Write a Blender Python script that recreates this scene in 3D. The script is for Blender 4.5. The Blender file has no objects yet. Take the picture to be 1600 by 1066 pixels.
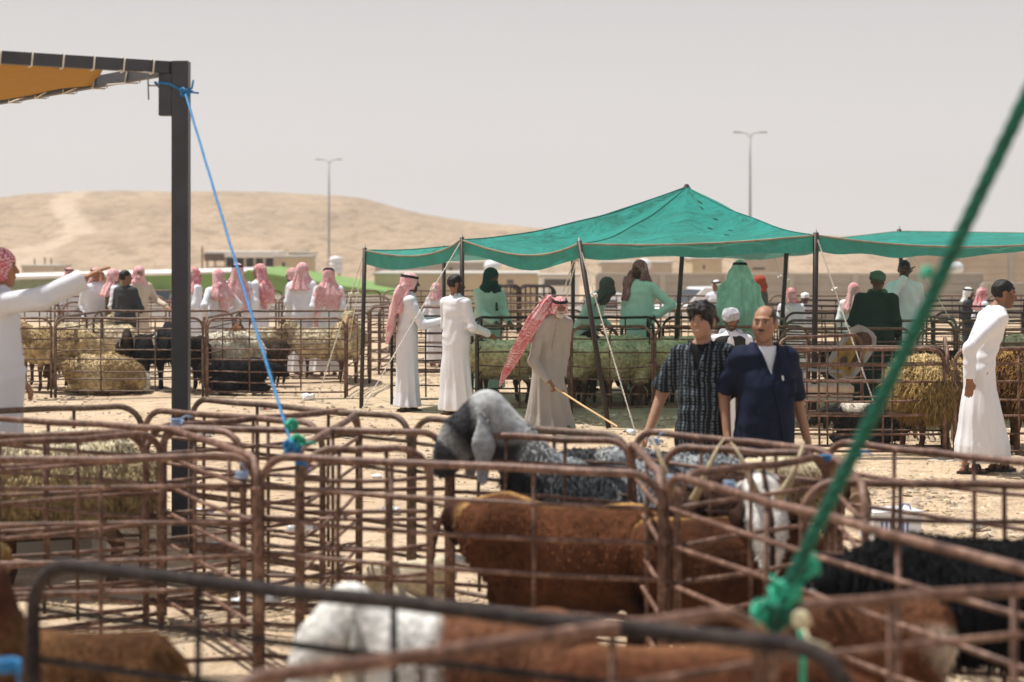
import bpy, math, random
import numpy as np
from mathutils import Vector, Matrix
R = math.radians
rnd = random.Random(7)
scene = bpy.context.scene
col = scene.collection

# ------------------------------------------------------------------ camera
CAMH = 2.12
FPX = 2900.0
cam_d = bpy.data.cameras.new('camera')
cam = bpy.data.objects.new('camera', cam_d)
col.objects.link(cam)
cam.location = (0, 0, CAMH)
cam.rotation_euler = (R(90), 0, 0)
cam_d.sensor_width = 36
cam_d.lens = FPX / 1600 * 36
cam_d.shift_y = -158.0 / 1600
cam_d.clip_start = 0.5
cam_d.clip_end = 5000
cam_d.dof.use_dof = True
cam_d.dof.focus_distance = 18.2
cam_d.dof.aperture_fstop = 1.8
scene.camera = cam

# ------------------------------------------------------------------ sky and sun
SUN_EL, SUN_DIR = 69.0, (-0.80, 0.42)      # horizontal direction towards the sun
w = bpy.data.worlds.new('World')
scene.world = w
w.use_nodes = True
nt = w.node_tree
nt.nodes.clear()
sky = nt.nodes.new('ShaderNodeTexSky')
sky.sky_type = 'NISHITA'
sky.sun_disc = False
sky.sun_elevation = R(SUN_EL)
sky.sun_rotation = math.atan2(SUN_DIR[0], SUN_DIR[1])
sky.dust_density = 8
sky.air_density = 1.0
b1 = nt.nodes.new('ShaderNodeBackground')
b1.inputs['Strength'].default_value = 0.10
nt.links.new(sky.outputs[0], b1.inputs['Color'])
# airborne dust: a pale veil, thickest at the horizon
tc = nt.nodes.new('ShaderNodeTexCoord')
sx = nt.nodes.new('ShaderNodeSeparateXYZ')
nt.links.new(tc.outputs['Generated'], sx.inputs[0])
rp = nt.nodes.new('ShaderNodeValToRGB')
nt.links.new(sx.outputs['Z'], rp.inputs[0])
e = rp.color_ramp.elements
e[0].position, e[0].color = 0.0, (0.885, 0.84, 0.81, 1)
e[1].position, e[1].color = 0.16, (0.585, 0.57, 0.575, 1)
for pos_, c_ in ((0.45, (0.36, 0.37, 0.41, 1)), (1.0, (0.27, 0.29, 0.35, 1))):
    q_ = rp.color_ramp.elements.new(pos_); q_.color = c_
b2 = nt.nodes.new('ShaderNodeBackground')
b2.inputs['Strength'].default_value = 1.0
nt.links.new(rp.outputs[0], b2.inputs['Color'])
mx = nt.nodes.new('ShaderNodeMixShader')
mx.inputs[0].default_value = 0.88
nt.links.new(b1.outputs[0], mx.inputs[1])
nt.links.new(b2.outputs[0], mx.inputs[2])
wo = nt.nodes.new('ShaderNodeOutputWorld')
nt.links.new(mx.outputs[0], wo.inputs['Surface'])

sl = bpy.data.lights.new('sun', 'SUN')
sl.energy = 5.0
sl.angle = R(0.9)
sl.color = (1.0, 0.96, 0.90)
sun = bpy.data.objects.new('sun', sl)
col.objects.link(sun)
hn = math.hypot(*SUN_DIR)
sv = Vector((SUN_DIR[0] / hn * math.cos(R(SUN_EL)), SUN_DIR[1] / hn * math.cos(R(SUN_EL)), math.sin(R(SUN_EL))))
sun.rotation_euler = sv.to_track_quat('Z', 'Y').to_euler()
sun.location = (0, 0, 40)

vs = scene.view_settings
vs.view_transform = 'Standard'
vs.look = 'None'
vs.exposure = 0.20
vs.gamma = 1.0
scene.cycles.max_bounces = 6
scene.cycles.transparent_max_bounces = 12

# ------------------------------------------------------------------ projection helpers (pixel of the photo -> place in the world)
def W(px, py, D):
    return Vector(((px - 800) / FPX * D, D, CAMH - (py - 375) / FPX * D))
def gx(px, D): return (px - 800) / FPX * D
def gD(py, z=0.0): return FPX * (CAMH - z) / (py - 375)

# ------------------------------------------------------------------ object helpers
def tag(o, label=None, cat=None, group=None, kind=None):
    if label: o["label"] = label
    if cat: o['category'] = cat
    if group: o['group'] = group
    if kind: o['kind'] = kind
    return o
def thing(name, label, cat, loc=(0, 0, 0), rz=0.0, group=None):
    o = bpy.data.objects.new(name, None)
    col.objects.link(o)
    o.location = loc
    o.rotation_euler = (0, 0, rz)
    o.empty_display_size = 0.1
    return tag(o, label, cat, group)
def link(name, me, parent=None):
    o = bpy.data.objects.new(name, me)
    col.objects.link(o)
    if parent is not None: o.parent = parent
    return o
def copy_tree(o, parent=None):
    c = o.copy()
    col.objects.link(c)
    if parent is not None: c.parent = parent
    for ch in o.children: copy_tree(ch, c)
    return c

class MB:
    """collects polygons for one mesh"""
    def __init__(s): s.v, s.f, s.m = [], [], []
    def add(s, vs_, fs, m=0):
        b = len(s.v)
        s.v += [tuple(p) for p in vs_]
        s.f += [tuple(i + b for i in f) for f in fs]
        s.m += [m] * len(fs)
    def box(s, c, d, m=0, rz=0.0, taper=1.0):
        cx, cy, cz = c
        hx, hy, hz = d[0] / 2, d[1] / 2, d[2] / 2
        ca, sa = math.cos(rz), math.sin(rz)
        vs_ = []
        for dz in (-1, 1):
            t = taper if dz > 0 else 1
            for dx, dy in ((-1, -1), (1, -1), (1, 1), (-1, 1)):
                x, y = dx * hx * t, dy * hy * t
                vs_.append((cx + x * ca - y * sa, cy + x * sa + y * ca, cz + dz * hz))
        s.add(vs_, [(3, 2, 1, 0), (4, 5, 6, 7), (0, 1, 5, 4), (1, 2, 6, 5), (2, 3, 7, 6), (3, 0, 4, 7)], m)
    def tube(s, pts, r, n=8, m=0, caps=True, r2=None):
        pts = [Vector(p) for p in pts]
        N = len(pts)
        rr = r if isinstance(r, (list, tuple)) else [r + ((r2 if r2 is not None else r) - r) * i / max(1, N - 1) for i in range(N)]
        up = None
        rings = []
        for i, p in enumerate(pts):
            t = (pts[min(i + 1, N - 1)] - pts[max(i - 1, 0)]).normalized()
            if up is None:
                up = Vector((0, 0, 1)) if abs(t.z) < 0.9 else Vector((0, 1, 0))
            a = t.cross(up).normalized()
            b = a.cross(t).normalized()
            up = b
            rings.append([p + (a * math.cos(2 * math.pi * k / n) + b * math.sin(2 * math.pi * k / n)) * rr[i] for k in range(n)])
        vs_ = [q for ring in rings for q in ring]
        fs = []
        for i in range(N - 1):
            for k in range(n):
                k2 = (k + 1) % n
                fs.append((i * n + k, i * n + k2, (i + 1) * n + k2, (i + 1) * n + k))
        if caps:
            fs.append(tuple(reversed(range(n))))
            fs.append(tuple((N - 1) * n + k for k in range(n)))
        s.add(vs_, fs, m)
    def mesh(s, name, mats, smooth=True):
        me = bpy.data.meshes.new(name)
        me.from_pydata(s.v, [], s.f)
        for m in (mats if isinstance(mats, (list, tuple)) else [mats]): me.materials.append(m)
        me.polygons.foreach_set('material_index', s.m)
        if smooth: me.polygons.foreach_set('use_smooth', [True] * len(s.f))
        me.update()
        return me
    def build(s, name, mats, parent=None, smooth=False):
        return link(name, s.mesh(name, mats, smooth), parent)

# ------------------------------------------------------------------ materials
MATS = {}
def new_mat(name):
    m = bpy.data.materials.new(name)
    m.use_nodes = True
    b = m.node_tree.nodes['Principled BSDF']
    return m, m.node_tree, b
def noise(t, scale, detail=3, co=None, rough=0.55):
    n = t.nodes.new('ShaderNodeTexNoise')
    n.inputs['Scale'].default_value = scale
    n.inputs['Detail'].default_value = detail
    n.inputs['Roughness'].default_value = rough
    if co is not None: t.links.new(co, n.inputs['Vector'])
    return n
def ramp(t, src, stops):
    r = t.nodes.new('ShaderNodeValToRGB')
    t.links.new(src, r.inputs[0])
    els = r.color_ramp.elements
    while len(els) < len(stops): els.new(0.5)
    for el, (p, c) in zip(els, stops):
        el.position = p
        el.color = (c[0], c[1], c[2], 1)
    return r
def mixc(t, a, b, f, mode='MIX'):
    m = t.nodes.new('ShaderNodeMix')
    m.data_type = 'RGBA'
    m.blend_type = mode
    for sock, val in ((m.inputs[0], f), (m.inputs[6], a), (m.inputs[7], b)):
        if isinstance(val, (int, float)): sock.default_value = val
        elif isinstance(val, tuple): sock.default_value = (val[0], val[1], val[2], 1)
        else: t.links.new(val, sock)
    return m.outputs[2]
def bump(t, b, src, strength, dist):
    n = t.nodes.new('ShaderNodeBump')
    n.inputs['Strength'].default_value = strength
    n.inputs['Distance'].default_value = dist
    t.links.new(src, n.inputs['Height'])
    t.links.new(n.outputs[0], b.inputs['Normal'])
    return n
def mat(name, c, rough=0.7, var=0.15, scale=6.0, bmp=0.0, bdist=0.01, spec=0.3, metal=0.0, c2=None, bscale=None):
    if name in MATS: return MATS[name]
    m, t, b = new_mat(name)
    co = t.nodes.new('ShaderNodeTexCoord').outputs['Object']
    n = noise(t, scale, 4, co)
    lo = c2 if c2 else tuple(x * (1 - var) for x in c)
    hi = c if c2 else tuple(min(1, x * (1 + var)) for x in c)
    r = ramp(t, n.outputs[0], [(0.35, lo), (0.65, hi)])
    t.links.new(r.outputs[0], b.inputs['Base Color'])
    b.inputs['Roughness'].default_value = rough
    b.inputs['Specular IOR Level'].default_value = spec
    b.inputs['Metallic'].default_value = metal
    if bmp:
        n2 = noise(t, bscale or scale * 4, 4, co)
        bump(t, b, n2.outputs[0], bmp, bdist)
    MATS[name] = m
    return m
def mat_attr(name, rough=0.75, var=0.2, scale=30.0, bmp=0.3, bdist=0.004, spec=0.25, sss=0.0):
    if name in MATS: return MATS[name]
    m, t, b = new_mat(name)
    a = t.nodes.new('ShaderNodeAttribute')
    a.attribute_name = 'col'
    co = t.nodes.new('ShaderNodeTexCoord').outputs['Object']
    n = noise(t, scale, 4, co)
    r = ramp(t, n.outputs[0], [(0.3, (1 - var,) * 3), (0.7, (1 + var,) * 3)])
    c = mixc(t, a.outputs['Color'], r.outputs[0], 1.0, 'MULTIPLY')
    t.links.new(c, b.inputs['Base Color'])
    b.inputs['Roughness'].default_value = rough
    b.inputs['Specular IOR Level'].default_value = spec
    if sss:
        b.inputs['Subsurface Weight'].default_value = sss
        b.inputs['Subsurface Radius'].default_value = (0.01, 0.004, 0.002)
    if bmp: bump(t, b, n.outputs[0], bmp, bdist)
    MATS[name] = m
    return m
def mat_cloth(name, c, rough=0.85, wr=0.6, var=0.06, trans=0.0):
    """woven cloth with fine wrinkles; thin cloth lets some light through"""
    if name in MATS: return MATS[name]
    m, t, b = new_mat(name)
    co = t.nodes.new('ShaderNodeTexCoord').outputs['Object']
    mp = t.nodes.new('ShaderNodeMapping')
    mp.inputs['Scale'].default_value = (1, 1, 0.3)
    t.links.new(co, mp.inputs[0])
    n = noise(t, 9, 3, mp.outputs[0])
    n.inputs['Distortion'].default_value = 1.2
    r = ramp(t, n.outputs[0], [(0.3, tuple(x * (1 - var) for x in c)), (0.7, tuple(min(1, x * (1 + var)) for x in c))])
    t.links.new(r.outputs[0], b.inputs['Base Color'])
    b.inputs['Roughness'].default_value = rough
    b.inputs['Specular IOR Level'].default_value = 0.15
    bump(t, b, n.outputs[0], wr, 0.02)
    if trans:
        tr = t.nodes.new('ShaderNodeBsdfTranslucent')
        t.links.new(r.outputs[0], tr.inputs[0])
        ms = t.nodes.new('ShaderNodeMixShader')
        ms.inputs[0].default_value = trans
        t.links.new(b.outputs[0], ms.inputs[1])
        t.links.new(tr.outputs[0], ms.inputs[2])
        t.links.new(ms.outputs[0], t.nodes['Material Output'].inputs['Surface'])
    MATS[name] = m
    return m
def mat_check(name, dark, light, size=0.016, share=0.0):
    """red-and-white woven headcloth: small check, wider plain bands"""
    if name in MATS: return MATS[name]
    m, t, b = new_mat(name)
    co = t.nodes.new('ShaderNodeTexCoord').outputs['Object']
    nz = noise(t, 5, 2, co)
    v = t.nodes.new('ShaderNodeVectorMath'); v.operation = 'SCALE'
    t.links.new(nz.outputs['Color'], v.inputs[0]); v.inputs['Scale'].default_value = 0.12
    ad = t.nodes.new('ShaderNodeVectorMath'); ad.operation = 'ADD'
    t.links.new(co, ad.inputs[0]); t.links.new(v.outputs[0], ad.inputs[1])
    ck = t.nodes.new('ShaderNodeTexChecker')
    ck.inputs['Scale'].default_value = 1 / size
    ck.inputs['Color1'].default_value = (*dark, 1)
    ck.inputs['Color2'].default_value = (*light, 1)
    t.links.new(ad.outputs[0], ck.inputs['Vector'])
    big = noise(t, 11, 2, ad.outputs[0])
    msk = ramp(t, big.outputs[0], [(0.36 + share, (.55, .55, .55)), (0.56 + share, (0, 0, 0))])
    c = mixc(t, ck.outputs[0], dark, msk.outputs[0])
    big2 = noise(t, 7, 2, ad.outputs[0])
    msk2 = ramp(t, big2.outputs[0], [(0.58, (0, 0, 0)), (0.70, (.55, .55, .55))])
    c = mixc(t, c, light, msk2.outputs[0])
    t.links.new(c, b.inputs['Base Color'])
    b.inputs['Roughness'].default_value = 0.9
    b.inputs['Specular IOR Level'].default_value = 0.1
    bump(t, b, nz.outputs[0], 0.5, 0.02)
    MATS[name] = m
    return m

# ------------------------------------------------------------------ signed-distance modelling (bodies, cloth, animals)
f4 = np.float32
def rc(P, a, b, ra, rb):
    a = np.array(a, f4); d = np.array(b, f4) - a
    L = float(d @ d) + 1e-9
    x, y, z = P[0] - a[0], P[1] - a[1], P[2] - a[2]
    h = np.clip((x * d[0] + y * d[1] + z * d[2]) / L, 0, 1)
    return np.sqrt((x - h * d[0]) ** 2 + (y - h * d[1]) ** 2 + (z - h * d[2]) ** 2) - (ra + (rb - ra) * h)
def fc(P, a, b, ra, rb, n, flat):
    a = np.array(a, f4); d = np.array(b, f4) - a
    n = np.array(n, f4); n = n / np.linalg.norm(n)
    L = float(d @ d) + 1e-9
    x, y, z = P[0] - a[0], P[1] - a[1], P[2] - a[2]
    h = np.clip((x * d[0] + y * d[1] + z * d[2]) / L, 0, 1)
    vx, vy, vz = x - h * d[0], y - h * d[1], z - h * d[2]
    vn = vx * n[0] + vy * n[1] + vz * n[2]
    q = np.sqrt(np.maximum(vx * vx + vy * vy + vz * vz + vn * vn * (1 / flat ** 2 - 1), 1e-12))
    return (q - (ra + (rb - ra) * h)) * min(1, flat * 1.4)
def ell(P, c, r, ry=0.0):
    x, y, z = P[0] - c[0], P[1] - c[1], P[2] - c[2]
    if ry:
        ca, sa = math.cos(ry), math.sin(ry)
        x, z = x * ca + z * sa, -x * sa + z * ca
    k0 = np.sqrt((x / r[0]) ** 2 + (y / r[1]) ** 2 + (z / r[2]) ** 2)
    k1 = np.sqrt((x / r[0] ** 2) ** 2 + (y / r[1] ** 2) ** 2 + (z / r[2] ** 2) ** 2) + 1e-6
    return k0 * (k0 - 1) / k1
def prof(P, zs, cx, cy, ax, ay, e=2.3, wob=None):
    """upright body of changing oval section"""
    z = P[2]
    X = (P[0] - np.interp(z, zs, cx)) / np.interp(z, zs, ax)
    Y = (P[1] - np.interp(z, zs, cy)) / np.interp(z, zs, ay)
    q = (np.abs(X) ** e + np.abs(Y) ** e) ** (1 / e)
    w_ = 1.0 if wob is None else 1.0 + wob(np.arctan2(Y, X), z)
    d = (q - w_) * np.minimum(np.interp(z, zs, ax), np.interp(z, zs, ay))
    return np.maximum(d, np.maximum(zs[0] - z, z - zs[-1])).astype(f4)
def smin(a, b, k):
    h = np.maximum(k - np.abs(a - b), 0) / k
    return np.minimum(a, b) - h * h * k * 0.25
def smax(a, b, k): return -smin(-a, -b, k)
def lump(P, seed, freq, amp):
    r = np.random.RandomState(seed)
    s = 0
    for i in range(5):
        d = r.normal(size=3); d = d / np.linalg.norm(d) * freq * (0.7 + 0.9 * r.rand())
        s = s + np.sin(P[0] * d[0] + P[1] * d[1] + P[2] * d[2] + r.rand() * 6.28)
    return (s * amp / 2.2).astype(f4)

EDG = [(a, b) for a in range(8) for b in range(a + 1, 8) if bin(a ^ b).count('1') == 1]
def nets(f, lo, hi, h):
    lo, hi = np.array(lo, float), np.array(hi, float)
    n = np.ceil((hi - lo) / h).astype(int) + 1
    ax = [(lo[i] + h * np.arange(n[i])).astype(f4) for i in range(3)]
    P = np.meshgrid(*ax, indexing='ij')
    F = f(P).astype(f4)
    for a in range(3):
        for s_ in (0, -1):
            sl_ = [slice(None)] * 3; sl_[a] = s_
            F[tuple(sl_)] = np.maximum(F[tuple(sl_)], h * 0.3)
    C = F < 0
    off = [((k >> 0) & 1, (k >> 1) & 1, (k >> 2) & 1) for k in range(8)]
    sh = [slice(o, m - 1 + o) for m in (n[0],) for o in (0, 1)]
    cnt = np.zeros(tuple(n - 1), np.uint8)
    for o in off: cnt += C[o[0]:n[0] - 1 + o[0], o[1]:n[1] - 1 + o[1], o[2]:n[2] - 1 + o[2]]
    act = (cnt > 0) & (cnt < 8)
    I = np.argwhere(act)
    if len(I) == 0: return np.zeros((0, 3)), np.zeros((0, 4), int)
    idx = np.full(tuple(n - 1), -1, np.int32)
    idx[I[:, 0], I[:, 1], I[:, 2]] = np.arange(len(I))
    V = np.stack([F[I[:, 0] + o[0], I[:, 1] + o[1], I[:, 2] + o[2]] for o in off], 1)
    acc = np.zeros((len(I), 3)); num = np.zeros(len(I))
    for a, b in EDG:
        va, vb = V[:, a], V[:, b]
        m = (va < 0) != (vb < 0)
        t = np.where(m, va / np.where(m, va - vb, 1), 0)
        oa, ob = np.array(off[a]), np.array(off[b])
        p = oa + (ob - oa) * t[:, None]
        acc += p * m[:, None]; num += m
    vert = lo + h * (I + acc / num[:, None])
    Q = []
    for a in range(3):
        b, c = (a + 1) % 3, (a + 2) % 3
        s0 = [slice(1, -1)] * 3; s0[a] = slice(0, -1)
        s1 = list(s0); s1[a] = slice(1, None)
        c0, c1 = C[tuple(s0)], C[tuple(s1)]
        E = np.argwhere(c0 != c1)
        if len(E) == 0: continue
        ins = c0[E[:, 0], E[:, 1], E[:, 2]]
        E = E + 1; E[:, a] -= 1
        def g(db, dc):
            G = E.copy(); G[:, b] += db; G[:, c] += dc
            return idx[G[:, 0], G[:, 1], G[:, 2]]
        q = np.stack([g(-1, -1), g(0, -1), g(0, 0), g(-1, 0)], 1)
        q[~ins] = q[~ins][:, ::-1]
        Q.append(q)
    Q = np.concatenate(Q)
    return vert, Q[(Q >= 0).all(1)]
def relax(v, q, it=1, lam=0.5):
    for _ in range(it):
        acc = np.zeros_like(v); num = np.zeros(len(v))
        for k in range(4):
            a, b = q[:, k], q[:, (k + 1) % 4]
            np.add.at(acc, a, v[b]); np.add.at(acc, b, v[a])
            np.add.at(num, a, 1); np.add.at(num, b, 1)
        v = v + lam * (acc / np.maximum(num, 1)[:, None] - v)
    return v
def np_mesh(name, v, q, mats, colors=None, smooth=True, mi=None):
    me = bpy.data.meshes.new(name)
    k = q.shape[1]
    me.vertices.add(len(v)); me.vertices.foreach_set('co', np.asarray(v, f4).ravel())
    me.loops.add(q.size); me.loops.foreach_set('vertex_index', np.asarray(q, np.int32).ravel())
    me.polygons.add(len(q)); me.polygons.foreach_set('loop_start', np.arange(0, q.size, k, dtype=np.int32))
    me.polygons.foreach_set('use_smooth', np.full(len(q), smooth))
    for m in (mats if isinstance(mats, (list, tuple)) else [mats]): me.materials.append(m)
    if mi is not None: me.polygons.foreach_set('material_index', np.asarray(mi, np.int32))
    if colors is not None:
        at = me.color_attributes.new('col', 'FLOAT_COLOR', 'POINT')
        c4 = np.ones((len(v), 4), f4); c4[:, :3] = colors
        at.data.foreach_set('color', c4.ravel())
    me.update(calc_edges=True)
    me.validate()
    return me
def join_vq(parts):
    V, Q, b = [], [], 0
    for v, q in parts:
        V.append(v); Q.append(q + b); b += len(v)
    return np.concatenate(V), np.concatenate(Q)
# ------------------------------------------------------------------ ground
def gz(x, y):
    """height of the yard: level round the pens, then falling away to the road and the compound beyond"""
    t = min(max((y - 46) / 55.0, 0), 1)
    return -3.3 * t * t * (3 - 2 * t)

def ground_material():
    m, t, b = new_mat('sand')
    co = t.nodes.new('ShaderNodeTexCoord').outputs['Object']
    n1 = noise(t, 0.45, 5, co)
    n2 = noise(t, 5.0, 6, co, 0.65)
    n3 = noise(t, 38.0, 5, co, 0.7)
    base = ramp(t, n1.outputs[0], [(0.35, (0.60, 0.475, 0.345)), (0.62, (0.53, 0.41, 0.295))])
    mid = ramp(t, n2.outputs[0], [(0.30, (0.66, 0.62, 0.58)), (0.5, (1.0, 0.99, 0.97)), (0.72, (1.10, 1.08, 1.04))])
    c = mixc(t, base.outputs[0], mid.outputs[0], 1.0, 'MULTIPLY')
    # gravelly, dung-littered patches, more of them towards +x
    sp = t.nodes.new('ShaderNodeSeparateXYZ'); t.links.new(co, sp.inputs[0])
    mr = t.nodes.new('ShaderNodeMapRange')
    t.links.new(sp.outputs['X'], mr.inputs[0])
    mr.inputs[1].default_value = -3; mr.inputs[2].default_value = 4
    mr.inputs[3].default_value = 0.25; mr.inputs[4].default_value = 0.95
    g = ramp(t, n3.outputs[0], [(0.30, (0.42, 0.38, 0.32)), (0.47, (0.85, 0.83, 0.80)), (0.62, (1.22, 1.2, 1.16))])
    c2 = mixc(t, c, g.outputs[0], 1.0, 'MULTIPLY')
    c = mixc(t, c, c2, mr.outputs[0])
    t.links.new(c, b.inputs['Base Color'])
    b.inputs['Roughness'].default_value = 0.95
    b.inputs['Specular IOR Level'].default_value = 0.1
    v = t.nodes.new('ShaderNodeTexVoronoi'); v.inputs['Scale'].default_value = 26
    t.links.new(co, v.inputs['Vector'])
    ad = t.nodes.new('ShaderNodeMath'); ad.operation = 'MULTIPLY_ADD'
    t.links.new(n3.outputs[0], ad.inputs[0]); ad.inputs[1].default_value = 1.6
    t.links.new(v.outputs['Distance'], ad.inputs[2])
    bump(t, b, ad.outputs[0], 0.55, 0.025)
    return m
M_sand = ground_material()
def make_ground():
    ys = [-30, -10, 0, 2]
    y = 3.0
    while y < 60: ys.append(y); y *= 1.018
    while y < 900: ys.append(y); y *= 1.09
    xs = list(np.concatenate([-np.geomspace(500, 14, 24), np.linspace(-13, 13, 105), np.geomspace(14, 500, 24)]))
    rs = np.random.RandomState(3)
    v = []
    for yy in ys:
        for xx in xs:
            z = gz(xx, yy)
            z += 0.012 * math.sin(xx * 2.1 + yy * 0.7) + 0.010 * math.sin(xx * 0.9 - yy * 1.9 + 1) + 0.008 * (rs.rand() - .5)
            v.append((xx, yy, z))
    nx = len(xs)
    q = [(j * nx + i, j * nx + i + 1, (j + 1) * nx + i + 1, (j + 1) * nx + i) for j in range(len(ys) - 1) for i in range(nx - 1)]
    o = link('ground', np_mesh('ground', np.array(v), np.array(q), M_sand))
    tag(o, kind='structure')
make_ground()

def make_hill():
    DC = 430.0
    prof_px = [(-1500, 345), (-600, 340), (-200, 333), (0, 325), (60, 313), (100, 307), (180, 303), (270, 303), (380, 303), (470, 305),
               (540, 308), (572, 311), (596, 322), (640, 331), (700, 343), (760, 351), (850, 359), (950, 366), (1100, 370), (1300, 370), (1600, 371), (2400, 372)]
    X = [gx(p, DC) for p, _ in prof_px]
    Zc = [CAMH + (375 - q) / FPX * DC for _, q in prof_px]
    xs = np.concatenate([np.linspace(-420, -165, 30)[:-1], np.linspace(-165, 170, 200)])
    ys = np.concatenate([np.linspace(150, 430, 110), np.linspace(440, 700, 14)])
    XX, YY = np.meshgrid(xs, ys, indexing='ij')
    crest = np.interp(XX, X, Zc)
    t = np.clip((YY - 185) / 245.0, 0, 1)
    wv = 0.03 * np.sin(XX * 0.045) + 0.02 * np.sin(XX * 0.11 + 2)
    tt = np.clip(t + wv * (t > 0) * (t < 1), 0, 1)
    S = np.interp(tt, [0, .15, .38, .50, .56, .72, .92, 1.0], [0, .03, .33, .40, .42, .78, .995, 1.0])
    Z = -3.8 + (crest + 3.8) * S
    gul = 0
    for k, (a, b_) in enumerate([(0.06, 1.3), (0.13, .8), (0.27, .5), (0.5, .35)]):
        gul = gul + b_ * np.sin(XX * a * 1.7 + np.sin(YY * 0.02 + k) * 2 + k * 1.7) * np.sin(YY * a * 0.5 + k)
    Z = Z + gul * 0.55 * np.sin(np.pi * np.clip(t, 0, 1)) + np.random.RandomState(4).rand(*Z.shape) * 0.25 * (t > 0.03) * (t < .97)
    n0, n1 = Z.shape
    v = np.stack([XX, YY, Z], -1).reshape(-1, 3)
    I, J = np.meshgrid(np.arange(n0 - 1), np.arange(n1 - 1), indexing='ij')
    q = np.stack([I * n1 + J, (I + 1) * n1 + J, (I + 1) * n1 + J + 1, I * n1 + J + 1], -1).reshape(-1, 4)
    m, tr, b = new_mat('hill_earth')
    co = tr.nodes.new('ShaderNodeTexCoord').outputs['Object']
    mp = tr.nodes.new('ShaderNodeMapping'); mp.inputs['Scale'].default_value = (1, 0.35, 2.6)
    tr.links.new(co, mp.inputs[0])
    a1 = noise(tr, 0.035, 6, mp.outputs[0], 0.65)
    a2 = noise(tr, 0.30, 6, mp.outputs[0], 0.7)
    c1 = ramp(tr, a1.outputs[0], [(0.34, (0.36, 0.265, 0.18)), (0.5, (0.40, 0.30, 0.205)), (0.68, (0.45, 0.34, 0.235))])
    c2 = ramp(tr, a2.outputs[0], [(0.36, (0.70, 0.67, 0.64)), (0.5, (1, 1, 1)), (0.66, (1.1, 1.09, 1.08))])
    c = mixc(tr, c1.outputs[0], c2.outputs[0], 1.0, 'MULTIPLY')
    a3 = noise(tr, 1.1, 4, mp.outputs[0], 0.75)
    c3 = ramp(tr, a3.outputs[0], [(0.34, (0.62, 0.57, 0.53)), (0.44, (1, 1, 1)), (0.62, (1.04, 1.04, 1.04))])
    c = mixc(tr, c, c3.outputs[0], 1.0, 'MULTIPLY')
    # bulldozed track: a paler diagonal scar up the slope, left part; a second short one
    sp = tr.nodes.new('ShaderNodeSeparateXYZ'); tr.links.new(co, sp.inputs[0])
    def scar(x0, k, wd, c, seed):
        m1 = tr.nodes.new('ShaderNodeMath'); m1.operation = 'MULTIPLY_ADD'
        tr.links.new(sp.outputs['Z'], m1.inputs[0]); m1.inputs[1].default_value = -k
        tr.links.new(sp.outputs['X'], m1.inputs[2])
        m2 = tr.nodes.new('ShaderNodeMath'); m2.operation = 'MULTIPLY_ADD'
        tr.links.new(a2.outputs[0], m2.inputs[0]); m2.inputs[1].default_value = wd * 1.2
        tr.links.new(m1.outputs[0], m2.inputs[2])
        m3 = tr.nodes.new('ShaderNodeMath'); m3.operation = 'SUBTRACT'; tr.links.new(m2.outputs[0], m3.inputs[0]); m3.inputs[1].default_value = x0 + wd * .6
        m4 = tr.nodes.new('ShaderNodeMath'); m4.operation = 'ABSOLUTE'; tr.links.new(m3.outputs[0], m4.inputs[0])
        r_ = ramp(tr, m4.outputs[0], [(0.0, (0.8,) * 3), (1.0, (0,) * 3)])
        mr = tr.nodes.new('ShaderNodeMapRange'); tr.links.new(m4.outputs[0], mr.inputs[0])
        mr.inputs[1].default_value = wd * 0.5; mr.inputs[2].default_value = wd
        mr.inputs[3].default_value = 0.5; mr.inputs[4].default_value = 0
        return mixc(tr, c, (0.66, 0.53, 0.39), mr.outputs[0])
    c = scar(-67, -2.1, 3.4, c, 0)
    tr.links.new(c, b.inputs['Base Color'])
    b.inputs['Roughness'].default_value = 1.0
    b.inputs['Specular IOR Level'].default_value = 0.0
    bump(tr, b, a2.outputs[0], 0.9, 1.2)
    tag(link('hill', np_mesh('hill', v, q, m)), kind='structure')
make_hill()

# ------------------------------------------------------------------ compound beyond the yard
M_white_sheet = mat('white_sheet', (0.72, 0.74, 0.75), 0.5, 0.05, 2)
M_green_roof = mat('green_roof', (0.17, 0.30, 0.075), 0.6, 0.1, 0.6)
M_roofwhite = mat('white_roof', (0.75, 0.74, 0.70), 0.6, 0.05, 1)
M_beige = mat('beige_render', (0.56, 0.45, 0.29), 0.9, 0.08, 0.7)
M_beige2 = mat('pale_render', (0.52, 0.43, 0.33), 0.9, 0.10, 0.7)
M_brown = mat('brown_timber', (0.13, 0.075, 0.05), 0.7, 0.2, 3)
M_darkin = mat('dark_interior', (0.05, 0.045, 0.04), 0.9, 0.2, 3)
M_conc = mat('grey_blockwork', (0.40, 0.365, 0.315), 0.95, 0.10, 0.8, 0.5, 0.03)
M_conc2 = mat('grey_coping', (0.45, 0.42, 0.37), 0.95, 0.10, 0.8)
M_plastic_white = mat('white_plastic', (0.78, 0.80, 0.82), 0.4, 0.03, 2)
M_glass = mat('dark_glass', (0.02, 0.024, 0.03), 0.08, 0.1, 2, spec=0.8)
M_lamp = mat('grey_steel_pole', (0.30, 0.30, 0.31), 0.5, 0.1, 1, metal=0.3)

def bpx(mb, x0, x1, y0, y1, D, depth, m=0, zb=None):
    """box whose front face stands at distance D between these columns and heights"""
    a, b = W(x0, y0, D), W(x1, y1, D)
    z1, z0 = a.z, (b.z if zb is None else zb)
    mb.box(((a.x + b.x) / 2, D + depth / 2, (z0 + z1) / 2), (b.x - a.x, depth, z1 - z0), m)

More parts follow.
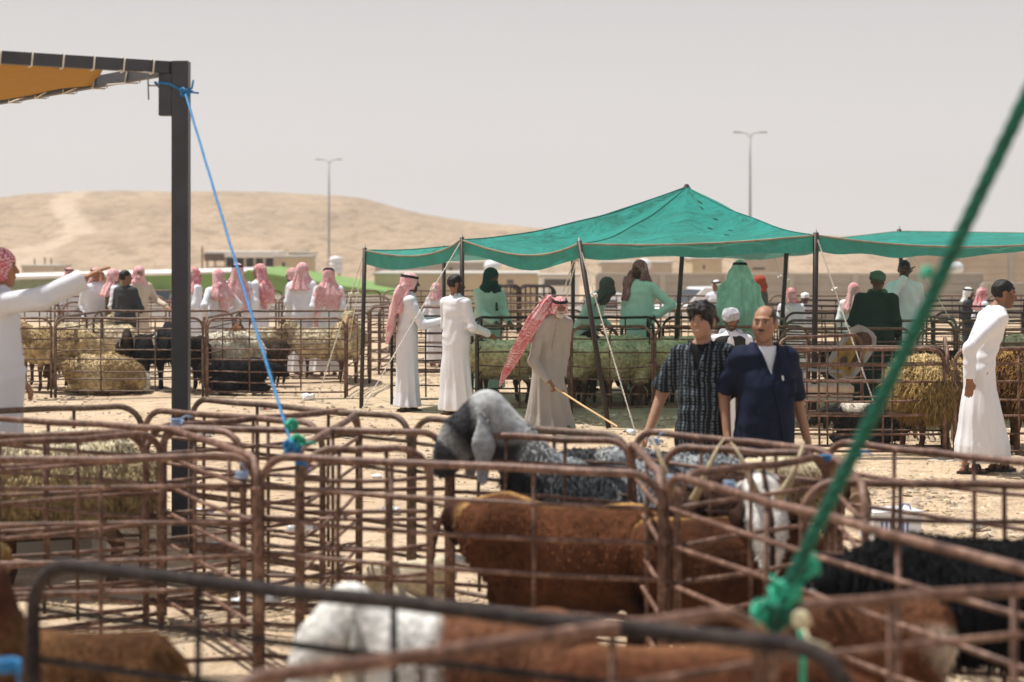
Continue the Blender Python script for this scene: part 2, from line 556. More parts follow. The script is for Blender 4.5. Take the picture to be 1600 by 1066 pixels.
def long_shed():
    D, dep = 95.0, 14.0
    t = thing('livestock_shed', 'long white corrugated shed with low green gable roof across the road', 'shed')
    zg = gz(0, D) - 0.2
    xl, xr, xm = gx(-220, D), gx(612, D), gx(385, D)
    ze, zm, zel = CAMH - (458 - 375) / FPX * D, CAMH - (425 - 375) / FPX * D, CAMH - (445 - 375) / FPX * D
    # wall of ribbed sheets, each sheet a piece
    n = 46
    def top(x): return (zel + (zm - zel) * (x - xl) / (xm - xl)) if x < xm else (zm + (ze - zm) * (x - xm) / (xr - xm))
    k = int((xr - xl) / 0.6)
    for i in range(k):
        a, b = xl + (xr - xl) * i / k, xl + (xr - xl) * (i + 1) / k
        mb = MB()
        rib = []
        for j in range(5):
            xx = a + (b - a) * j / 4
            rib.append((xx, D + 0.5 - (0.05 if j in (1, 3) else 0)))
        zt = ze - 0.05
        for (p, q_) in zip(rib, rib[1:]):
            mb.add([(p[0], p[1], zg), (q_[0], q_[1], zg), (q_[0], q_[1], zt), (p[0], p[1], zt),
                    (p[0], p[1] + .04, zg), (q_[0], q_[1] + .04, zg), (q_[0], q_[1] + .04, zt), (p[0], p[1] + .04, zt)],
                   [(0, 1, 2, 3), (5, 4, 7, 6), (3, 2, 6, 7)])
        mb.build('wall_sheet', M_white_sheet, t)
    # green gable front with thickness
    mb = MB()
    xg = gx(215, D)
    pts = [(xg, ze - .08), (xr + .2, ze - .08), (xr + .2, ze), (xm, zm - 0.03), (xg, top(xg) - 0.03)]
    vs_ = [(x, D + .3, z) for x, z in pts] + [(x, D + .45, z) for x, z in pts]
    mb.add(vs_, [(0, 1, 2, 3, 4), (9, 8, 7, 6, 5), (0, 5, 6, 1), (1, 6, 7, 2), (2, 7, 8, 3), (3, 8, 9, 4)])
    mb.build('gable', M_green_roof, t)
    mb = MB()
    pts = [(xl, zel - .45), (xg - .01, zel - .45), (xg - .01, top(xg) - .03), (xl, zel)]
    vs_ = [(x, D + .3, z) for x, z in pts] + [(x, D + .45, z) for x, z in pts]
    mb.add(vs_, [(0, 1, 2, 3), (7, 6, 5, 4), (0, 4, 5, 1), (2, 6, 7, 3)])
    mb.build('gable_infill', mat('dull_green_sheet', (0.20, 0.24, 0.14), 0.7), t)
    for (xa, za, xb, zb, rm) in ((xl, zel, xm, zm, M_roofwhite), (xm + .01, zm - .12, xr + .3, ze - .16, M_green_roof)):
        mb = MB()
        mb.add([(xa, D, za), (xb, D, zb), (xb, D + dep, zb), (xa, D + dep, za), (xa, D, za + .22), (xb, D, zb + .06), (xb, D + dep, zb + .06), (xa, D + dep, za + .22)],
               [(0, 3, 2, 1), (4, 5, 6, 7), (0, 1, 5, 4), (1, 2, 6, 5), (3, 0, 4, 7)])
        mb.build('roof', rm, t)
    mb = MB(); bpx(mb, 232, 262, 456, 470, D - .3, .6); mb.build('door', mat('navy_paint', (0.03, 0.06, 0.12), .5), t)
long_shed()

def hut():
    D = 130
    t = thing('roofed_hut', 'open hut with brown fascia and flat white roof at the foot of the hill', 'hut')
    zg = gz(0, D) - .2
    mb = MB(); bpx(mb, 318, 432, 393, 402, D, 5.5); mb.build('roof', M_roofwhite, t)
    mb = MB(); bpx(mb, 319, 350, 396.5, 408, D - .06, 5.6); mb.build('fascia', M_brown, t)
    mb = MB(); bpx(mb, 322, 430, 418, 430, D + .2, 5, zb=zg); mb.build('wall', M_beige, t)
    mb = MB(); bpx(mb, 352, 428, 403, 417.6, D + 3.2, 1.0); mb.build('back_wall', M_darkin, t)
    for px in (322, 334, 350, 366, 381, 396, 411, 427):
        mb = MB(); bpx(mb, px, px + 3.5, 402.2, 418, D + .3, .16); mb.build('post', M_beige2, t)
hut()
def far_block(label, x0, x1, y0, D, m, depth=5, wins=(), name='flat_roofed_building', cat='building', parapet=True):
    t = thing(name, label, cat)
    zg = gz(0, D) - .2
    mb = MB(); bpx(mb, x0, x1, y0, 0, D, depth, zb=zg); mb.build('wall', m, t)
    if parapet:
        a, b = W(x0, y0, D), W(x1, y0, D)
        mb = MB(); mb.box(((a.x + b.x) / 2, D + depth / 2, a.z + .06), (b.x - a.x + .16, depth + .16, .12)); mb.build('roof', M_conc2, t)
    for (wx0, wx1, wy0, wy1) in wins:
        mb = MB(); bpx(mb, wx0, wx1, wy0, wy1, D - .03, .1); w_ = mb.build('window', M_beige2, t)
        mb = MB(); bpx(mb, wx0 + .6, wx1 - .6, wy0 + .6, wy1 - .6, D - .045, .03); mb.build('pane', M_glass, w_)
    return t
far_block('beige box building to the right of the brown-roofed hut', 430, 480, 403, 122, M_beige, wins=[(440, 446, 410, 418)])
far_block('small pale rooftop block behind the beige box building', 452, 484, 397, 136, M_roofwhite)
far_block('long beige building behind the men in white by the pen', 585, 842, 430, 104, M_beige, 8, wins=[(640, 650, 437, 444), (700, 712, 437, 444), (792, 803, 437, 444)])
far_block('low beige building at the hill foot beside the pointing man', 34, 86, 417, 140, M_beige2)
far_block('yellowish building behind the large green headcloth', 1082, 1128, 406, 112, M_beige, wins=[(1098, 1102, 414, 421)])
far_block('pale building behind the tent pole', 1162, 1232, 400, 118, M_beige2, wins=[(1176, 1196, 418, 422)])
far_block('grey flat-roofed building under the tent edge', 586, 762, 412, 128, M_conc, 6, wins=[(610, 618, 418, 424), (700, 708, 418, 424)])
far_block('brown-topped kiosk behind the grey-scarfed man', 844, 905, 433, 88, M_roofwhite, 3, name='kiosk', cat='kiosk', wins=[(850, 898, 436, 447)])
far_block('small grey block beside the phone-less lamp column', 940, 1050, 412, 126, M_beige2)['label'] = 'pale low building behind the man in mint green'

def block_wall(label, x0, x1, ytop, D, m, name='compound_wall'):
    """rendered wall with coping, piers and visible block courses as pieces"""
    t = thing(name, label, 'wall')
    zg = gz(0, D) - .2
    a, b = W(x0, ytop, D), W(x1, ytop, D)
    n = max(2, round((b.x - a.x) / 3.0))
    for i in range(n):
        xa, xb = a.x + (b.x - a.x) * i / n, a.x + (b.x - a.x) * (i + 1) / n
        zz = a.z
        row = 0
        while zz > zg + .1 and row < 7:
            h = 0.42
            mb = MB(); mb.box(((xa + xb) / 2, D + .12 + 0.01 * ((i + row) % 3), zz - h / 2), (xb - xa - .03, .24, h - .02)); mb.build('block', m, t)
            zz -= h; row += 1
        mb = MB(); mb.box((xa, D + .10, (a.z + zg) / 2), (.28, .34, a.z - zg)); mb.build('pier', M_conc2, t)
    mb = MB(); mb.box(((a.x + b.x) / 2, D + .12, a.z + .05), (b.x - a.x + .1, .38, .1)); mb.build('coping', M_conc2, t)
    mb = MB(); mb.box(((a.x + b.x) / 2, D + .14, (a.z + zg) / 2 - .05), (b.x - a.x, .12, a.z - zg - .1)); mb.build('wall_core', m, t)
block_wall('long grey block wall behind the tent and the parked cars', 935, 1537, 430, 90, M_conc)
block_wall('lower grey block wall at the far right behind the walking man', 1538, 1900, 445, 88, M_conc)
block_wall('tall plain beige wall above the grey one at the right', 1420, 1900, 396, 112, M_beige2)

def water_tank(label, px, py0, py1, D, wpx, ball=False):
    t = thing('water_tank', label, 'water tank', (gx(px, D), D, 0))
    z1, z0 = CAMH - (py0 - 375) / FPX * D, CAMH - (py1 - 375) / FPX * D
    r = wpx / 2 / FPX * D
    zg = gz(0, D) - .2
    mb = MB()
    if ball:
        n = 8
        pts = [(0, 0, z0 + (z1 - z0) * (1 - math.cos(math.pi * i / n)) / 2) for i in range(n + 1)]
        rr = [max(.02, r * math.sin(math.pi * i / n)) for i in range(n + 1)]
        mb.tube(pts, rr, 18)
    else:
        H = z1 - z0
        pts, rr = [], []
        for z, k in ((0, .98), (.02, 1), (.3, 1), (.31, .96), (.34, .96), (.35, 1), (.6, 1), (.61, .96), (.64, .96), (.65, 1), (.86, 1), (.95, .72), (.96, .3), (1.0, .28)):
            pts.append((0, 0, z0 + H * z)); rr.append(r * k)
        mb.tube(pts, rr, 20)
    mb.build('tank', M_plastic_white, t, True)
    for a in range(4):
        mb = MB(); x, y = r * .7 * math.cos(a * 1.57 + .78), r * .7 * math.sin(a * 1.57 + .78)
        mb.tube([(x, y, zg), (x, y, z0 + (z1 - z0) * .15)], .06, 6); mb.build('leg', M_lamp, t)
water_tank('white cylindrical water tank beside the first lamp column', 525, 400, 427, 116, 21)
water_tank('round white tank above the bare-headed man in white', 770, 405, 428, 116, 28, True)
water_tank('round white tank on a stand over the grey wall', 1491, 408, 430, 96, 30, True)
water_tank('round white tank just under the middle of the green tent', 1006, 404, 424, 116, 24, True)

def lamp_column(label, px, ytop, D, arms=True):
    zg = gz(0, D)
    zt = CAMH + (375 - ytop) / FPX * D
    t = thing('street_lamp', label, 'street lamp', (gx(px, D), D, zg), group='tall double-armed street lamps')
    mb = MB(); mb.tube([(0, 0, 0), (0, 0, zt - zg)], .14, 10, r2=.075); mb.build('pole', M_lamp, t, True)
    mb = MB(); mb.box((0, 0, .1), (.5, .5, .2)); mb.build('base', M_conc, t)
    for s_ in (-1, 1):
        mb = MB(); mb.tube([(0, 0, zt - zg - .35), (s_ * .25, 0, zt - zg + .02), (s_ * .7, 0, zt - zg + .08)], .04, 6)
        a = mb.build('arm', M_lamp, t)
        mb = MB(); mb.box((s_ * 1.0, 0, zt - zg + .10), (.62, .26, .10), taper=.8); mb.build('lantern', M_lamp, a)
lamp_column('tall double-armed street lamp right of the leaning blue rope', 514, 251, 178)
lamp_column('tall double-armed street lamp behind the green tent', 1172, 209, 140)

def small_posts():
    for i, (px, y0, D) in enumerate([(54, 404, 150), (70, 402, 150), (80, 404, 150), (316, 385, 135), (1080, 400, 118)]):
        t = MB(); zg = gz(0, D); zt = CAMH + (375 - y0) / FPX * D
        t.tube([(0, 0, 0), (0, 0, zt - zg)], .06, 6)
        o = t.build('utility_pole', M_brown); o.location = (gx(px, D), D, zg)
        tag(o, ['short dark pole at the hill foot, leftmost of three', 'short dark pole at the hill foot, middle of three', 'short dark pole at the hill foot, right of three',
                'short dark pole at the left corner of the brown-roofed hut', 'thin dark pole by the yellowish building'][i], 'pole')
small_posts()

# ------------------------------------------------------------------ vehicles by the wall
def car(label, px, D, rz, body='suv', name='parked_car', cat='car'):
    zg = gz(0, D)
    t = thing(name, label, cat, (gx(px, D), D, zg), rz)
    P_ = mat('white_car_paint', (0.78, 0.79, 0.80), 0.25, 0.02, 1, spec=0.6)
    K = mat('black_rubber', (0.025, 0.025, 0.025), 0.8)
    L_, Wd = 4.8, 1.85
    # side outline swept across the width with tumblehome
    if body == 'suv':
        low = [(-2.4, .45), (-2.42, .95), (-2.3, 1.12), (2.0, 1.12), (2.35, .98), (2.4, .5)]
        cab = [(-2.25, 1.12), (-2.1, 1.72), (-1.7, 1.82), (.35, 1.80), (1.15, 1.12)]
    else:
        low = [(-2.5, .5), (-2.5, 1.05), (2.1, 1.10), (2.45, .98), (2.5, .5)]
        cab = [(-.75, 1.08), (-.65, 1.70), (-.3, 1.76), (.75, 1.74), (1.35, 1.09)]
    def sweep(outline, w0, w1, mt, nm, par):
        mb = MB(); n = len(outline)
        zmin = min(z for _, z in outline); zmax = max(z for _, z in outline)
        rings = []
        for s_ in (-1, -.92, .92, 1):
            ring = []
            for x, z in outline:
                k = (z - zmin) / (zmax - zmin)
                wd = (w0 + (w1 - w0) * k) / 2
                sc = 1 if abs(s_) < 1 else .985
                ring.append((x * sc, s_ * wd, zmin + (z - zmin) * (sc if abs(s_) == 1 else 1)))
            rings.append(ring)
        vs_ = [p for r_ in rings for p in r_]
        fs = []
        for i in range(3):
            for k in range(n):
                k2 = (k + 1) % n
                fs.append((i * n + k, (i + 1) * n + k, (i + 1) * n + k2, i * n + k2))
        fs.append(tuple(range(n))); fs.append(tuple(3 * n + k for k in reversed(range(n))))
        mb.add(vs_, fs)
        return mb.build(nm, mt, par)
    b = sweep(low, Wd, Wd - .06, P_, 'body', t)
    sweep(cab, Wd - .12, Wd - .38, P_, 'cabin', t)
    # glass panes, set proud
    xa, xb = (cab[1][0] + .25, cab[-2][0] + .15)
    for s_ in (-1, 1):
        nwin = 3 if body == 'suv' else 2
        for i in range(nwin):
            x0, x1 = xa + (xb - xa) * i / nwin + .04, xa + (xb - xa) * (i + 1) / nwin - .04
            mb = MB()
            y0, y1 = s_ * (Wd / 2 - .062), s_ * (Wd / 2 - .17)
            mb.add([(x0, y0, 1.17), (x1 + (.2 if i == nwin - 1 else 0), y0, 1.17), (x1, y1, 1.62), (x0, y1, 1.62),
                    (x0, y0 - s_ * .03, 1.17), (x1, y0 - s_ * .03, 1.17), (x1, y1 - s_ * .03, 1.62), (x0, y1 - s_ * .03, 1.62)], [(0, 1, 2, 3), (7, 6, 5, 4), (0, 4, 5, 1), (2, 6, 7, 3)])
            mb.build('window', M_glass, t)
    (xf0, zf0), (xf1, zf1) = cab[-1], cab[-2]
    mb = MB()
    d = Vector((zf1 - zf0, 0, xf0 - xf1)).normalized() * .02
    def pt(k, s_): return (xf0 + (xf1 - xf0) * k + d.x, s_ * (Wd / 2 - .14 - .1 * k), zf0 + (zf1 - zf0) * k + d.z)
    q0 = [pt(.1, -1), pt(.1, 1), pt(.88, 1), pt(.88, -1)]
    q1 = [(x - d.x * 1.6, y, z - d.z * 1.6) for x, y, z in q0]
    mb.add(q0 + q1, [(0, 1, 2, 3), (7, 6, 5, 4), (0, 4, 5, 1), (1, 5, 6, 2), (2, 6, 7, 3), (3, 7, 4, 0)])
    mb.build('windscreen', M_glass, t)
    for sx_ in (-1.45, 1.5):
        for s_ in (-1, 1):
            mb = MB(); mb.tube([(sx_, s_ * (Wd / 2 - .2), .36), (sx_, s_ * (Wd / 2 + .01), .36)], .36, 18); wh = mb.build('wheel', K, t)
            mb = MB(); mb.tube([(sx_, s_ * (Wd / 2 - .1), .36), (sx_, s_ * (Wd / 2 + .02), .36)], .2, 12); mb.build('rim', M_lamp, wh)
    for s_ in (-1, 1):
        mb = MB(); mb.box((L_ / 2 - .04, s_ * .68, .85), (.12, .34, .16)); mb.build('headlight', M_plastic_white, t)
        mb = MB(); mb.box((.9, s_ * 1.02, 1.2), (.12, .2, .16)); mb.build('mirror', K, t)
    return t
car('white four-wheel-drive parked behind the tent, seen past the mint-green man', 1100, 72, R(200))
car('white pickup parked left of the four-wheel-drive behind the tent', 950, 75, R(178), 'pickup', 'parked_pickup', 'pickup truck')

# ------------------------------------------------------------------ green tent
M_tent = None
def tent_material():
    m, t, b = new_mat('green_tarpaulin')
    co = t.nodes.new('ShaderNodeTexCoord').outputs['Object']
    n = noise(t, 2.2, 5, co); n.inputs['Distortion'].default_value = 1.0
    n2 = noise(t, 14, 4, co)
    r = ramp(t, n.outputs[0], [(0.30, (0.0, 0.19, 0.16)), (0.55, (0.0, 0.26, 0.225)), (0.75, (0.002, 0.31, 0.265))])
    r2 = ramp(t, n2.outputs[0], [(0.28, (0.68,) * 3), (0.45, (.95,) * 3), (0.75, (1.14,) * 3)])
    c = mixc(t, r.outputs[0], r2.outputs[0], 1.0, 'MULTIPLY')
    t.links.new(c, b.inputs['Base Color'])
    b.inputs['Roughness'].default_value = 0.75
    b.inputs['Specular IOR Level'].default_value = 0.2
    bump(t, b, n.outputs[0], 1.0, 0.16)
    tr = t.nodes.new('ShaderNodeBsdfTranslucent'); tr.inputs[0].default_value = (0.46, 0.74, 0.62, 1)
    ms = t.nodes.new('ShaderNodeMixShader'); ms.inputs[0].default_value = 0.30
    t.links.new(b.outputs[0], ms.inputs[1]); t.links.new(tr.outputs[0], ms.inputs[2])
    t.links.new(ms.outputs[0], t.nodes['Material Output'].inputs['Surface'])
    return m
M_tent = tent_material()
M_trim = mat('beige_tent_webbing', (0.30, 0.25, 0.18), .9, .2, 8)
M_tpole = mat('dark_tent_pole', (0.035, 0.025, 0.022), .5, .2, 8)
M_wrope = mat('white_rope', (0.74, 0.70, 0.62), .9, .1, 30)
def rope_pts(a, b, sag, n=14):
    a, b = Vector(a), Vector(b)
    return [a.lerp(b, i / n) - Vector((0, 0, sag * 4 * (i / n) * (1 - i / n))) for i in range(n + 1)]
def rope_mesh(mb, pts, r, strands=3, pitch=None, n=5, seg=None):
    """twisted rope: strands winding round the line"""
    pts = [Vector(p) for p in pts]
    L = sum((pts[i + 1] - pts[i]).length for i in range(len(pts) - 1))
    pitch = pitch or r * 7
    N = seg or min(260, max(16, int(L / pitch * 7)))
    cum = [0]
    for i in range(len(pts) - 1): cum.append(cum[-1] + (pts[i + 1] - pts[i]).length)
    fine = []
    for i in range(N + 1):
        s_ = L * i / N
        k = max(0, min(len(pts) - 2, next((j for j in range(len(pts) - 1) if cum[j + 1] >= s_ - 1e-9), len(pts) - 2)))
        u = (s_ - cum[k]) / max(1e-9, cum[k + 1] - cum[k])
        fine.append((pts[k].lerp(pts[k + 1], u), s_))
    for st in range(strands):
        line = []
        for i, (p, s_) in enumerate(fine):
            t = (fine[min(i + 1, N)][0] - fine[max(i - 1, 0)][0]).normalized()
            a = t.cross(Vector((.3, .9, .2))).normalized(); b = t.cross(a)
            th = s_ / pitch * 6.283 + st * 6.283 / strands
            line.append(p + (a * math.cos(th) + b * math.sin(th)) * r * .5)
        mb.tube(line, r * .62, n)
def tent():
    root = thing('green_tent', 'large green peaked tarpaulin tent on dark poles over the sheep pens', 'tent')
    A = W(570, 391, 23.4); B = W(722, 374.5, 22.35); C = W(905, 381, 21.2); Dd = W(1275, 367.5, 21.0); E = Vector((6.7, 21.6, 2.13))
    F = Vector((8.0, 25.6, 2.20)); G = W(1405, 361.5, 26.0); H = Vector((3.9, 26.3, 2.06)); I_ = Vector((2.4, 26.6, 2.05)); J = Vector((.88, 26.8, 2.04)); K_ = Vector((-.95, 25.9, 1.99))
    corners = [A, B, C, Dd, E, F, G, H, I_, J, K_]
    sags = [.13, .16, .05, .10, .08, .06, .06, .05, .05, .05, .06]
    Pk = W(1073, 292, 24.2)
    Dn, Hn = Dd, H
    def edge(a, b, sag, pull):
        n = max(6, int((b - a).length / .16)); out = []
        for k in range(n):
            u = k / n; p = a.lerp(b, u); p.z -= sag * 4 * u * (1 - u)
            if pull: p += Vector((pull[0] - p.x, pull[1] - p.y, 0)).normalized() * .12 * 4 * u * (1 - u)
            out.append(p)
        return out
    bay1 = [(A, B, .13), (B, C, .16), (C, Dd, .05), (Dd, H, .06), (H, I_, .05), (I_, J, .05), (J, K_, .05), (K_, A, .06)]
    per, starts = [], []
    for a, b, sg in bay1:
        starts.append(len(per)); per += edge(a, b, sg, None if (a is Dd) else (Pk.x, Pk.y))
    nP, nT = len(per), 36
    rs = random.Random(5)
    ph = [rs.random() * 6.28 for _ in range(4)]
    vs_ = [Pk]
    for j in range(1, nT + 1):
        t = j / nT
        for i, p in enumerate(per):
            q = Vector((Pk.x, Pk.y, 0)).lerp(Vector((p.x, p.y, 0)), t)
            dist = (Vector((p.x, p.y)) - Vector((Pk.x, Pk.y))).length
            pw = 1.18 if dist < 2.2 else 1.18 + min(.75, (dist - 2.2) * .42)
            zz = p.z + (Pk.z - p.z) * (1 - t) ** pw
            th = math.atan2(p.y - Pk.y, p.x - Pk.x)
            env = math.sin(math.pi * t)
            wr = .030 * math.sin(th * 13 + ph[0] + t * 1.5) * env + .012 * math.sin(th * 31 + ph[1] - t * 3) * math.sin(math.pi * min(1, t * 1.6))
            wr += .014 * math.sin(q.x * 4 + ph[2]) * math.sin(q.y * 3.3 + ph[3]) * env
            q.z = zz + wr
            vs_.append(q)
    fs = [(0, 1 + i, 1 + (i + 1) % nP) for i in range(nP)]
    for j in range(nT - 1):
        for i in range(nP):
            i2 = (i + 1) % nP
            fs.append((1 + j * nP + i, 1 + (j + 1) * nP + i, 1 + (j + 1) * nP + i2, 1 + j * nP + i2))
    mb = MB(); mb.add(vs_, fs); can = mb.build('canopy', M_tent, root, True)
    # flat bay to the right
    N1, N2 = 30, 40
    V2 = []
    bot = edge(Dd, E, .10, None); 
    for i in range(N1 + 1):
        u = i / N1
        f_ = Dd.lerp(E, u) - Vector((0, 0, .11 * 4 * u * (1 - u)))
        b_ = H.lerp(G, min(1, u / .42)) if u < .42 else G.lerp(F, (u - .42) / .58)
        for k in range(N2 + 1):
            w_ = k / N2
            p = f_.lerp(b_, w_)
            p.z += -.10 * math.sin(math.pi * w_) * math.sin(math.pi * u) + .010 * math.sin(u * 22 + w_ * 5) * math.sin(math.pi * w_)
            if i == 0: p = Dd.lerp(H, w_) - Vector((0, 0, .06 * 4 * w_ * (1 - w_)))
            V2.append(p)
    mb = MB(); mb.add(V2, [(i * (N2 + 1) + k, (i + 1) * (N2 + 1) + k, (i + 1) * (N2 + 1) + k + 1, i * (N2 + 1) + k + 1) for i in range(N1) for k in range(N2)])
    mb.build('side_canopy', M_tent, root, True)
    fr2 = [V2[i * (N2 + 1)] for i in range(N1 + 1)]; bk2 = [V2[i * (N2 + 1) + N2] for i in range(N1 + 1)]
    outer = [p for p in per[:starts[3] + 1]]
    back = per[starts[4]:] + [per[0]]
    def valance(line, nm, cen, fade=False):
        mb = MB(); V = []; nr = 5
        for i, p in enumerate(line):
            out = Vector((p.x - cen[0], p.y - cen[1], 0)).normalized()
            dp = .155 + .018 * math.sin(i * .9) + .015 * math.sin(i * .37 + 1)
            if fade: dp *= max(.2, 1 - max(0, p.x - 4.4) / 2.6)
            for k in range(nr + 1):
                u = k / nr
                V.append(p + out * (.014 * math.sin(i * 1.3 + u * 2) * u + .006) - Vector((0, 0, dp * u)))
        F_ = [(i * (nr + 1) + k, i * (nr + 1) + k + 1, (i + 1) * (nr + 1) + k + 1, (i + 1) * (nr + 1) + k) for i in range(len(line) - 1) for k in range(nr)]
        mb.add(V, F_); mb.build('valance', M_tent, can, True)
        mb = MB(); mb.tube([p + Vector((p.x - cen[0], p.y - cen[1], 0)).normalized() * .015 for p in line], .012, 6); mb.build('webbing', M_trim, can, True)
    valance(outer, 'front', (Pk.x, Pk.y)); valance(fr2, 'front', (5.5, 23.8), True); valance(back, 'back', (Pk.x, Pk.y)); valance(bk2, 'back', (5.5, 23.8))
    M_seam = mat('tent_seam', (0.0, 0.15, 0.12), .8)
    mb = MB()
    for s_ in starts:
        line = [vs_[0] + Vector((0, 0, .004))] + [vs_[1 + j * nP + s_] + Vector((0, 0, .004)) for j in range(0, nT, 2)] + [vs_[1 + (nT - 1) * nP + s_]]
        mb.tube(line, .006, 5)
    mb.build('seam', M_seam, can, True)
    # dark patches and stitched tears on the right-hand slope
    M_tear2 = mat('dark_patch', (.005, .06, .05), .9)
    for (fi, j0, wd, ln) in ((.50, 5, .012, .20), (.46, 9, .010, .12), (.53, 14, .010, .14), (.40, 19, .012, .16), (.485, 25, .014, .12), (.56, 22, .009, .10)):
        i0 = int((starts[2] * (1 - fi) + starts[3] * fi))
        i0 = int(starts[2] + (starts[3] - starts[2]) * (fi + .25))
        p = vs_[1 + j0 * nP + i0]; q = vs_[1 + min(nT - 1, j0 + 3) * nP + i0 + 1]
        d_ = (q - p).normalized(); s2_ = d_.cross(Vector((0, 0, 1))).normalized() * wd; up_ = Vector((0, -.004, .012))
        mb = MB(); r_ = [p + up_, p + d_ * ln * .4 + s2_ + up_, p + d_ * ln + up_, p + d_ * ln * .5 - s2_ + up_]
        mb.add(r_ + [x - Vector((0, 0, .006)) for x in r_], [(0, 1, 2, 3), (7, 6, 5, 4), (0, 4, 5, 1), (1, 5, 6, 2), (2, 6, 7, 3), (3, 7, 4, 0)]); mb.build('patch', M_tear2, can)
    # cap and torn patches at the peak
    mb = MB(); mb.tube([Pk + Vector((0, 0, -.03)), Pk + Vector((0, 0, .035))], [.06, .02], 8); mb.build('peak_cap', M_tpole, root)
    def pole(top, foot, r=.027, lab=None):
        mb = MB(); mb.tube([foot, Vector(top) + Vector((0, 0, .03))], r, 8); o = mb.build('pole', M_tpole, root, True)
        mb = MB(); mb.tube([Vector(top) + Vector((0, 0, .02)), Vector(top) + Vector((0, 0, .075))], [.018, .006], 6); mb.build('pole_tip', M_wrope, o)
        return o
    pole(A, (gx(565, 23.4), 23.35, 0))
    pole(B, (B.x, B.y, 0))
    pole(C, (gx(951, 20.9), 20.9, 0), .030)
    pole(Dd, (Dd.x - .01, Dd.y + .1, 0), .032)
    pole(E, (E.x, E.y, 0))
    pole(F, (F.x, F.y, 0)); pole(G, (G.x + .12, G.y, 0), .03); pole(H, (gx(1215, 26.3), 26.3, 0), .032); pole(J, (J.x, J.y, 0), .03); pole(K_, (K_.x, K_.y, 0))
    pole(Pk - Vector((0, 0, .06)), (gx(1050, 24.1), 24.1, 0), .03)
    def guy(a, b, r=.009, sag=.0):
        mb = MB(); rope_mesh(mb, rope_pts(a, b, sag, 6), r, 2, pitch=.09, n=4, seg=60); mb.build('guy_rope', M_wrope, root, True)
        mb = MB(); a, b = Vector(a), Vector(b); k = a.lerp(b, .28)
        pts = [k + Vector((.03 * math.cos(t_ * 1.2), .03 * math.sin(t_ * 1.7), .02 * math.sin(t_ * 2.3))) for t_ in range(9)]
        mb.tube(pts, r, 5); mb.build('rope_knot', M_wrope, root, True)
    guy(A, (gx(494, 24.2), 24.2, 0)); guy(A + Vector((0, 0, -.02)), (gx(527, 26), 26.5, 0), .007)
    guy(B, (gx(556, 21.9), 21.9, 0), .008)
    guy(C, W(880, 456, 21.9), .009); guy(C + Vector((.01, 0, 0)), W(884, 470, 21.7), .008)
    guy(C, (gx(992, 20.5), 20.4, 0), .011)
    guy(Dd, (gx(1385, 20.2), 20.3, 0), .011)
    guy(I_ + Vector((1.3, -.1, 0)), (gx(1262, 27), 27.5, 0.4), .009)
    guy(G, (gx(1560, 25), 25.2, 0), .009)
    guy(H, (gx(1232, 27.5), 27.5, 0.2), .006)
tent()

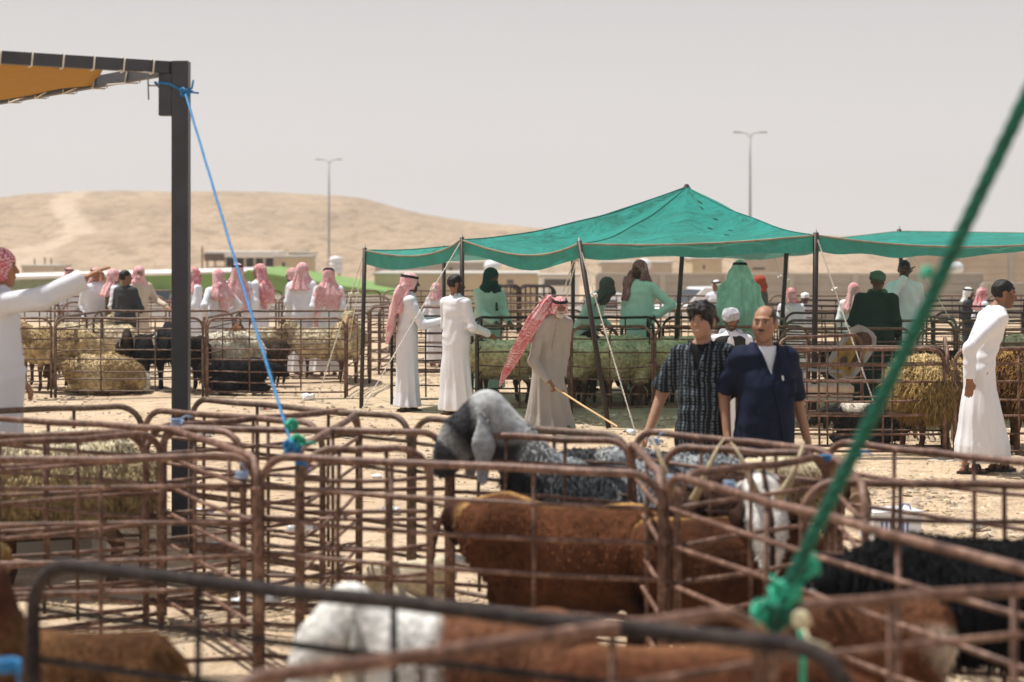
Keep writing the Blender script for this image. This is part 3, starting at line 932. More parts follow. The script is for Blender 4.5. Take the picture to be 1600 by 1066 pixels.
# ------------------------------------------------------------------ black-framed canopy at the left
M_steel = mat('charcoal_steel', (0.035, 0.037, 0.045), .45, .25, 5, .15, .003, spec=.5)
M_orange = mat_cloth('orange_shade_cloth', (0.50, 0.31, 0.10), trans=0.45)
def shade_canopy():
    D = 12.94
    X = gx(283, D)
    zt = CAMH + (375 - 96) / FPX * D
    root = thing('shade_canopy', 'tall charcoal steel canopy frame with orange cloth at the upper left', 'canopy', (X, D, 0))
    hw = .058
    mb = MB(); mb.box((0, 0, zt / 2), (2 * hw, 2 * hw, zt)); po = mb.build('post', M_steel, root)
    bv = po.modifiers.new('bevel', 'BEVEL'); bv.width = .006; bv.segments = 2
    def beam(p, q, hgt, wd, nm):
        p, q = Vector(p), Vector(q)
        L = (q - p).length; ang = math.atan2(q.y - p.y, q.x - p.x)
        mb = MB(); c = (p + q) / 2
        mb.box((c.x, c.y, c.z), (L, wd, hgt), rz=ang)
        o = mb.build(nm, M_steel, root)
        bv = o.modifiers.new('bevel', 'BEVEL'); bv.width = .004; bv.segments = 2
        return o
    zb = zt - .045
    e1 = Vector((gx(-420, 11.2) - X, 11.2 - D, zb)); e2 = Vector((gx(-330, 21.5) - X, 21.5 - D, zb))
    s1 = Vector((-hw - .002, 0, zb)); s2 = Vector((-hw - .07, hw + .03, zb - .012))
    beam(s1, e1, .085, .06, 'beam'); beam(s2, e2, .085, .06, 'beam')
    mb = MB(); mb.box((-hw - .046, .0, zt - .235), (.088, .10, .29)); mb.build('bracket', M_steel, root)
    mb = MB(); mb.tube([(-hw - .09, -.02, zt - .17), (-hw - .17, -.02, zt - .17)], .007, 6); mb.tube([(-hw - .17, -.02, zt - .11), (-hw - .165, -.02, zt - .27)], .006, 6); mb.build('bolt', M_lamp, root)
    # shade cloth slung between the beams, pulled back from them with scalloped edges
    n = 40
    d1 = (e1 - s1); d2 = (e2 - s2)
    tip = (s1 + s2) / 2 + (d1.normalized() + d2.normalized()) * .42; tip.z = zb - .02
    V, F_ = [], []
    for i in range(n + 1):
        u = i / n
        sc1 = .10 + .035 * abs(math.sin(u * 9 * math.pi)); sc2 = .13 + .10 * abs(math.sin(u * 8 * math.pi))
        a = s1 + d1 * (.17 + .83 * u); b = s2 + d2 * (.13 + .87 * u)
        ab = (b - a).normalized()
        a = a + ab * sc1 * min(1, u * 6 + .3); b = b - ab * sc2 * min(1, u * 6 + .3)
        for k in range(13):
            w_ = k / 12
            p = a.lerp(b, w_); p.z += -.015 - .20 * u * (4 * w_ * (1 - w_)) * .5 + .008 * math.sin(u * 30 + k)
            V.append(p)
    for i in range(n):
        for k in range(12): F_.append((i * 13 + k, i * 13 + k + 1, (i + 1) * 13 + k + 1, (i + 1) * 13 + k))
    mb = MB(); mb.add(V, F_); sh = mb.build('shade_cloth', M_orange, root, True)
    so = sh.modifiers.new('solid', 'SOLIDIFY'); so.thickness = .004
    for side, (s_, d) in enumerate(((s1, d1), (s2, d2))):
        mb = MB(); line = [V[i * 13 + (0 if side == 0 else 12)] for i in range(n + 1)]
        mb.tube(line, .011, 6); mb.build('hem_rope', mat('hem_cord', (.06, .05, .04), .9), sh, True)
    def lace(s_, d, u, slant, edge):
        c = s_ + d * u
        t = d.normalized(); nrm = Vector((-t.y, t.x, 0)); up = Vector((0, 0, 1))
        hh, ww = .049, .037
        loop = [c - nrm * ww - up * hh, c - nrm * ww + up * hh, c + nrm * ww + up * hh + t * slant * .5, c + nrm * ww - up * hh + t * slant]
        mb = MB(); mb.tube(loop + [loop[0] + t * slant * .3], .0065, 5)
        mb.tube([loop[3], edge], .0065, 5)
        mb.build('lacing', M_wrope, root, True)
    for k in range(11):
        u = .05 + k * .075
        i = max(0, min(n, int((u - .15) / .85 * n)))
        lace(s1, d1, u, .02, V[i * 13] + Vector((0, 0, 0)))
    for k in range(15):
        u = .05 + k * .058
        i = max(0, min(n, int((u - .13) / .87 * n)))
        lace(s2, d2, u, .10, V[i * 13 + 12])
    # rest of the frame, out of view to the left
    for e_ in (e1, e2):
        mb = MB(); mb.box((e_.x, e_.y, zt / 2), (.11, .11, zt)); mb.build('post', M_steel, root)
    return X, zt
CX, CZT = shade_canopy()

M_blue = mat('blue_rope', (0.03, 0.20, 0.44), .6, .25, 40)
M_grope = mat('green_rope', (0.004, 0.095, 0.06), .55, .3, 40)
M_grope2 = mat('bright_green_cord', (0.03, 0.38, 0.24), .55, .3, 40)
def knot(mb, c, r, size, seed, turns=3):
    rs = random.Random(seed)
    pts = []
    for i in range(turns * 12):
        a = i / 12 * 6.283
        pts.append(Vector(c) + Vector((math.cos(a) * size * (.7 + .4 * rs.random()), math.sin(a * 1.0) * size * .7, math.sin(a * 2.3 + 1) * size * .7 + (i / (turns * 12) - .5) * size)))
    mb.tube(pts, r, 6)
def fray(mb, c, L, seed):
    rs = random.Random(seed)
    for _ in range(12):
        d = Vector((rs.uniform(-1, 1), rs.uniform(-1, .3), rs.uniform(-1, .6))).normalized() * L * rs.uniform(.5, 1)
        mb.tube([c, c + d * .5 + Vector((0, 0, .01)), c + d], .0025, 4)
def blue_rope():
    D = 12.94
    root = thing('blue_guy_rope', 'blue rope tied round the canopy post and strained down to the pens', 'rope')
    zk = CAMH + (375 - 146) / FPX * D
    k0 = Vector((gx(291, D) + .005, D - .075, zk))
    end = W(457, 700, 9.35)
    mb = MB(); rope_mesh(mb, [k0, k0.lerp(end, .5) - Vector((0, 0, .015)), end], .009, 3, pitch=.06, n=5, seg=220); mb.build('strand', M_blue, root, True)
    mb = MB()
    hw = .067
    z = zk
    loop = [(CX - hw - .08, D - hw, z + .07), (CX - hw, D - hw, z + .06), (CX + hw * .6, D - hw - .012, z), (CX + hw, D - hw, z), (CX + hw, D + hw, z + .02), (CX - hw - .1, D + hw, z + .05), (CX - hw - .10, D - hw, z + .07)]
    mb.tube(loop, .010, 6); knot(mb, k0, .010, .028, 3); 
    mb.tube([k0, k0 + Vector((.05, -.01, .03)), k0 + Vector((.058, 0, .085))], .008, 5)
    mb.tube([k0, k0 + Vector((.05, -.01, .0)), k0 + Vector((.095, 0, -.005))], .007, 5)
    mb.build('knot', M_blue, root, True)
    mb = MB(); knot(mb, end, .011, .04, 8, 3); mb.build('end_knot', M_blue, root, True)
    mb = MB(); knot(mb, W(456, 664, 9.4), .010, .028, 9, 2); knot(mb, W(464, 690, 9.35), .009, .035, 10, 2); mb.tube([end, end + Vector((.09, 0, .03)), end + Vector((.12, 0, .02))], .007, 5); mb.build('green_cord_knot', M_grope2, root, True)
blue_rope()
def green_rope():
    root = thing('green_rope', 'thick dark green rope slanting up from the nearest pen rails', 'rope')
    a = W(1208, 962, 5.32); b = W(1690, -30, 4.75)
    mb = MB(); rope_mesh(mb, [a, a.lerp(b, .5) - Vector((0, 0, .02)), b], .0185, 4, pitch=.20, n=7, seg=150); mb.build('strand', M_grope, root, True)
    # bright cord lashed in loops round the rail
    mb = MB(); knot(mb, W(1228, 925, 5.3), .007, .042, 4, 4); knot(mb, W(1262, 885, 5.3), .007, .034, 5, 3); knot(mb, W(1192, 955, 5.3), .007, .030, 6, 2); fray(mb, W(1262, 872, 5.3), .07, 9); fray(mb, W(1195, 965, 5.3), .06, 7)
    mb.build('lashing', M_grope2, root, True)
    mb = MB(); knot(mb, W(1218, 960, 5.3), .009, .042, 7, 5); mb.build('lashing', M_grope, root, True)
    mb = MB(); p = W(1250, 965, 5.2); mb.tube([p, p + Vector((0.01, 0, -.1)), p + Vector((-.003, 0, -.45))], .009, 6); mb.build('hanging_end', M_grope2, root, True)
    mb = MB(); knot(mb, W(1449, 425, 5.0), .005, .013, 12, 2); fray(mb, W(1447, 428, 5.0), .03, 12); mb.build('lashing', M_grope2, root, True)
    M_cr = mat('cream_cord', (.62, .56, .38), .9)
    mb = MB(); knot(mb, W(1252, 968, 5.15), .007, .022, 13, 3); mb.tube([W(1252, 970, 5.15), W(1262, 1000, 5.1), W(1296, 1012, 5.1)], .006, 6); mb.build('cream_lashing', M_cr, root, True)
green_rope()
# ------------------------------------------------------------------ livestock pen panels
def rail_material(name, a, b_, c, ro=.58, sp=.45):
    m, t, b = new_mat(name)
    co = t.nodes.new('ShaderNodeTexCoord').outputs['Object']
    n = noise(t, 9, 6, co, .72); n2 = noise(t, 60, 5, co, .65)
    r = ramp(t, n.outputs[0], [(0.38, a), (0.5, b_), (0.60, c)])
    r2 = ramp(t, n2.outputs[0], [(0.36, (.45, .42, .40)), (0.52, (1.05, 1.05, 1.05))])
    t.links.new(mixc(t, r.outputs[0], r2.outputs[0], 1.0, 'MULTIPLY'), b.inputs['Base Color'])
    b.inputs['Roughness'].default_value = ro
    b.inputs['Specular IOR Level'].default_value = sp
    bump(t, b, n2.outputs[0], .4, .002)
    return m
M_rail = [rail_material('rusty_brown_pipe', (.070, .030, .018), (.15, .074, .047), (.28, .165, .118)),
          rail_material('dull_brown_pipe', (.075, .045, .029), (.13, .080, .053), (.22, .145, .10)),
          rail_material('dark_pipe', (.018, .014, .014), (.032, .025, .024), (.055, .042, .038), .8, .2)]
PANELS = {}
def panel_meshes(L, h, nr, nu, rf, rr, mi, seed, sides, bot=.10):
    key = (round(L, 1), h, nr, nu, rf, mi, seed)
    if key in PANELS: return PANELS[key]
    L = round(L, 1)
    rs = random.Random(seed * 17 + nr)
    c = .13 + .03 * rs.random()
    def bend(x, z): return .010 * math.sin(x / L * 3.1 + seed) * (z / h)
    path = [(0, 0, 0), (0, 0, h * .5)]
    for k in range(7):
        a = math.pi / 2 * k / 6
        path.append((c - c * math.cos(a), 0, h - c + c * math.sin(a)))
    for k in range(1, 6):
        x = c + (L - 2 * c) * k / 6
        path.append((x, bend(x, h), h - .012 * math.sin(math.pi * k / 6) * rs.random()))
    for k in range(7):
        a = math.pi / 2 * k / 6
        path.append((L - c + c * math.sin(a), 0, h - c + c * math.cos(a)))
    path += [(L, 0, h * .5), (L, 0, 0)]
    out = []
    mb = MB(); mb.tube(path, rf, sides); out.append(('frame', mb.mesh('pen_frame', M_rail[mi])))
    zs = [bot + (h - bot) * k / nr for k in range(nr)]
    for k, z in enumerate(zs):
        z += rs.uniform(-.018, .018)
        e = 0 if z < h - c else c - math.sqrt(max(0, c * c - (z - h + c) ** 2))
        dz = rs.uniform(-.028, .012); dy = rs.uniform(-.02, .02)
        r_ = rr * (1.15 if k == 0 else 1)
        mb = MB(); mb.tube([(e, 0, z), (L * .25, dy, z + dz * .7), (L * .5, dy, z + dz), (L * .75, dy * .5, z + dz * .7), (L - e, 0, z + rs.uniform(-.008, .008))], r_, max(6, sides - 2))
        if sides >= 12:
            for xe in (e, L - e): mb.tube([(xe - .018, 0, z - .002), (xe + .018, 0, z + .003)], [r_ * 1.25, r_ * 1.35], 7)
        out.append(('rail', mb.mesh('pen_rail', M_rail[mi])))
    for k in range(nu):
        x = L * (k + 1) / (nu + 1) + rs.uniform(-.06, .06)
        mb = MB(); mb.tube([(x, .012, bot), (x + rs.uniform(-.01, .01), .012, h * .6), (x, .012, h - .005)], rr * .95, max(6, sides - 2))
        out.append(('upright', mb.mesh('pen_upright', M_rail[mi])))
    PANELS[key] = out
    return out
def panel(p0, p1, label, group=None, h=1.07, nr=5, nu=2, rf=.020, rr=.0135, mi=0, seed=None, sides=8, lean=0.0, z=0.0, parts=True):
    (x0, y0), (x1, y1) = p0, p1
    L = math.hypot(x1 - x0, y1 - y0)
    seed = rnd.randrange(3) if seed is None else seed
    ms = panel_meshes(L, h, nr, nu, rf, rr, mi, seed, sides)
    z = z + gz(x0, y0)
    if parts:
        t = thing('pen_panel', label, 'fence panel', (x0, y0, z), math.atan2(y1 - y0, x1 - x0), group)
        for nm, me in ms: link(nm, me, t)
    t.rotation_euler[0] = lean
    t.scale = (L / round(L, 1), 1, 1)
    return t
def tp(px, py, h=1.07):
    D = FPX * (CAMH - h) / (py - 375)
    return (gx(px, D), D)
NEAR = 'tubular pen panels nearest the camera'
def near(a, b, label, **k):
    kw = dict(sides=12, rf=.0190, rr=.0112, nr=6, nu=2); kw.update(k)
    return panel(tp(*a), tp(*b), label, NEAR, **kw)
near((52, 878), (1330, 1018), 'dark pen panel nearest the camera, its long top rail crossing the bottom of the picture', mi=2, seed=1, rf=.024, nu=3)
near((330, 1068), (1188, 950), 'brown pen panel rising to the green rope lashing from the bottom left', seed=0, nu=2, rf=.021)
near((1205, 951), (1790, 900), 'brown pen panel running right from the green rope lashing', seed=2)
near((1040, 740), (1660, 905), 'brown pen panel slanting down to the right across the black goat', seed=1, nu=2)
near((408, 712), (1036, 742), 'brown pen panel in front of the brown goat, between the two round-cornered posts', seed=0)
near((-300, 722), (400, 712), 'brown pen panel at the left edge across the dirty white sheep', seed=2)
near((-260, 690), (228, 674), 'brown pen panel with rounded corner over the back of the white sheep', seed=1, mi=0)
near((250, 668), (700, 676), 'brown pen panel with faded blue-tipped corner right of the steel post', seed=0)
near((706, 676), (990, 690), 'brown pen panel behind the grey goat ending in a rounded corner', seed=2)
near((228, 668), (560, 640), 'brown side panel leaning away behind the steel canopy post', seed=1, nu=1)
near((-150, 646), (222, 634), 'dull brown pen panel below the hem of the pointing man', mi=1, seed=0)
near((300, 623), (640, 652), 'long brown pen panel behind the blue rope, left half', mi=1, seed=2)
near((646, 652), (985, 682), 'long brown pen panel continuing behind the grey goat', mi=1, seed=1)
near((226, 640), (504, 662), 'brown pen panel between the steel post and the blue-green knot', mi=0, seed=0)
near((-60, 650), (380, 676), 'brown pen panel crossing behind the steel canopy post low on the left', mi=0, seed=1)
near((990, 672), (1312, 706), 'brown pen panel in front of the navy-shirted man, upper of two', seed=0)
near((1036, 697), (1292, 710), 'brown pen panel in front of the patterned shirt, lower of two', seed=2)
near((1290, 688), (1650, 728), 'brown pen panel crossing below the feet of the walking man', seed=1, mi=0)
near((1255, 752), (1700, 760), 'level brown pen panel over the white carton at the right', seed=0)
near((1300, 712), (1352, 760), 'short brown end panel linking the stacked posts by the white carton', seed=1, nu=0)
near((1058, 742), (1300, 712), 'brown side panel behind the horned goat', seed=2, nu=1)
near((256, 666), (404, 716), 'brown side panel slanting from the blue-tipped corner to the middle corner post', seed=0, nu=2)
near((985, 690), (1034, 742), 'short brown side panel between the two rounded corners behind the grey goat', seed=1, nu=1)
near((-120, 700), (252, 676), 'low brown panel lashed behind the first, across the cream sheep', seed=2, nu=2)
near((470, 702), (672, 700), 'short brown pen panel right of the blue-green knot, ending before the grey goat', seed=1, nu=2)
near((560, 645), (466, 700), 'brown side panel running back from the blue-green knot', seed=0, nu=1)

def mid(p0, p1, label, group, **k):
    kw = dict(h=1.07, nr=6, nu=2, rf=.018, rr=.0105, sides=8, mi=rnd.choice([0, 1, 1])); kw.update(k)
    return panel(p0, p1, label, group, **kw)
GL = 'rusty pen panels of the left-hand sheep pens'
yl = 24.9
mid((-8.6, yl + .2), (gx(80, yl), yl), 'pen panel at the left edge half hidden by the pointing man', GL, nr=7)
mid((gx(87, yl), yl), (gx(316, yl), yl + .05), 'front pen panel across the two straw-coloured sheep', GL, nr=7)
mid((gx(324, yl), yl), (gx(540, yl), yl - .05), 'front pen panel with bent round corner beside the tent pole', GL, nr=7)
for i, px in enumerate((83, 320, 541)):
    x = gx(px, yl)
    mid((x, yl + .1), (x + .12, yl + 2.45), ['side panel running back beside the straw-coloured sheep', 'side panel between the black goats and the white sheep', 'side panel behind the crumpled white bottle'][i], GL, nu=1)
mid((-8.6, 27.6), (-6.3, 27.5), 'second-row pen panel behind the pointing arm', GL)
mid((-6.2, 27.5), (-4.15, 27.6), 'second-row pen panel behind the black goats', GL)
mid((-4.1, 27.5), (-2.1, 27.5), 'second-row pen panel before the men in pink headcloths', GL)
GF = 'crowded rusty pen panels in the far rows'
ORD = ['first', 'second', 'third', 'fourth', 'fifth', 'sixth', 'seventh', 'eighth', 'ninth', 'tenth', 'eleventh']
def row(y, x0, x1, lab, side=True, n=2.05, **k):
    x = x0; i = 0
    while x < x1 - .5:
        L = n + rnd.uniform(-.15, .15)
        mid((x, y + rnd.uniform(-.12, .12)), (x + L, y + rnd.uniform(-.12, .12)), lab + ', ' + ORD[i] + ' from the left', GF, seed=i % 3, sides=6, h=1.07, **k)
        if side and rnd.random() < .8:
            mid((x + .03, y + .15), (x + rnd.uniform(-.2, .3), y + 2.0), lab.replace('panel', 'side panel', 1) + ', ' + ORD[i] + ' from the left', GF, seed=i % 3, nu=1, sides=6, **k)
        x += L + .06; i += 1
row(31.4, -9.6, -2.3, 'rusty panel in the row behind the men in pink headcloths')
row(34.6, -10.5, -1.6, 'rusty panel in the rows farther back on the left', nr=5)
row(38.5, -11.0, -1.0, 'rusty panel in the rearmost rows on the left', nr=5, side=False)
row(29.0, -2.25, -.6, 'rusty panel left of the bare-headed man in white', nr=7)
row(29.3, -2.1, -.7, 'rear panel of the stack beside the bare-headed man in white', nr=7, side=False)
GT = 'pen panels under the green tent'
yt = 22.6
mid((gx(612, 23.9), 23.9), (gx(700, 23.9), 23.8), 'pen panel between the two men in white', GT, nu=2, nr=6, mi=2)
mid((gx(744, yt), yt + .1), (gx(889, yt), yt), 'front tent panel behind the old man, across the left green-lit sheep', GT, nu=1, nr=6, mi=1)
mid((gx(893, yt), yt), (gx(1019, yt), yt - .05), 'front tent panel across the middle green-lit sheep', GT, nu=1, nr=6, mi=0)
mid((gx(1023, yt), yt - .05), (gx(1262, yt), yt - .1), 'front tent panel behind the two walking friends', GT, nr=6, mi=0)
mid((gx(746, yt), yt + .15), (gx(752, 25), 25.1), 'side panel at the left end of the tent pen', GT, nu=1, mi=2)
mid((gx(893, yt), yt + .1), (gx(893, 25), 25.1), 'side panel splitting the tent pens behind the old man', GT, nu=1, mi=2)
mid((gx(1021, yt), yt), (gx(1012, 25), 25), 'side panel splitting the tent pens by the mint-green man', GT, nu=1, mi=2)
for i, (a, b) in enumerate(((738, 868), (872, 1030), (1036, 1205))):
    mid((gx(a, 25.2), 25.2), (gx(b, 25.2), 25.2), ['dark rear tent panel under the hands of the man in the dark green scarf', 'dark rear tent panel below the grey-scarfed man', 'dark rear tent panel below the large green headcloth'][i], GT, mi=2, nr=6)
row(27.8, -.9, 4.4, 'rusty panel in the rows behind the tent sheep', mi=1, nr=6)
row(31.0, -1.2, 5.0, 'rusty panel in the second row behind the tent', mi=1, nr=6)
row(35.0, -1.6, 14, 'rusty panel in the third row behind the tent', mi=1, nr=5, side=False)
GS = 'stacked pen panels standing on the far side under the tent'
for i in range(4):
    y = 41.8 + i * .5
    mid((gx(752 + i * 3, y), y), (gx(806 + i * 3, y), y), 'dark panel in the far stack above the old man', GS, mi=2, nr=7, nu=4, n=None) if False else mid((gx(752 + i * 3, y), y), (gx(808 + i * 2, y), y), 'dark panel in the far stack, left-hand pile, above the old man', GS, mi=2, nr=5, nu=3)
    mid((gx(812, y), y), (gx(868 - i * 2, y), y), 'dark panel in the far stack, right-hand pile, above the old man', GS, mi=2, nr=5, nu=3)
GR = 'rusty pen panels of the right-hand pens'
yr = 17.9
mid((gx(1190, yr), yr + .05), (gx(1476, yr), yr), 'rusty panel in front of the golden sheep, right of the navy-shirted man', GR, nr=6, mi=0, rr=.012, rf=.02)
mid((gx(1492, yr), yr), (gx(1815, yr), yr + .1), 'rusty panel behind the walking man at the right', GR, nr=6, mi=0, rr=.012, rf=.02)
mid((gx(1484, yr), yr + .1), (gx(1476, 20.1), 20.1), 'side panel beside the golden sheep', GR, nu=1, mi=0)
mid((gx(1196, yr + .3), yr + .3), (gx(1480, yr + .3), yr + .28), 'second panel lashed just behind the golden sheep panel', GR, nr=6, mi=1)
mid((gx(1216, 19.9), 19.9), (gx(1352, 20.4), 20.6), 'panel with raised rounded corner behind the navy-shirted man', GR, mi=0)
mid((gx(1220, 22.0), 22.0), (gx(1426, 22), 22.0), 'rusty panel across the broken chair', GR, mi=1)
mid((gx(1433, 21.8), 21.8), (gx(1700, 21.8), 21.7), 'rusty panel beyond the golden sheep, right of the dark-coated man', GR, mi=1)
mid((gx(1429, 19.8), 19.8), (gx(1430, 21.8), 21.8), 'side panel between the broken chair and the golden sheep', GR, nu=1, mi=1)
row(24.2, gx(1225, 24.2), 8.4, 'rusty panel in the rows behind the broken chair', mi=1, nr=6)
row(26.8, gx(1225, 26.8), 9.2, 'rusty panel in the rows below the dark-coated man', mi=2, nr=6)
row(29.6, gx(1225, 29.6), 10.2, 'dark panel in the back rows at the right', mi=2, nr=5)
row(32.4, 5.0, 10.5, 'dark panel in the rearmost rows at the right', mi=2, nr=5, side=False)
# ------------------------------------------------------------------ people
M_skin = mat_attr('skin', .55, .06, 40, .15, .002, .35, sss=.06)
M_hair = mat('black_hair', (.010, .008, .007), .5, .4, 60, .8, .006, .25, bscale=120)
M_hairg = mat('greying_hair', (.035, .028, .024), .6, .6, 90, .6, .006, .3)
M_agal = mat('black_agal_cord', (.01, .01, .012), .8, .2, 30)
M_sandal = mat('black_sandal_leather', (.02, .017, .016), .5, .2, 20)
M_white = mat_cloth('white_thobe', (.80, .81, .85), trans=.10, wr=.45, var=.02)
M_white2 = mat_cloth('pale_thobe', (.73, .74, .79), trans=.10, wr=.45, var=.03)
M_greyth = mat_cloth('stone_grey_thobe', (.37, .345, .315), wr=.5, trans=.05)
M_mint = mat_cloth('mint_green_thobe', (.56, .80, .71), wr=.6, trans=.12)
M_mint2 = mat_cloth('dusty_mint_thobe', (.46, .62, .55), wr=.6, trans=.10)
M_navy = mat_cloth('navy_shirt', (.0065, .0115, .032), wr=.75, rough=.8)
M_char = mat_cloth('charcoal_shirt', (.045, .05, .055), wr=.6)
M_beigeth = mat_cloth('cream_thobe', (.55, .47, .37), wr=.5)
M_olive = mat_cloth('olive_waistcoat', (.10, .08, .035), wr=.5)
M_dkgreen = mat_cloth('dark_green_coat', (.016, .034, .026), wr=.5)
M_dkgreen2 = mat_cloth('dark_green_scarf', (.008, .045, .036), wr=.9)
M_grscarf = mat_cloth('grey_scarf', (.075, .085, .08), wr=.9)
M_turban = mat_cloth('striped_grey_turban', (.38, .39, .41), wr=1.0, var=.4)
M_grturban = mat_cloth('green_turban', (.07, .13, .09), wr=1.0, var=.3)
M_waist = mat_cloth('dark_waistcoat', (.03, .028, .027), wr=.5)
M_black = mat_cloth('black_tshirt', (.008, .008, .009), wr=.3)
M_bigmint = mat_cloth('thin_green_headcloth', (.50, .78, .66), wr=1.2, var=.25, trans=.35)
M_red = mat_check('red_white_headcloth', (.52, .030, .045), (.78, .66, .66), .014, .0)
M_pink = mat_check('pinkish_headcloth', (.56, .11, .13), (.80, .70, .69), .011, -.06)
M_maroon = mat_check('maroon_headcloth', (.17, .018, .022), (.45, .36, .35), .014, .10)
M_whitecl = mat_cloth('white_headcloth', (.78, .77, .75), wr=.5)

def pattern_shirt():
    m, t, b = new_mat('striped_patterned_shirt')
    co = t.nodes.new('ShaderNodeTexCoord').outputs['Object']
    nz = noise(t, 4, 2, co)
    v = t.nodes.new('ShaderNodeVectorMath'); v.operation = 'SCALE'; t.links.new(nz.outputs['Color'], v.inputs[0]); v.inputs['Scale'].default_value = .07
    ad = t.nodes.new('ShaderNodeVectorMath'); ad.operation = 'ADD'; t.links.new(co, ad.inputs[0]); t.links.new(v.outputs[0], ad.inputs[1])
    sp = t.nodes.new('ShaderNodeSeparateXYZ'); t.links.new(ad.outputs[0], sp.inputs[0])
    def mth(op, a, bb=None, c=None):
        n = t.nodes.new('ShaderNodeMath'); n.operation = op
        for i, q in enumerate((a, bb, c)):
            if q is None: continue
            if isinstance(q, (int, float)): n.inputs[i].default_value = q
            else: t.links.new(q, n.inputs[i])
        return n.outputs[0]
    sx_ = mth('SINE', mth('MULTIPLY', sp.outputs['X'], 190.0))
    sx2 = mth('SINE', mth('MULTIPLY', sp.outputs['X'], 95.0))
    sz = mth('SINE', mth('MULTIPLY', sp.outputs['Z'], 300.0))
    sz2 = mth('SINE', mth('MULTIPLY', sp.outputs['Z'], 110.0))
    line = mth('MULTIPLY', mth('GREATER_THAN', sx_, .80), mth('GREATER_THAN', sz, -.5))
    line2 = mth('MULTIPLY', mth('GREATER_THAN', sx2, .93), mth('GREATER_THAN', mth('ADD', sz2, sz), -.3))
    tot = mth('MINIMUM', mth('ADD', mth('MULTIPLY', line, .75), line2), 1.0)
    c = mixc(t, (.010, .013, .018), (.16, .20, .23), tot)
    t.links.new(c, b.inputs['Base Color']); b.inputs['Roughness'].default_value = .85
    b.inputs['Specular IOR Level'].default_value = .15
    bump(t, b, nz.outputs[0], .6, .02)
    return m
M_pattern = pattern_shirt()

HC = 1.606     # head centre height in a 1.75 m body
def rot_head(P, c, yaw, pitch, roll=0):
    x, y, z = P[0] - c[0], P[1] - c[1], P[2] - c[2]
    a = R(yaw); ca, sa = math.cos(a), math.sin(a)       # undo yaw
    x, y = x * ca + y * sa, -x * sa + y * ca
    a = R(pitch); ca, sa = math.cos(a), math.sin(a)     # undo pitch (positive looks down)
    y, z = y * ca + z * sa, -y * sa + z * ca
    if roll:
        a = R(roll); ca, sa = math.cos(a), math.sin(a)
        x, z = x * ca + z * sa, -x * sa + z * ca
    return x, y, z
def head_sdf(Q, nb, fat=1.0):
    q = (np.abs(Q[0]), Q[1], Q[2])
    d = ell(Q, (0, .012, .022), (.076, .096, .100))
    d = smin(d, ell(Q, (0, -.030, -.045), (.058 * fat, .064, .074)), .03)
    d = smin(d, ell(q, (.038, -.060, -.020), (.024 * fat, .024, .028)), .02)
    d = smin(d, rc(Q, (0, -.068, -.095), (0, -.060, -.085), .019 * fat, .024), .02)
    d = smin(d, rc(q, (.010, -.084, .036), (.042, -.070, .034), .012, .009), .012)
    d = smax(d, -ell(q, (.031, -.104, .012), (.017, .020, .012)), .012)
    d = smin(d, ell(q, (.031, -.077, .012), (.0135, .0125, .0115)), .003)
    d = smin(d, rc(Q, (0, -.088, .022), (0, -.110, -.020), .007, .0125), .010)
    d = smin(d, ell(q, (.012, -.098, -.024), (.008, .009, .007)), .006)
    d = smin(d, rc(Q, (-.017, -.088, -.051), (.017, -.088, -.051), .0065, .0065), .008)
    d = smin(d, rc(Q, (-.014, -.086, -.064), (.014, -.086, -.064), .0070, .0070), .008)
    ear = ell(q, (.079, .012, -.005), (.010, .020, .033))
    ear = smax(ear, -ell(q, (.090, .006, -.003), (.008, .011, .020)), .006)
    d = smin(d, ear, .010)
    return d
def face_color(v, skin, hair, beard, brow, lipk=1.0, smile=False):
    """v in head frame"""
    x, y, z = v[:, 0], v[:, 1], v[:, 2]
    ax = np.abs(x)
    c = np.tile(np.array(skin, float), (len(v), 1))
    front = y < -.045
    def put(m, col_, k=1.0):
        m = np.clip(m, 0, 1)[:, None] * k
        c[:] = c * (1 - m) + np.array(col_) * m
    def blob(cx, cz, rx, rz, soft=.4):
        d_ = ((ax - cx) / rx) ** 2 + ((z - cz) / rz) ** 2
        return np.clip((1.3 - d_) / soft, 0, 1) * front
    put(blob(.0, -.058, .022, .010), (skin[0] * .72, skin[1] * .45, skin[2] * .42), .45 * lipk)
    put(blob(.012, -.030, .004, .0035), tuple(s_ * .25 for s_ in skin), .8)
    put(blob(.031, .0125, .0135, .0060), (.42, .38, .34), .7)
    put(blob(.031, .0125, .0062, .0062), (.012, .008, .006), 1.0)
    put(blob(.031, .0190, .0150, .0028), (.02, .012, .009), .9)
    put(blob(.0, .06, .05, .02, 1.0), (skin[0] * 1.12, skin[1] * 1.1, skin[2] * 1.05), .4)
    put(blob(.032, .032, .021, .0055), brow, .9)
    put(blob(.040, -.022, .018, .018, 1.0), (skin[0] * 1.05, skin[1] * .82, skin[2] * .78), .35)
    if beard:
        bc, mode = beard
        jaw = np.clip((-.038 - z + .9 * np.clip(ax - .03, 0, 1)) / .012, 0, 1) * (y < .01) * (y > -.2)
        jaw = np.clip((-.030 - z + np.where(ax > .035, (ax - .035) * 1.6, 0)) / .010, 0, 1) * (y < .0)
        mouth = blob(0, -.056, .024, .009)
        if mode in ('full', 'stubble'):
            put(jaw * (1 - mouth), bc, .95 if mode == 'full' else .45)
        if mode in ('full', 'moustache', 'stubble'):
            ms = blob(.0, -.040, .028, .0075)
            put(ms, bc, .95 if mode != 'stubble' else .5)
        if mode == 'moustache': put(jaw, bc, .18)
    if smile:
        put(blob(0, -.057 + .012 * 0, .017, .0042), (.62, .58, .52), .95)
    return c

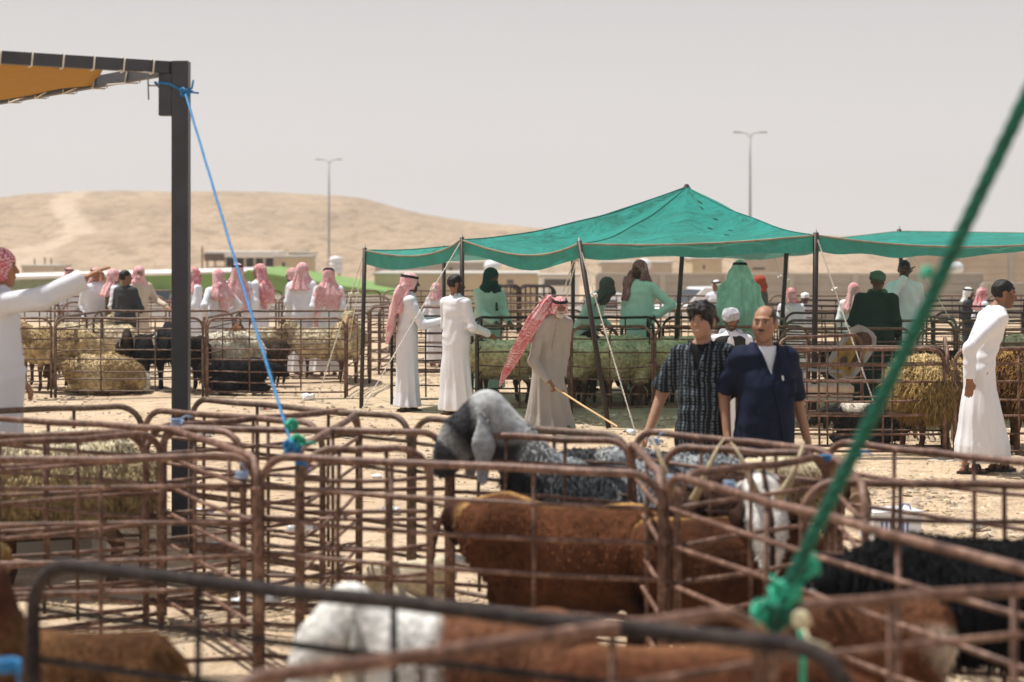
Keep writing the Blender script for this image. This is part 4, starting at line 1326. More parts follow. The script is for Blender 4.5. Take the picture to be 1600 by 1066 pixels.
def person(label, pos, face, H=1.75, skin=(.26, .125, .07), lh=(.20, -.08, .86), rh=(-.20, -.08, .86), le=None, re=None,
           lf=(.10, 0), rf=(-.10, 0), lean=0.0, side=0.0, yaw=0, pitch=0, roll=0, garments=(), voxel=.010, z=0.0, hair=None, beard=None,
           brow=(.02, .014, .012), fat=1.0, fingers='relax', group=None, hvox=None, hem=.07, folds=1.0, seed=0, heads_fat=1.0, knee=0.0, shw=.175, smile=False,
           curl_l=None, curl_r=None, name='person'):
    x, y = pos
    root = thing(name, label, 'person', (x, y, z + gz(x, y)), R(face), group)
    sc = H / 1.75
    lean = float(lean)
    def up(p):   # carry an upper-body point with the lean of the trunk
        k = max(0, (p[2] - .95) / .5)
        return (p[0] + side * k, p[1] - lean * k, p[2] - k * .5 * (1 - math.sqrt(max(.1, 1 - (lean / .5) ** 2))))
    hc = up((0, -.01, HC)); hc = (hc[0], hc[1] - lean * .25, hc[2])
    nb = up((0, .01, 1.46))
    sL, sR = up((shw, 0, 1.385)), up((-shw, 0, 1.385))
    def elbow(s_, h, e_, sgn):
        if e_: return e_
        s_, h = np.array(s_), np.array(h)
        m = (s_ + h) / 2; L = np.linalg.norm(h - s_); k = math.sqrt(max(0, .29 ** 2 - (L / 2) ** 2))
        out = np.array([sgn * .35, .75, -.55]); ax_ = (h - s_) / (L + 1e-6)
        out = out - ax_ * (out @ ax_); out /= np.linalg.norm(out) + 1e-6
        return tuple(m + out * k)
    eL, eR = elbow(sL, lh, le, 1), elbow(sR, rh, re, -1)
    hipz = .92
    kneeL = (lf[0] * .9, lf[1] * .5 - .03 - knee, .50); kneeR = (rf[0] * .9, rf[1] * .5 - .03 - knee, .50)
    ankL, ankR = (lf[0], lf[1] + .03, .08), (rf[0], rf[1] + .03, .08)
    near_ = voxel <= .011
    hv = hvox or (.0052 if near_ else .0085)
    parts = []
    # trunk and legs (mostly under cloth)
    def trunk(P):
        d = prof(P, [.86, 1.0, 1.15, 1.32, 1.42, 1.47], *[np.array(a) for a in (
            [up((0, 0, q))[0] for q in (.86, 1.0, 1.15, 1.32, 1.42, 1.47)], [up((0, .0, q))[1] for q in (.86, 1.0, 1.15, 1.32, 1.42, 1.47)],
            [.15, .14, .13, .155, .12, .06], [.10, .10 * fat, .095 * fat, .105, .08, .05])])
        d = smin(d, rc(P, nb, (hc[0], hc[1] + .02, hc[2] - .06), .058, .052), .03)
        for s_, e_, h_ in ((sL, eL, lh), (sR, eR, rh)):
            d = smin(d, rc(P, s_, e_, .056, .042), .04); d = smin(d, rc(P, e_, h_, .042, .027), .02)
        for sg, kn, an in ((1, kneeL, ankL), (-1, kneeR, ankR)):
            d = smin(d, rc(P, (sg * .085, 0, hipz), kn, .085, .055), .05); d = smin(d, rc(P, kn, an, .053, .034), .03)
            d = smin(d, fc(P, (an[0], an[1] + .02, .035), (an[0] * 1.1, an[1] - .15, .028), .036, .032, (0, 0, 1), .7), .02)
        return d
    ext = [p for p in (hc, sL, sR, eL, eR, lh, rh, kneeL, kneeR, ankL, ankR)]
    lo = np.min(ext, 0) - .2; hi = np.max(ext, 0) + .2; lo[2] = -.01
    hi[2] = hc[2] - .04 if True else hi[2]
    hi[2] = max(hi[2], lh[2] + .06, rh[2] + .06)
    parts.append(nets(trunk, lo, hi, max(.014, voxel * 1.5)))
    # head
    def headf(P):
        Q = rot_head(P, hc, yaw, pitch, roll)
        d = head_sdf(Q, nb, heads_fat)
        return smin(d, rc(P, nb, (hc[0], hc[1] + .02, hc[2] - .07), .057, .051), .025)
    hlo, hhi = np.array(hc) - .16, np.array(hc) + .16
    hv_, hq_ = nets(headf, hlo, hhi, .0045 if near_ else .008)
    # hands
    def handf_gen(wr, el, sgn, mode):
        wr, el = np.array(wr), np.array(el)
        d_ = (wr - el); d_ /= np.linalg.norm(d_) + 1e-6
        side_ = np.cross(d_, (0, 0, 1.0))
        if np.linalg.norm(side_) < .3: side_ = np.array([0, -1.0, 0])
        side_ /= np.linalg.norm(side_)
        n_ = np.cross(side_, d_)           # up-ish normal
        if abs(d_[2]) > .75: side_, n_ = np.array([0, -1.0, 0]) - d_ * (-d_[1]), None
        side_ /= np.linalg.norm(side_)
        if n_ is None: n_ = np.cross(side_, d_) * (1 if sgn > 0 else 1)
        n_ /= np.linalg.norm(n_)
        # palm faces the body (inwards) when the arm hangs, down when it reaches forward
        if abs(d_[2]) > .75: inn = np.array([-sgn, 0, 0.0]); thumb = side_; 
        else: inn = -n_; thumb = -side_ * 1.0 if side_[0] * sgn > 0 else side_
        spread = thumb
        cur = {'relax': .55, 'fist': 1.5, 'open': .15, 'point': .15}[mode]
        segs = []
        pc = wr + d_ * .045
        segs.append(('palm', wr + d_ * .015, wr + d_ * .075, .033, .040, inn))
        for i, (o_, L) in enumerate(((.030, .066), (.010, .075), (-.010, .070), (-.029, .056))):
            cc = cur
            if mode == 'point' and i >= 2: cc = 1.5
            b0 = wr + d_ * .088 + spread * o_
            a1 = cc * .5; a2 = cc * 1.15; a3 = cc * 1.5
            p1 = b0 + (d_ * math.cos(a1) + inn * math.sin(a1)) * L * .5
            p2 = p1 + (d_ * math.cos(a2) + inn * math.sin(a2)) * L * .35
            p3 = p2 + (d_ * math.cos(a3) + inn * math.sin(a3)) * L * .28
            segs += [('f', b0 - d_ * .02, p1, .0105, .0092, None), ('f', p1, p2, .0092, .0082, None), ('f', p2, p3, .0082, .0070, None)]
        t0 = wr + d_ * .030 + spread * .024
        t1 = t0 + (d_ * .6 + spread * .65 + inn * (.25 + .3 * cur)) * .045
        t2 = t1 + (d_ * .9 + spread * (.25 - .2 * cur) + inn * (.3 + .3 * cur)) * .032
        segs += [('f', t0, t1, .014, .0105, None), ('f', t1, t2, .0105, .0085, None)]
        def f(P):
            d = None
            for k, a, b, ra, rb, n in segs:
                if k == 'palm': e = fc(P, a, b, ra, rb, n, .42)
                else: e = rc(P, a, b, ra, rb)
                d = e if d is None else smin(d, e, .006 if k == 'f' else .01)
            return smin(d, rc(P, el, wr, .040, .027), .014)
        c = wr + d_ * .07
        ends = np.array([s_[2] for s_ in segs] + [wr - d_ * .07])
        return f, ends.min(0) - .035, ends.max(0) + .035
    for wr, el, sgn, md in ((lh, eL, 1, curl_l or fingers), (rh, eR, -1, curl_r or fingers)):
        f, a, b = handf_gen(wr, el, sgn, md)
        parts.append(nets(f, a, b, hv))
    v, q = join_vq(parts + [(hv_, hq_)])
    nh = len(hv_)
    colr = np.tile(np.array(skin, float), (len(v), 1))
    H_ = np.stack(rot_head(hv_.T, hc, yaw, pitch, roll), 1)
    colr[-nh:] = face_color(H_, skin, None, beard, brow, smile=smile)
    link('body', np_mesh('person_body', v * sc, q, M_skin, colr), root)
    # garments
    P_up = up
    info = dict(up=up, hc=hc, nb=nb, sL=sL, sR=sR, eL=eL, eR=eR, lh=lh, rh=rh, lf=lf, rf=rf, kneeL=kneeL, kneeR=kneeR, ankL=ankL, ankR=ankR,
                yaw=yaw, pitch=pitch, roll=roll, fat=fat, voxel=voxel, hem=hem, sc=sc, folds=folds, seed=seed, root=root, lean=lean)
    for g in garments: g(info)
    return root

def put(I, nm, f, lo, hi, m, vox=None, it=1, parent=None):
    v, q = nets(f, lo, hi, vox or I['voxel'])
    if len(v) == 0: return None
    if it: v = relax(v, q, it)
    return link(nm, np_mesh(nm, v * I['sc'], q, m), parent or I['root'])

def sleeve(P, s_, e_, h_, r0, r1, r2, cut=.0, short=False):
    s_, e_, h_ = map(np.array, (s_, e_, h_))
    if short:
        d_ = (e_ - s_) / np.linalg.norm(e_ - s_)
        endp = e_ - d_ * .02
        d = rc(P, s_, endp + d_ * .05, r0, r1)
        pl = (P[0] - endp[0]) * d_[0] + (P[1] - endp[1]) * d_[1] + (P[2] - endp[2]) * d_[2]
        return np.maximum(d, pl)
    d_ = (h_ - e_) / (np.linalg.norm(h_ - e_) + 1e-6)
    endp = h_ - d_ * .005
    d = smin(rc(P, s_, e_, r0, r1), rc(P, e_, endp + d_ * .05, r1, r2), .03)
    pl = (P[0] - endp[0]) * d_[0] + (P[1] - endp[1]) * d_[1] + (P[2] - endp[2]) * d_[2]
    near_e = rc(P, e_, h_ + d_ * .12, .13, .13)
    return np.where(near_e < 0, np.maximum(d, pl), d)

def thobe(m, wide=1.0, wind=(0, 0), collar=True, sleeves=True, bell=.0, sr=1.0, placket=True, hemw=1.0):
    def g(I):
        up, fat, hem, fo, sd = I['up'], I['fat'], I['hem'], I['folds'], I['seed']
        zs = [hem, .25, .50, .75, .92, 1.05, 1.20, 1.32, 1.41, 1.455, 1.475]
        mx_ = (I['lf'][0] + I['rf'][0]) / 2; my_ = (I['lf'][1] + I['rf'][1]) / 2
        ex = abs(I['lf'][0] - I['rf'][0]) / 2; ey = abs(I['lf'][1] - I['rf'][1]) / 2
        kk = [1, .8, .5, .25, .08, 0, 0, 0, 0, 0, 0]
        cx = [up((0, 0, z))[0] + mx_ * k + wind[0] * k for z, k in zip(zs, kk)]
        cy = [up((0, 0, z))[1] + my_ * k + wind[1] * k for z, k in zip(zs, kk)]
        ax_ = [(.185 * hemw + ex * .75) * wide, (.180 + ex * .55) * wide, (.180 + ex * .3) * wide, .182 * wide, .182 * wide * (1 + .25 * (fat - 1)), .174 * wide * (1 + .4 * (fat - 1)), .172 * wide, .185, .175, .115, .075]
        ay_ = [(.150 * hemw + ey * .80) * wide, (.140 + ey * .55) * wide, (.135 + ey * .3) * wide, .132 * wide, .130 * wide * fat, .122 * wide * fat, .120 * fat, .125, .105, .085, .068]
        rs = np.random.RandomState(sd + 5)
        ph = rs.rand(6) * 6.28; nf = rs.randint(5, 8)
        def wob(th, z):
            k = np.clip((1.0 - z) / .75, 0, 1)
            a = np.sin(th * nf + ph[0] + z * 1.2) ; b = np.sin(th * (nf * 2 + 1) + ph[1] - z * 1.8)
            return fo * (k * (.060 * (1 - 2 * np.abs(a) ** .8) + .030 * b) + .012 * np.sin(z * 26 + 3 * np.sin(th * 2 + ph[2]) + ph[3]) * np.clip(1 - np.abs(z - 1.05) / .3, 0, 1))
        def f(P):
            d = prof(P, zs, cx, cy, ax_, ay_, 2.25, wob)
            d = smin(d, rc(P, up((-.125, 0, 1.392)), up((0, 0, 1.425)), .052, .050), .05); d = smin(d, rc(P, up((.125, 0, 1.392)), up((0, 0, 1.425)), .052, .050), .05)
            if sleeves:
                for s_, e_, h_ in ((I['sL'], I['eL'], I['lh']), (I['sR'], I['eR'], I['rh'])):
                    sl_ = sleeve(P, s_, e_, h_, .066 * sr, .058 * sr + bell * .3, .046 * sr + bell)
                    d = smin(d, sl_, .045)
                wr = .0030 * np.sin((P[0] * 22 + P[1] * 17 + P[2] * 38) + 2.6 * np.sin(P[0] * 13 - P[2] * 11 + sd)) * fo
                upz = np.clip((P[2] - .85) / .1, 0, 1)
                d = d + wr * upz
            d = d + lump(P, sd, 11, .0040 * fo)
            nb = I['nb']
            d = smax(d, -rc(P, (nb[0], nb[1] - .0, nb[2] + .015), (nb[0], nb[1], nb[2] + .12), .058, .062), .008)
            if collar:
                a = np.array(nb); cr = rc(P, a + (0, -.004, -.01), a + (0, -.010, .045), .069, .064)
                cr = np.maximum(cr, -rc(P, a + (0, 0, -.05), a + (0, -.010, .12), .060, .058))
                cr = np.maximum(cr, P[2] - (a[2] + .050))
                d = smin(d, cr, .012)
            return np.maximum(d, hem - P[2])
        pts = [I['sL'], I['sR'], I['nb']] + ([I['eL'], I['eR'], I['lh'], I['rh']] if sleeves else [])
        lo = np.min(pts, 0) - .12; hi = np.max(pts, 0) + .12
        for i in range(4):
            lo[0] = min(lo[0], cx[i] - ax_[i] * 1.15); hi[0] = max(hi[0], cx[i] + ax_[i] * 1.15)
            lo[1] = min(lo[1], cy[i] - ay_[i] * 1.15); hi[1] = max(hi[1], cy[i] + ay_[i] * 1.15)
        lo[2] = hem - .03
        o = put(I, 'thobe', f, lo, hi, m)
        if placket and I['voxel'] <= .011:
            # button placket down the chest
            sc = I['sc']
            mb = MB(); line = []
            for z in np.linspace(1.43, 1.06, 10):
                u = up((0, 0, z))
                line.append((u[0] * sc, (u[1] - np.interp(z, zs, ay_) - .003) * sc, u[2] * sc))
            for (a, b) in zip(line, line[1:]):
                w_ = .014
                mb.add([(a[0] - w_, a[1], a[2]), (a[0] + w_, a[1], a[2]), (b[0] + w_, b[1], b[2]), (b[0] - w_, b[1], b[2]),
                        (a[0] - w_, a[1] + .02, a[2]), (a[0] + w_, a[1] + .02, a[2]), (b[0] + w_, b[1] + .02, b[2]), (b[0] - w_, b[1] + .02, b[2])],
                       [(1, 0, 3, 2), (0, 4, 7, 3), (5, 1, 2, 6)])
            mb.build('placket', m, o)
            mb = MB()
            for p in line[1::2]: mb.tube([(p[0], p[1] - .006, p[2]), (p[0], p[1] + .004, p[2])], .006, 8)
            mb.build('buttons', M_trim, o)
    return g

def shirt(m, hem=.55, vneck=True, fat=1.0, under=None, wide=1.0, length_side=0.0, pocket=False):
    """loose short-sleeved shirt with a V opening"""
    def g(I):
        up, sd, fo = I['up'], I['seed'], I['folds']
        zs = [hem, hem + .12, .80, .95, 1.08, 1.20, 1.32, 1.41, 1.455, 1.475]
        cx = [up((0, 0, z))[0] for z in zs]
        cy = [up((0, -.030 * (fat - 1) * 3 * (1 if .75 < z < 1.25 else .4), z))[1] for z in zs]
        ax_ = [.205 * wide, .200 * wide, .198 * wide, .196 * wide, .195 * wide, .198 * wide, .203 * wide, .185, .115, .085]
        ay_ = [.150, .150, .150 * fat, .152 * fat, .150 * fat, .135 * fat, .125, .105, .086, .070]
        rs = np.random.RandomState(sd + 2); ph = rs.rand(6) * 6.28
        def wob(th, z):
            k = np.clip((1.15 - z) / .5, 0, 1)
            return fo * (k * (.040 * np.sin(th * 7 + ph[0] + z * 2) + .022 * np.sin(th * 13 + ph[1] - z * 3)) + .010 * np.sin(z * 34 + 4 * np.sin(th * 2 + ph[2])))
        nb = I['nb']
        def base(P, shrink=0.0):
            d = prof(P, zs, cx, cy, ax_, ay_, 2.3, wob if shrink == 0 else None)
            d = smin(d, rc(P, up((-.135, 0, 1.388)), up((0, 0, 1.420)), .050, .050), .05); d = smin(d, rc(P, up((.135, 0, 1.388)), up((0, 0, 1.420)), .050, .050), .05)
            return d + shrink
        def f(P):
            d = base(P)
            for s_, e_, h_ in ((I['sL'], I['eL'], I['lh']), (I['sR'], I['eR'], I['rh'])):
                d = smin(d, sleeve(P, s_, e_, h_, .066, .080, .08, short=True), .05)
            d = d + (lump(P, sd + 3, 9, .006) + .0042 * np.sin(P[0] * 24 + P[1] * 9 + P[2] * 34 + 2.6 * np.sin(P[0] * 13 - P[2] * 11 + sd)) + lump(P, sd, 12, .004)) * fo
            d = smax(d, -rc(P, (nb[0], nb[1], nb[2] + .01), (nb[0], nb[1], nb[2] + .12), .062, .064), .008)
            if vneck:
                # wedge opening, deepest at the breastbone
                depth = 1.245
                x = np.abs(P[0] - up((0, 0, 1.35))[0] + .25 * (P[2] - 1.46) * .0)
                wedge = np.maximum(x - np.clip((P[2] - depth) * .34, 0, 1), depth - P[2])
                wedge = np.maximum(wedge, P[1] - (nb[1] - .04))
                d = smax(d, -wedge, .004)
            return np.maximum(d, hem - P[2])
        pts = [I['sL'], I['sR'], I['nb'], I['eL'], I['eR']]
        lo = np.min(pts, 0) - .16; hi = np.max(pts, 0) + .14
        lo[1] = min(lo[1], min(c - a for c, a in zip(cy, ay_)) - .03); hi[1] = max(hi[1], .22)
        lo[0] = min(lo[0], -.26); hi[0] = max(hi[0], .26)
        lo[2] = hem - .02
        o = put(I, 'shirt', f, lo, hi, m)
        if vneck:
            def fu(P):
                d = base(P, .012)
                d = np.maximum(d, np.maximum(1.17 - P[2], np.abs(P[0]) - .105))
                d = np.maximum(d, P[1] - .02)
                return smax(d, -rc(P, (nb[0], nb[1] - .01, nb[2] - .0), (nb[0], nb[1] - .02, nb[2] + .12), .070, .074), .006)
            put(I, 'undershirt', fu, (-.26, -.24, 1.03), (.26, .2, 1.52), under or M_white)
            # lapel bands along the opening and the flap below it
            sc = I['sc']
            mb = MB()
            def surf(x, z):
                ay = np.interp(z, zs, ay_); ax = np.interp(z, zs, ax_); c = np.interp(z, zs, cy)
                return c - ay * max(.05, (1 - abs(x / ax) ** 2.3)) ** (1 / 2.3)
            for sg in (-1, 1):
                pts_ = []
                for k in range(9):
                    z = 1.475 - (1.475 - 1.235) * k / 8; x = sg * max(.004, (z - 1.245) * .34)
                    u = up((x, 0, z)); pts_.append((u[0] * sc, (surf(x, z) + u[1] - .004) * sc if z < 1.42 else (surf(x, 1.42) + u[1] + (z - 1.42) * .9) * sc, u[2] * sc))
                mb.tube(pts_, .011 * sc, 6)
            pts_ = []
            for k in range(7):
                z = 1.235 - .11 * k; x = .0 + .02 * k
                u = up((x, 0, z)); pts_.append((u[0] * sc, (surf(x, z) + u[1] - .001) * sc, u[2] * sc))
            mb.tube(pts_, .007 * sc, 6)
            mb.build('lapel', m, o)
            if pocket:
                mb = MB()
                c = up((.10, 0, 1.22)); yy = surf(.10, 1.22) + c[1]
                mb.box((c[0] * sc, (yy + .004) * sc, c[2] * sc - .03), (.11, .018, .12)); mb.build('pocket', m, o)
                mb = MB(); mb.tube([(c[0] * sc - .03, (yy - .012) * sc, c[2] * sc + .05), (c[0] * sc - .025, (yy - .012) * sc, c[2] * sc + .02)], .006, 6); mb.build('pen', M_plastic_white, o)
    return g

def trousers(m, bottom=.12, r=.10):
    def g(I):
        def f(P):
            d = prof(P, [.80, .92, 1.02], [0, 0, 0], [0, 0, 0], [.17, .165, .15], [.12, .12, .11])
            for sg, kn, an in ((1, I['kneeL'], I['ankL']), (-1, I['kneeR'], I['ankR'])):
                d = smin(d, rc(P, (sg * .09, 0, .86), kn, r * 1.05, r * .92), .05)
                d = smin(d, rc(P, kn, (an[0], an[1], bottom - .03), r * .92, r * .80), .03)
            d = d + lump(P, 4, 14, .005)
            return np.maximum(d, bottom - P[2])
        lo = (min(I['kneeR'][0], I['ankR'][0]) - .14, min(I['kneeL'][1], I['kneeR'][1], I['ankL'][1], I['ankR'][1]) - .16, bottom - .02)
        hi = (max(I['kneeL'][0], I['ankL'][0]) + .14, max(I['ankL'][1], I['ankR'][1], 0) + .18, 1.03)
        put(I, 'trousers', f, lo, hi, m)
    return g

def waistcoat(m, z0=.92, z1=1.44):
    def g(I):
        up = I['up']
        zs = [z0, 1.05, 1.2, 1.32, 1.41, 1.45]
        def f(P):
            d = prof(P, zs, [up((0, 0, z))[0] for z in zs], [up((0, 0, z))[1] for z in zs], [.205, .20, .198, .205, .190, .12], [.155, .150, .145, .145, .118, .09])
            d = smax(d, -ell(P, up((0, -.17, 1.25)), (.055, .09, .30)), .02)
            return d
        put(I, 'waistcoat', f, (-.3, -.3 - abs(I['lean']), z0 - .02), (.3, .3, 1.52), m)
    return g

def sandals(m=None):
    def g(I):
        m_ = m or M_sandal
        for (fx, fy) in (I['lf'], I['rf']):
            s_ = 1 if fx > 0 else -1
            mb = MB()
            out = [(-.045, .09), (-.048, 0), (-.052, -.09), (-.04, -.16), (0, -.185), (.04, -.16), (.052, -.09), (.048, 0), (.045, .09), (0, .115)]
            vs_ = [(fx + x, fy + y, 0.0) for x, y in out] + [(fx + x, fy + y, .026) for x, y in out]
            n = len(out)
            mb.add(vs_, [tuple(range(n))[::-1], tuple(range(n, 2 * n))] + [(k, (k + 1) % n, n + (k + 1) % n, n + k) for k in range(n)])
            for yy, hh in ((-.09, .062), (-.055, .070), (.035, .085)):
                arc = [(fx + .052 * math.cos(a), fy + yy, .02 + hh * math.sin(a)) for a in np.linspace(0, math.pi, 9)]
                mb.tube(arc, .013, 6)
            mb.build('sandal', m_, I['root'])
    return g

def hair(m=None, style='short', lift=0.0):
    def g(I):
        hc = I['hc']
        def f(P):
            Q = rot_head(P, hc, I['yaw'], I['pitch'], I['roll'])
            if style == 'mop':
                d = ell(Q, (0, .012, .040), (.094, .112, .106))
                d = smin(d, rc(Q, (-.05, -.080, .072), (.045, -.085, .080), .026, .024), .04)
                d = smin(d, ell(Q, (.0, .05, .0), (.088, .07, .09)), .03)
                cut = np.maximum(.040 - Q[2] + np.clip(Q[1] + .0, 0, .2) * .9, -(.02 - Q[1]))
                d = smax(d, -ell(Q, (0, -.13, -.055), (.095, .115, .105)), .012)
                d = smax(d, -(Q[2] + .055 + .0 * Q[1]), .015)
                d = smax(d, -ell((np.abs(Q[0]), Q[1], Q[2]), (.092, .006, -.022), (.022, .030, .034)), .008)
                amp = .0068
            else:
                d = ell(Q, (0, .016, .030), (.083, .101, .101))
                if style == 'receding':
                    d = ell(Q, (0, .018, .022), (.0795, .0985, .100))
                    d = smax(d, -ell(Q, (0, -.085, .105), (.062, .100, .068)), .01)
                d = smax(d, -ell(Q, (0, -.125, -.035), (.085 if style != 'receding' else .07, .112, .105)), .010)
                d = smax(d, -(Q[2] + .050), .015)
                d = smax(d, -ell((np.abs(Q[0]), Q[1], Q[2]), (.088, .006, -.014), (.020, .030, .042)), .008)
                amp = .0035 if style == 'short' else .0012
            return d + lump(Q, 3, 110, amp) + lump(Q, 9, 45, amp * .8)
        a = np.array(hc)
        put(I, 'hair', f, a - .17, a + .17, m or M_hair, .0045 if I['voxel'] <= .011 else .009, it=0)
    return g

def beard_hair(m, long=.0):
    def g(I):
        hc = I['hc']
        def f(P):
            Q = rot_head(P, hc, I['yaw'], I['pitch'], I['roll'])
            d = ell(Q, (0, -.045, -.080), (.056, .052 + long, .048 + long))
            d = smax(d, Q[2] + .048 - np.clip(np.abs(Q[0]) - .032, 0, 1) * 1.2, .008)
            ms = rc((np.abs(Q[0]), Q[1], Q[2]), (.004, -.098, -.040), (.030, -.084, -.050), .0075, .005)
            return np.minimum(smax(d, Q[1] - .0, .01), ms) + lump(Q, 3, 140, .002)
        a = np.array(hc)
        put(I, 'beard', f, a - .17, a + .13, m, .0045, it=0)
    return g

def headcloth(m, style='back', agal=True, length=.45, tails=(), width=1.0, seed=0, frontal=.0, am=None, opening=1.0):
    """square headcloth: cap over the skull, falling over the shoulders; tails are extra hanging or blown ends"""
    def g(I):
        hc, up = I['hc'], I['up']
        ca = math.cos(R(I['yaw'] * .5)); sa = math.sin(R(I['yaw'] * .5))
        yaw, pitch = I['yaw'], I['pitch']
        rs = np.random.RandomState(seed + 11); ph = rs.rand(8) * 6.28
        zb = hc[2] - .02 - length
        sh = up((0, 0, 1.42))
        def f(P):
            Q = rot_head(P, hc, yaw, pitch, I['roll'])
            d = ell(Q, (0, .014, .034), (.092, .113, .103))
            # side falls framing the face, widening to the shoulders
            zs = [zb, hc[2] - .30, hc[2] - .19, hc[2] - .10, hc[2] + .0, hc[2] + .06]
            byk = .035 + (.05 if style == 'back' else .0)
            cy = [sh[1] + byk + .055, sh[1] + byk + .035, (sh[1] + hc[1]) / 2 + byk * .6 + .02, hc[1] + .035, hc[1] + .02, hc[1] + .015]
            cx = [sh[0], sh[0], (sh[0] + hc[0]) / 2, hc[0], hc[0], hc[0]]
            ax_ = [.185 * width, .190 * width, .150 * width, .112, .096, .085]
            ay_ = [.085, .110, .115, .105, .105, .09]
            if zb > hc[2] - .30: zs[0] = hc[2] - .31
            def wob(th, z):
                k = np.clip((hc[2] + .02 - z) / .15, 0, 1)
                return k * (.095 * np.sin(th * 9 + ph[0] + z * 4) + .05 * np.sin(th * 16 + ph[1] - z * 7))
            dr = prof(P, zs, cx, cy, ax_, ay_, 2.1, wob)
            dr = np.maximum(dr, zb - P[2])
            if style == 'back':
                dr = smax(dr, -(P[1] - (sh[1] - .02 + np.clip((P[2] - (hc[2] - .25)) * -.2, -.1, .1))), .02) if False else smax(dr, (sh[1] - .005 - P[1]) * (P[2] < hc[2] - .08) + (P[2] >= hc[2] - .08) * -1, .01)
            d = smin(d, dr, .03)
            for tl in tails:
                a, b, ra, rb, n, fl = tl
                e = fc(P, a, b, ra, rb, n, fl)
                tn = np.cross(np.array(b) - np.array(a), n); tn = tn / (np.linalg.norm(tn) + 1e-9)
                e = e + .005 * np.sin((P[0] * tn[0] + P[1] * tn[1] + P[2] * tn[2]) * 75 + ph[2])
                d = smin(d, e, .035)
            # face opening
            if style == 'wrap':
                d = smin(d, ell(Q, (0, -.045, -.075), (.082, .088, .055)), .03)
                op = ell(Q, (0, -.13, .012), (.055 * opening, .085, .034))
                d = smin(d, rc(P, up((-.09, -.03, 1.44)), up((.09, -.03, 1.44)), .065, .065), .04)
            else:
                op = ell(Q, (0, -.135, -.045), (.064 * opening, .125, .098))
                op = smin(op, rc(Q, (0, -.14, -.06), (0, -.17, -.20), .065, .09), .03)
            d = smax(d, -op, .012)
            d = d + .005 * np.sin(Q[0] * 48 + Q[1] * 18 + ph[3] + 1.5 * np.sin(Q[2] * 14)) * np.clip((.03 - Q[2]) / .05, 0, 1)
            d = d + lump(P, seed, 14, .003)
            # hollow it where head and neck are
            return d
        pts = [hc, (sh[0], sh[1], zb)] + [t_[0] for t_ in tails] + [t_[1] for t_ in tails]
        lo = np.min(pts, 0) - .26; hi = np.max(pts, 0) + .26
        lo[2] = np.min(pts, 0)[2] - .06; hi[2] = max(hc[2] + .17, hi[2] - .2)
        o = put(I, 'headcloth', f, lo, hi, m, I['voxel'] * .85)
        if agal:
            # two stacked turns of black cord
            mb = MB()
            for k, zz in enumerate((.072, .089)):
                ring = []
                for i in range(25):
                    a = i / 24 * 6.2832
                    x, y, z = (.088 - k * .006) * math.cos(a), .012 + (.108 - k * .006) * math.sin(a), zz + .010 * math.sin(a) 
                    # forward transform of the head frame
                    rr = R(I['roll']); x, z = x * math.cos(rr) - z * math.sin(rr), x * math.sin(rr) + z * math.cos(rr)
                    p_ = R(I['pitch']); y, z = y * math.cos(p_) - z * math.sin(p_), y * math.sin(p_) + z * math.cos(p_)
                    w_ = R(I['yaw']); x, y = x * math.cos(w_) - y * math.sin(w_), x * math.sin(w_) + y * math.cos(w_)
                    ring.append(((hc[0] + x) * I['sc'], (hc[1] + y) * I['sc'], (hc[2] + z) * I['sc']))
                mb.tube(ring, .0095, 6, caps=False)
            mb.build('agal', am or M_agal, I['root'], True)
    return g

def turban(m, wrap=True):
    def g(I):
        hc = I['hc']
        def f(P):
            Q = rot_head(P, hc, I['yaw'], I['pitch'], I['roll'])
            d = ell(Q, (0, .012, .055), (.098, .118, .080))
            for k, (zz, tilt) in enumerate(((.035, .25), (.060, -.3), (.085, .15), (.055, .5))):
                z2 = Q[2] - zz - tilt * Q[0] * .5 - .1 * Q[1]
                rr = np.sqrt((Q[0] / .90) ** 2 + ((Q[1] - .012) / 1.12) ** 2) - .088 + k * .006
                d = smin(d, np.sqrt(rr ** 2 + z2 ** 2) - .021, .008)
            d = smax(d, -ell(Q, (0, -.14, -.075), (.09, .10, .10)), .01)
            if wrap: d = smin(d, rc(P, (hc[0] - .08, hc[1] + .02, hc[2] - .14), (hc[0] + .08, hc[1] + .02, hc[2] - .14), .05, .05), .03)
            return d + lump(Q, 8, 60, .004)
        a = np.array(hc)
        put(I, 'turban', f, a - .2, a + .2, m, .007)
    return g

def cloth_tail(m, path, widths, nrm, pleats=7):
    """one long free end of a headcloth: a pleated sheet blown out behind"""
    def g(I):
        n = Vector(nrm).normalized(); sc = I['sc']
        pts = [Vector(p) for p in path]
        N, K = 40, 30
        V = []
        for i in range(N + 1):
            u = i / N * (len(pts) - 1); k = min(len(pts) - 2, int(u)); f = u - k; f = f * f * (3 - 2 * f) * .5 + f * .5
            c = pts[k].lerp(pts[k + 1], f); w_ = widths[k] + (widths[k + 1] - widths[k]) * f
            t = (pts[k + 1] - pts[k]).normalized(); s_ = t.cross(n).normalized()
            for j in range(K + 1):
                v_ = j / K * 2 - 1
                V.append((c + s_ * w_ * v_ * .5 * (1 + .06 * math.sin(i * .5 + v_)) + n * (.016 * math.sin(v_ * pleats * 1.6 + i * .05) + .010 * math.sin(v_ * 21 + i * .11) - .03 * v_ * v_) * min(1, w_ / .1)) * sc)
        fs = [(i * (K + 1) + j, i * (K + 1) + j + 1, (i + 1) * (K + 1) + j + 1, (i + 1) * (K + 1) + j) for i in range(N) for j in range(K)]
        mb = MB(); mb.add(V, fs)
        o = mb.build('headcloth_end', m, I['root'], True)
        so = o.modifiers.new('solid', 'SOLIDIFY'); so.thickness = .004
    return g
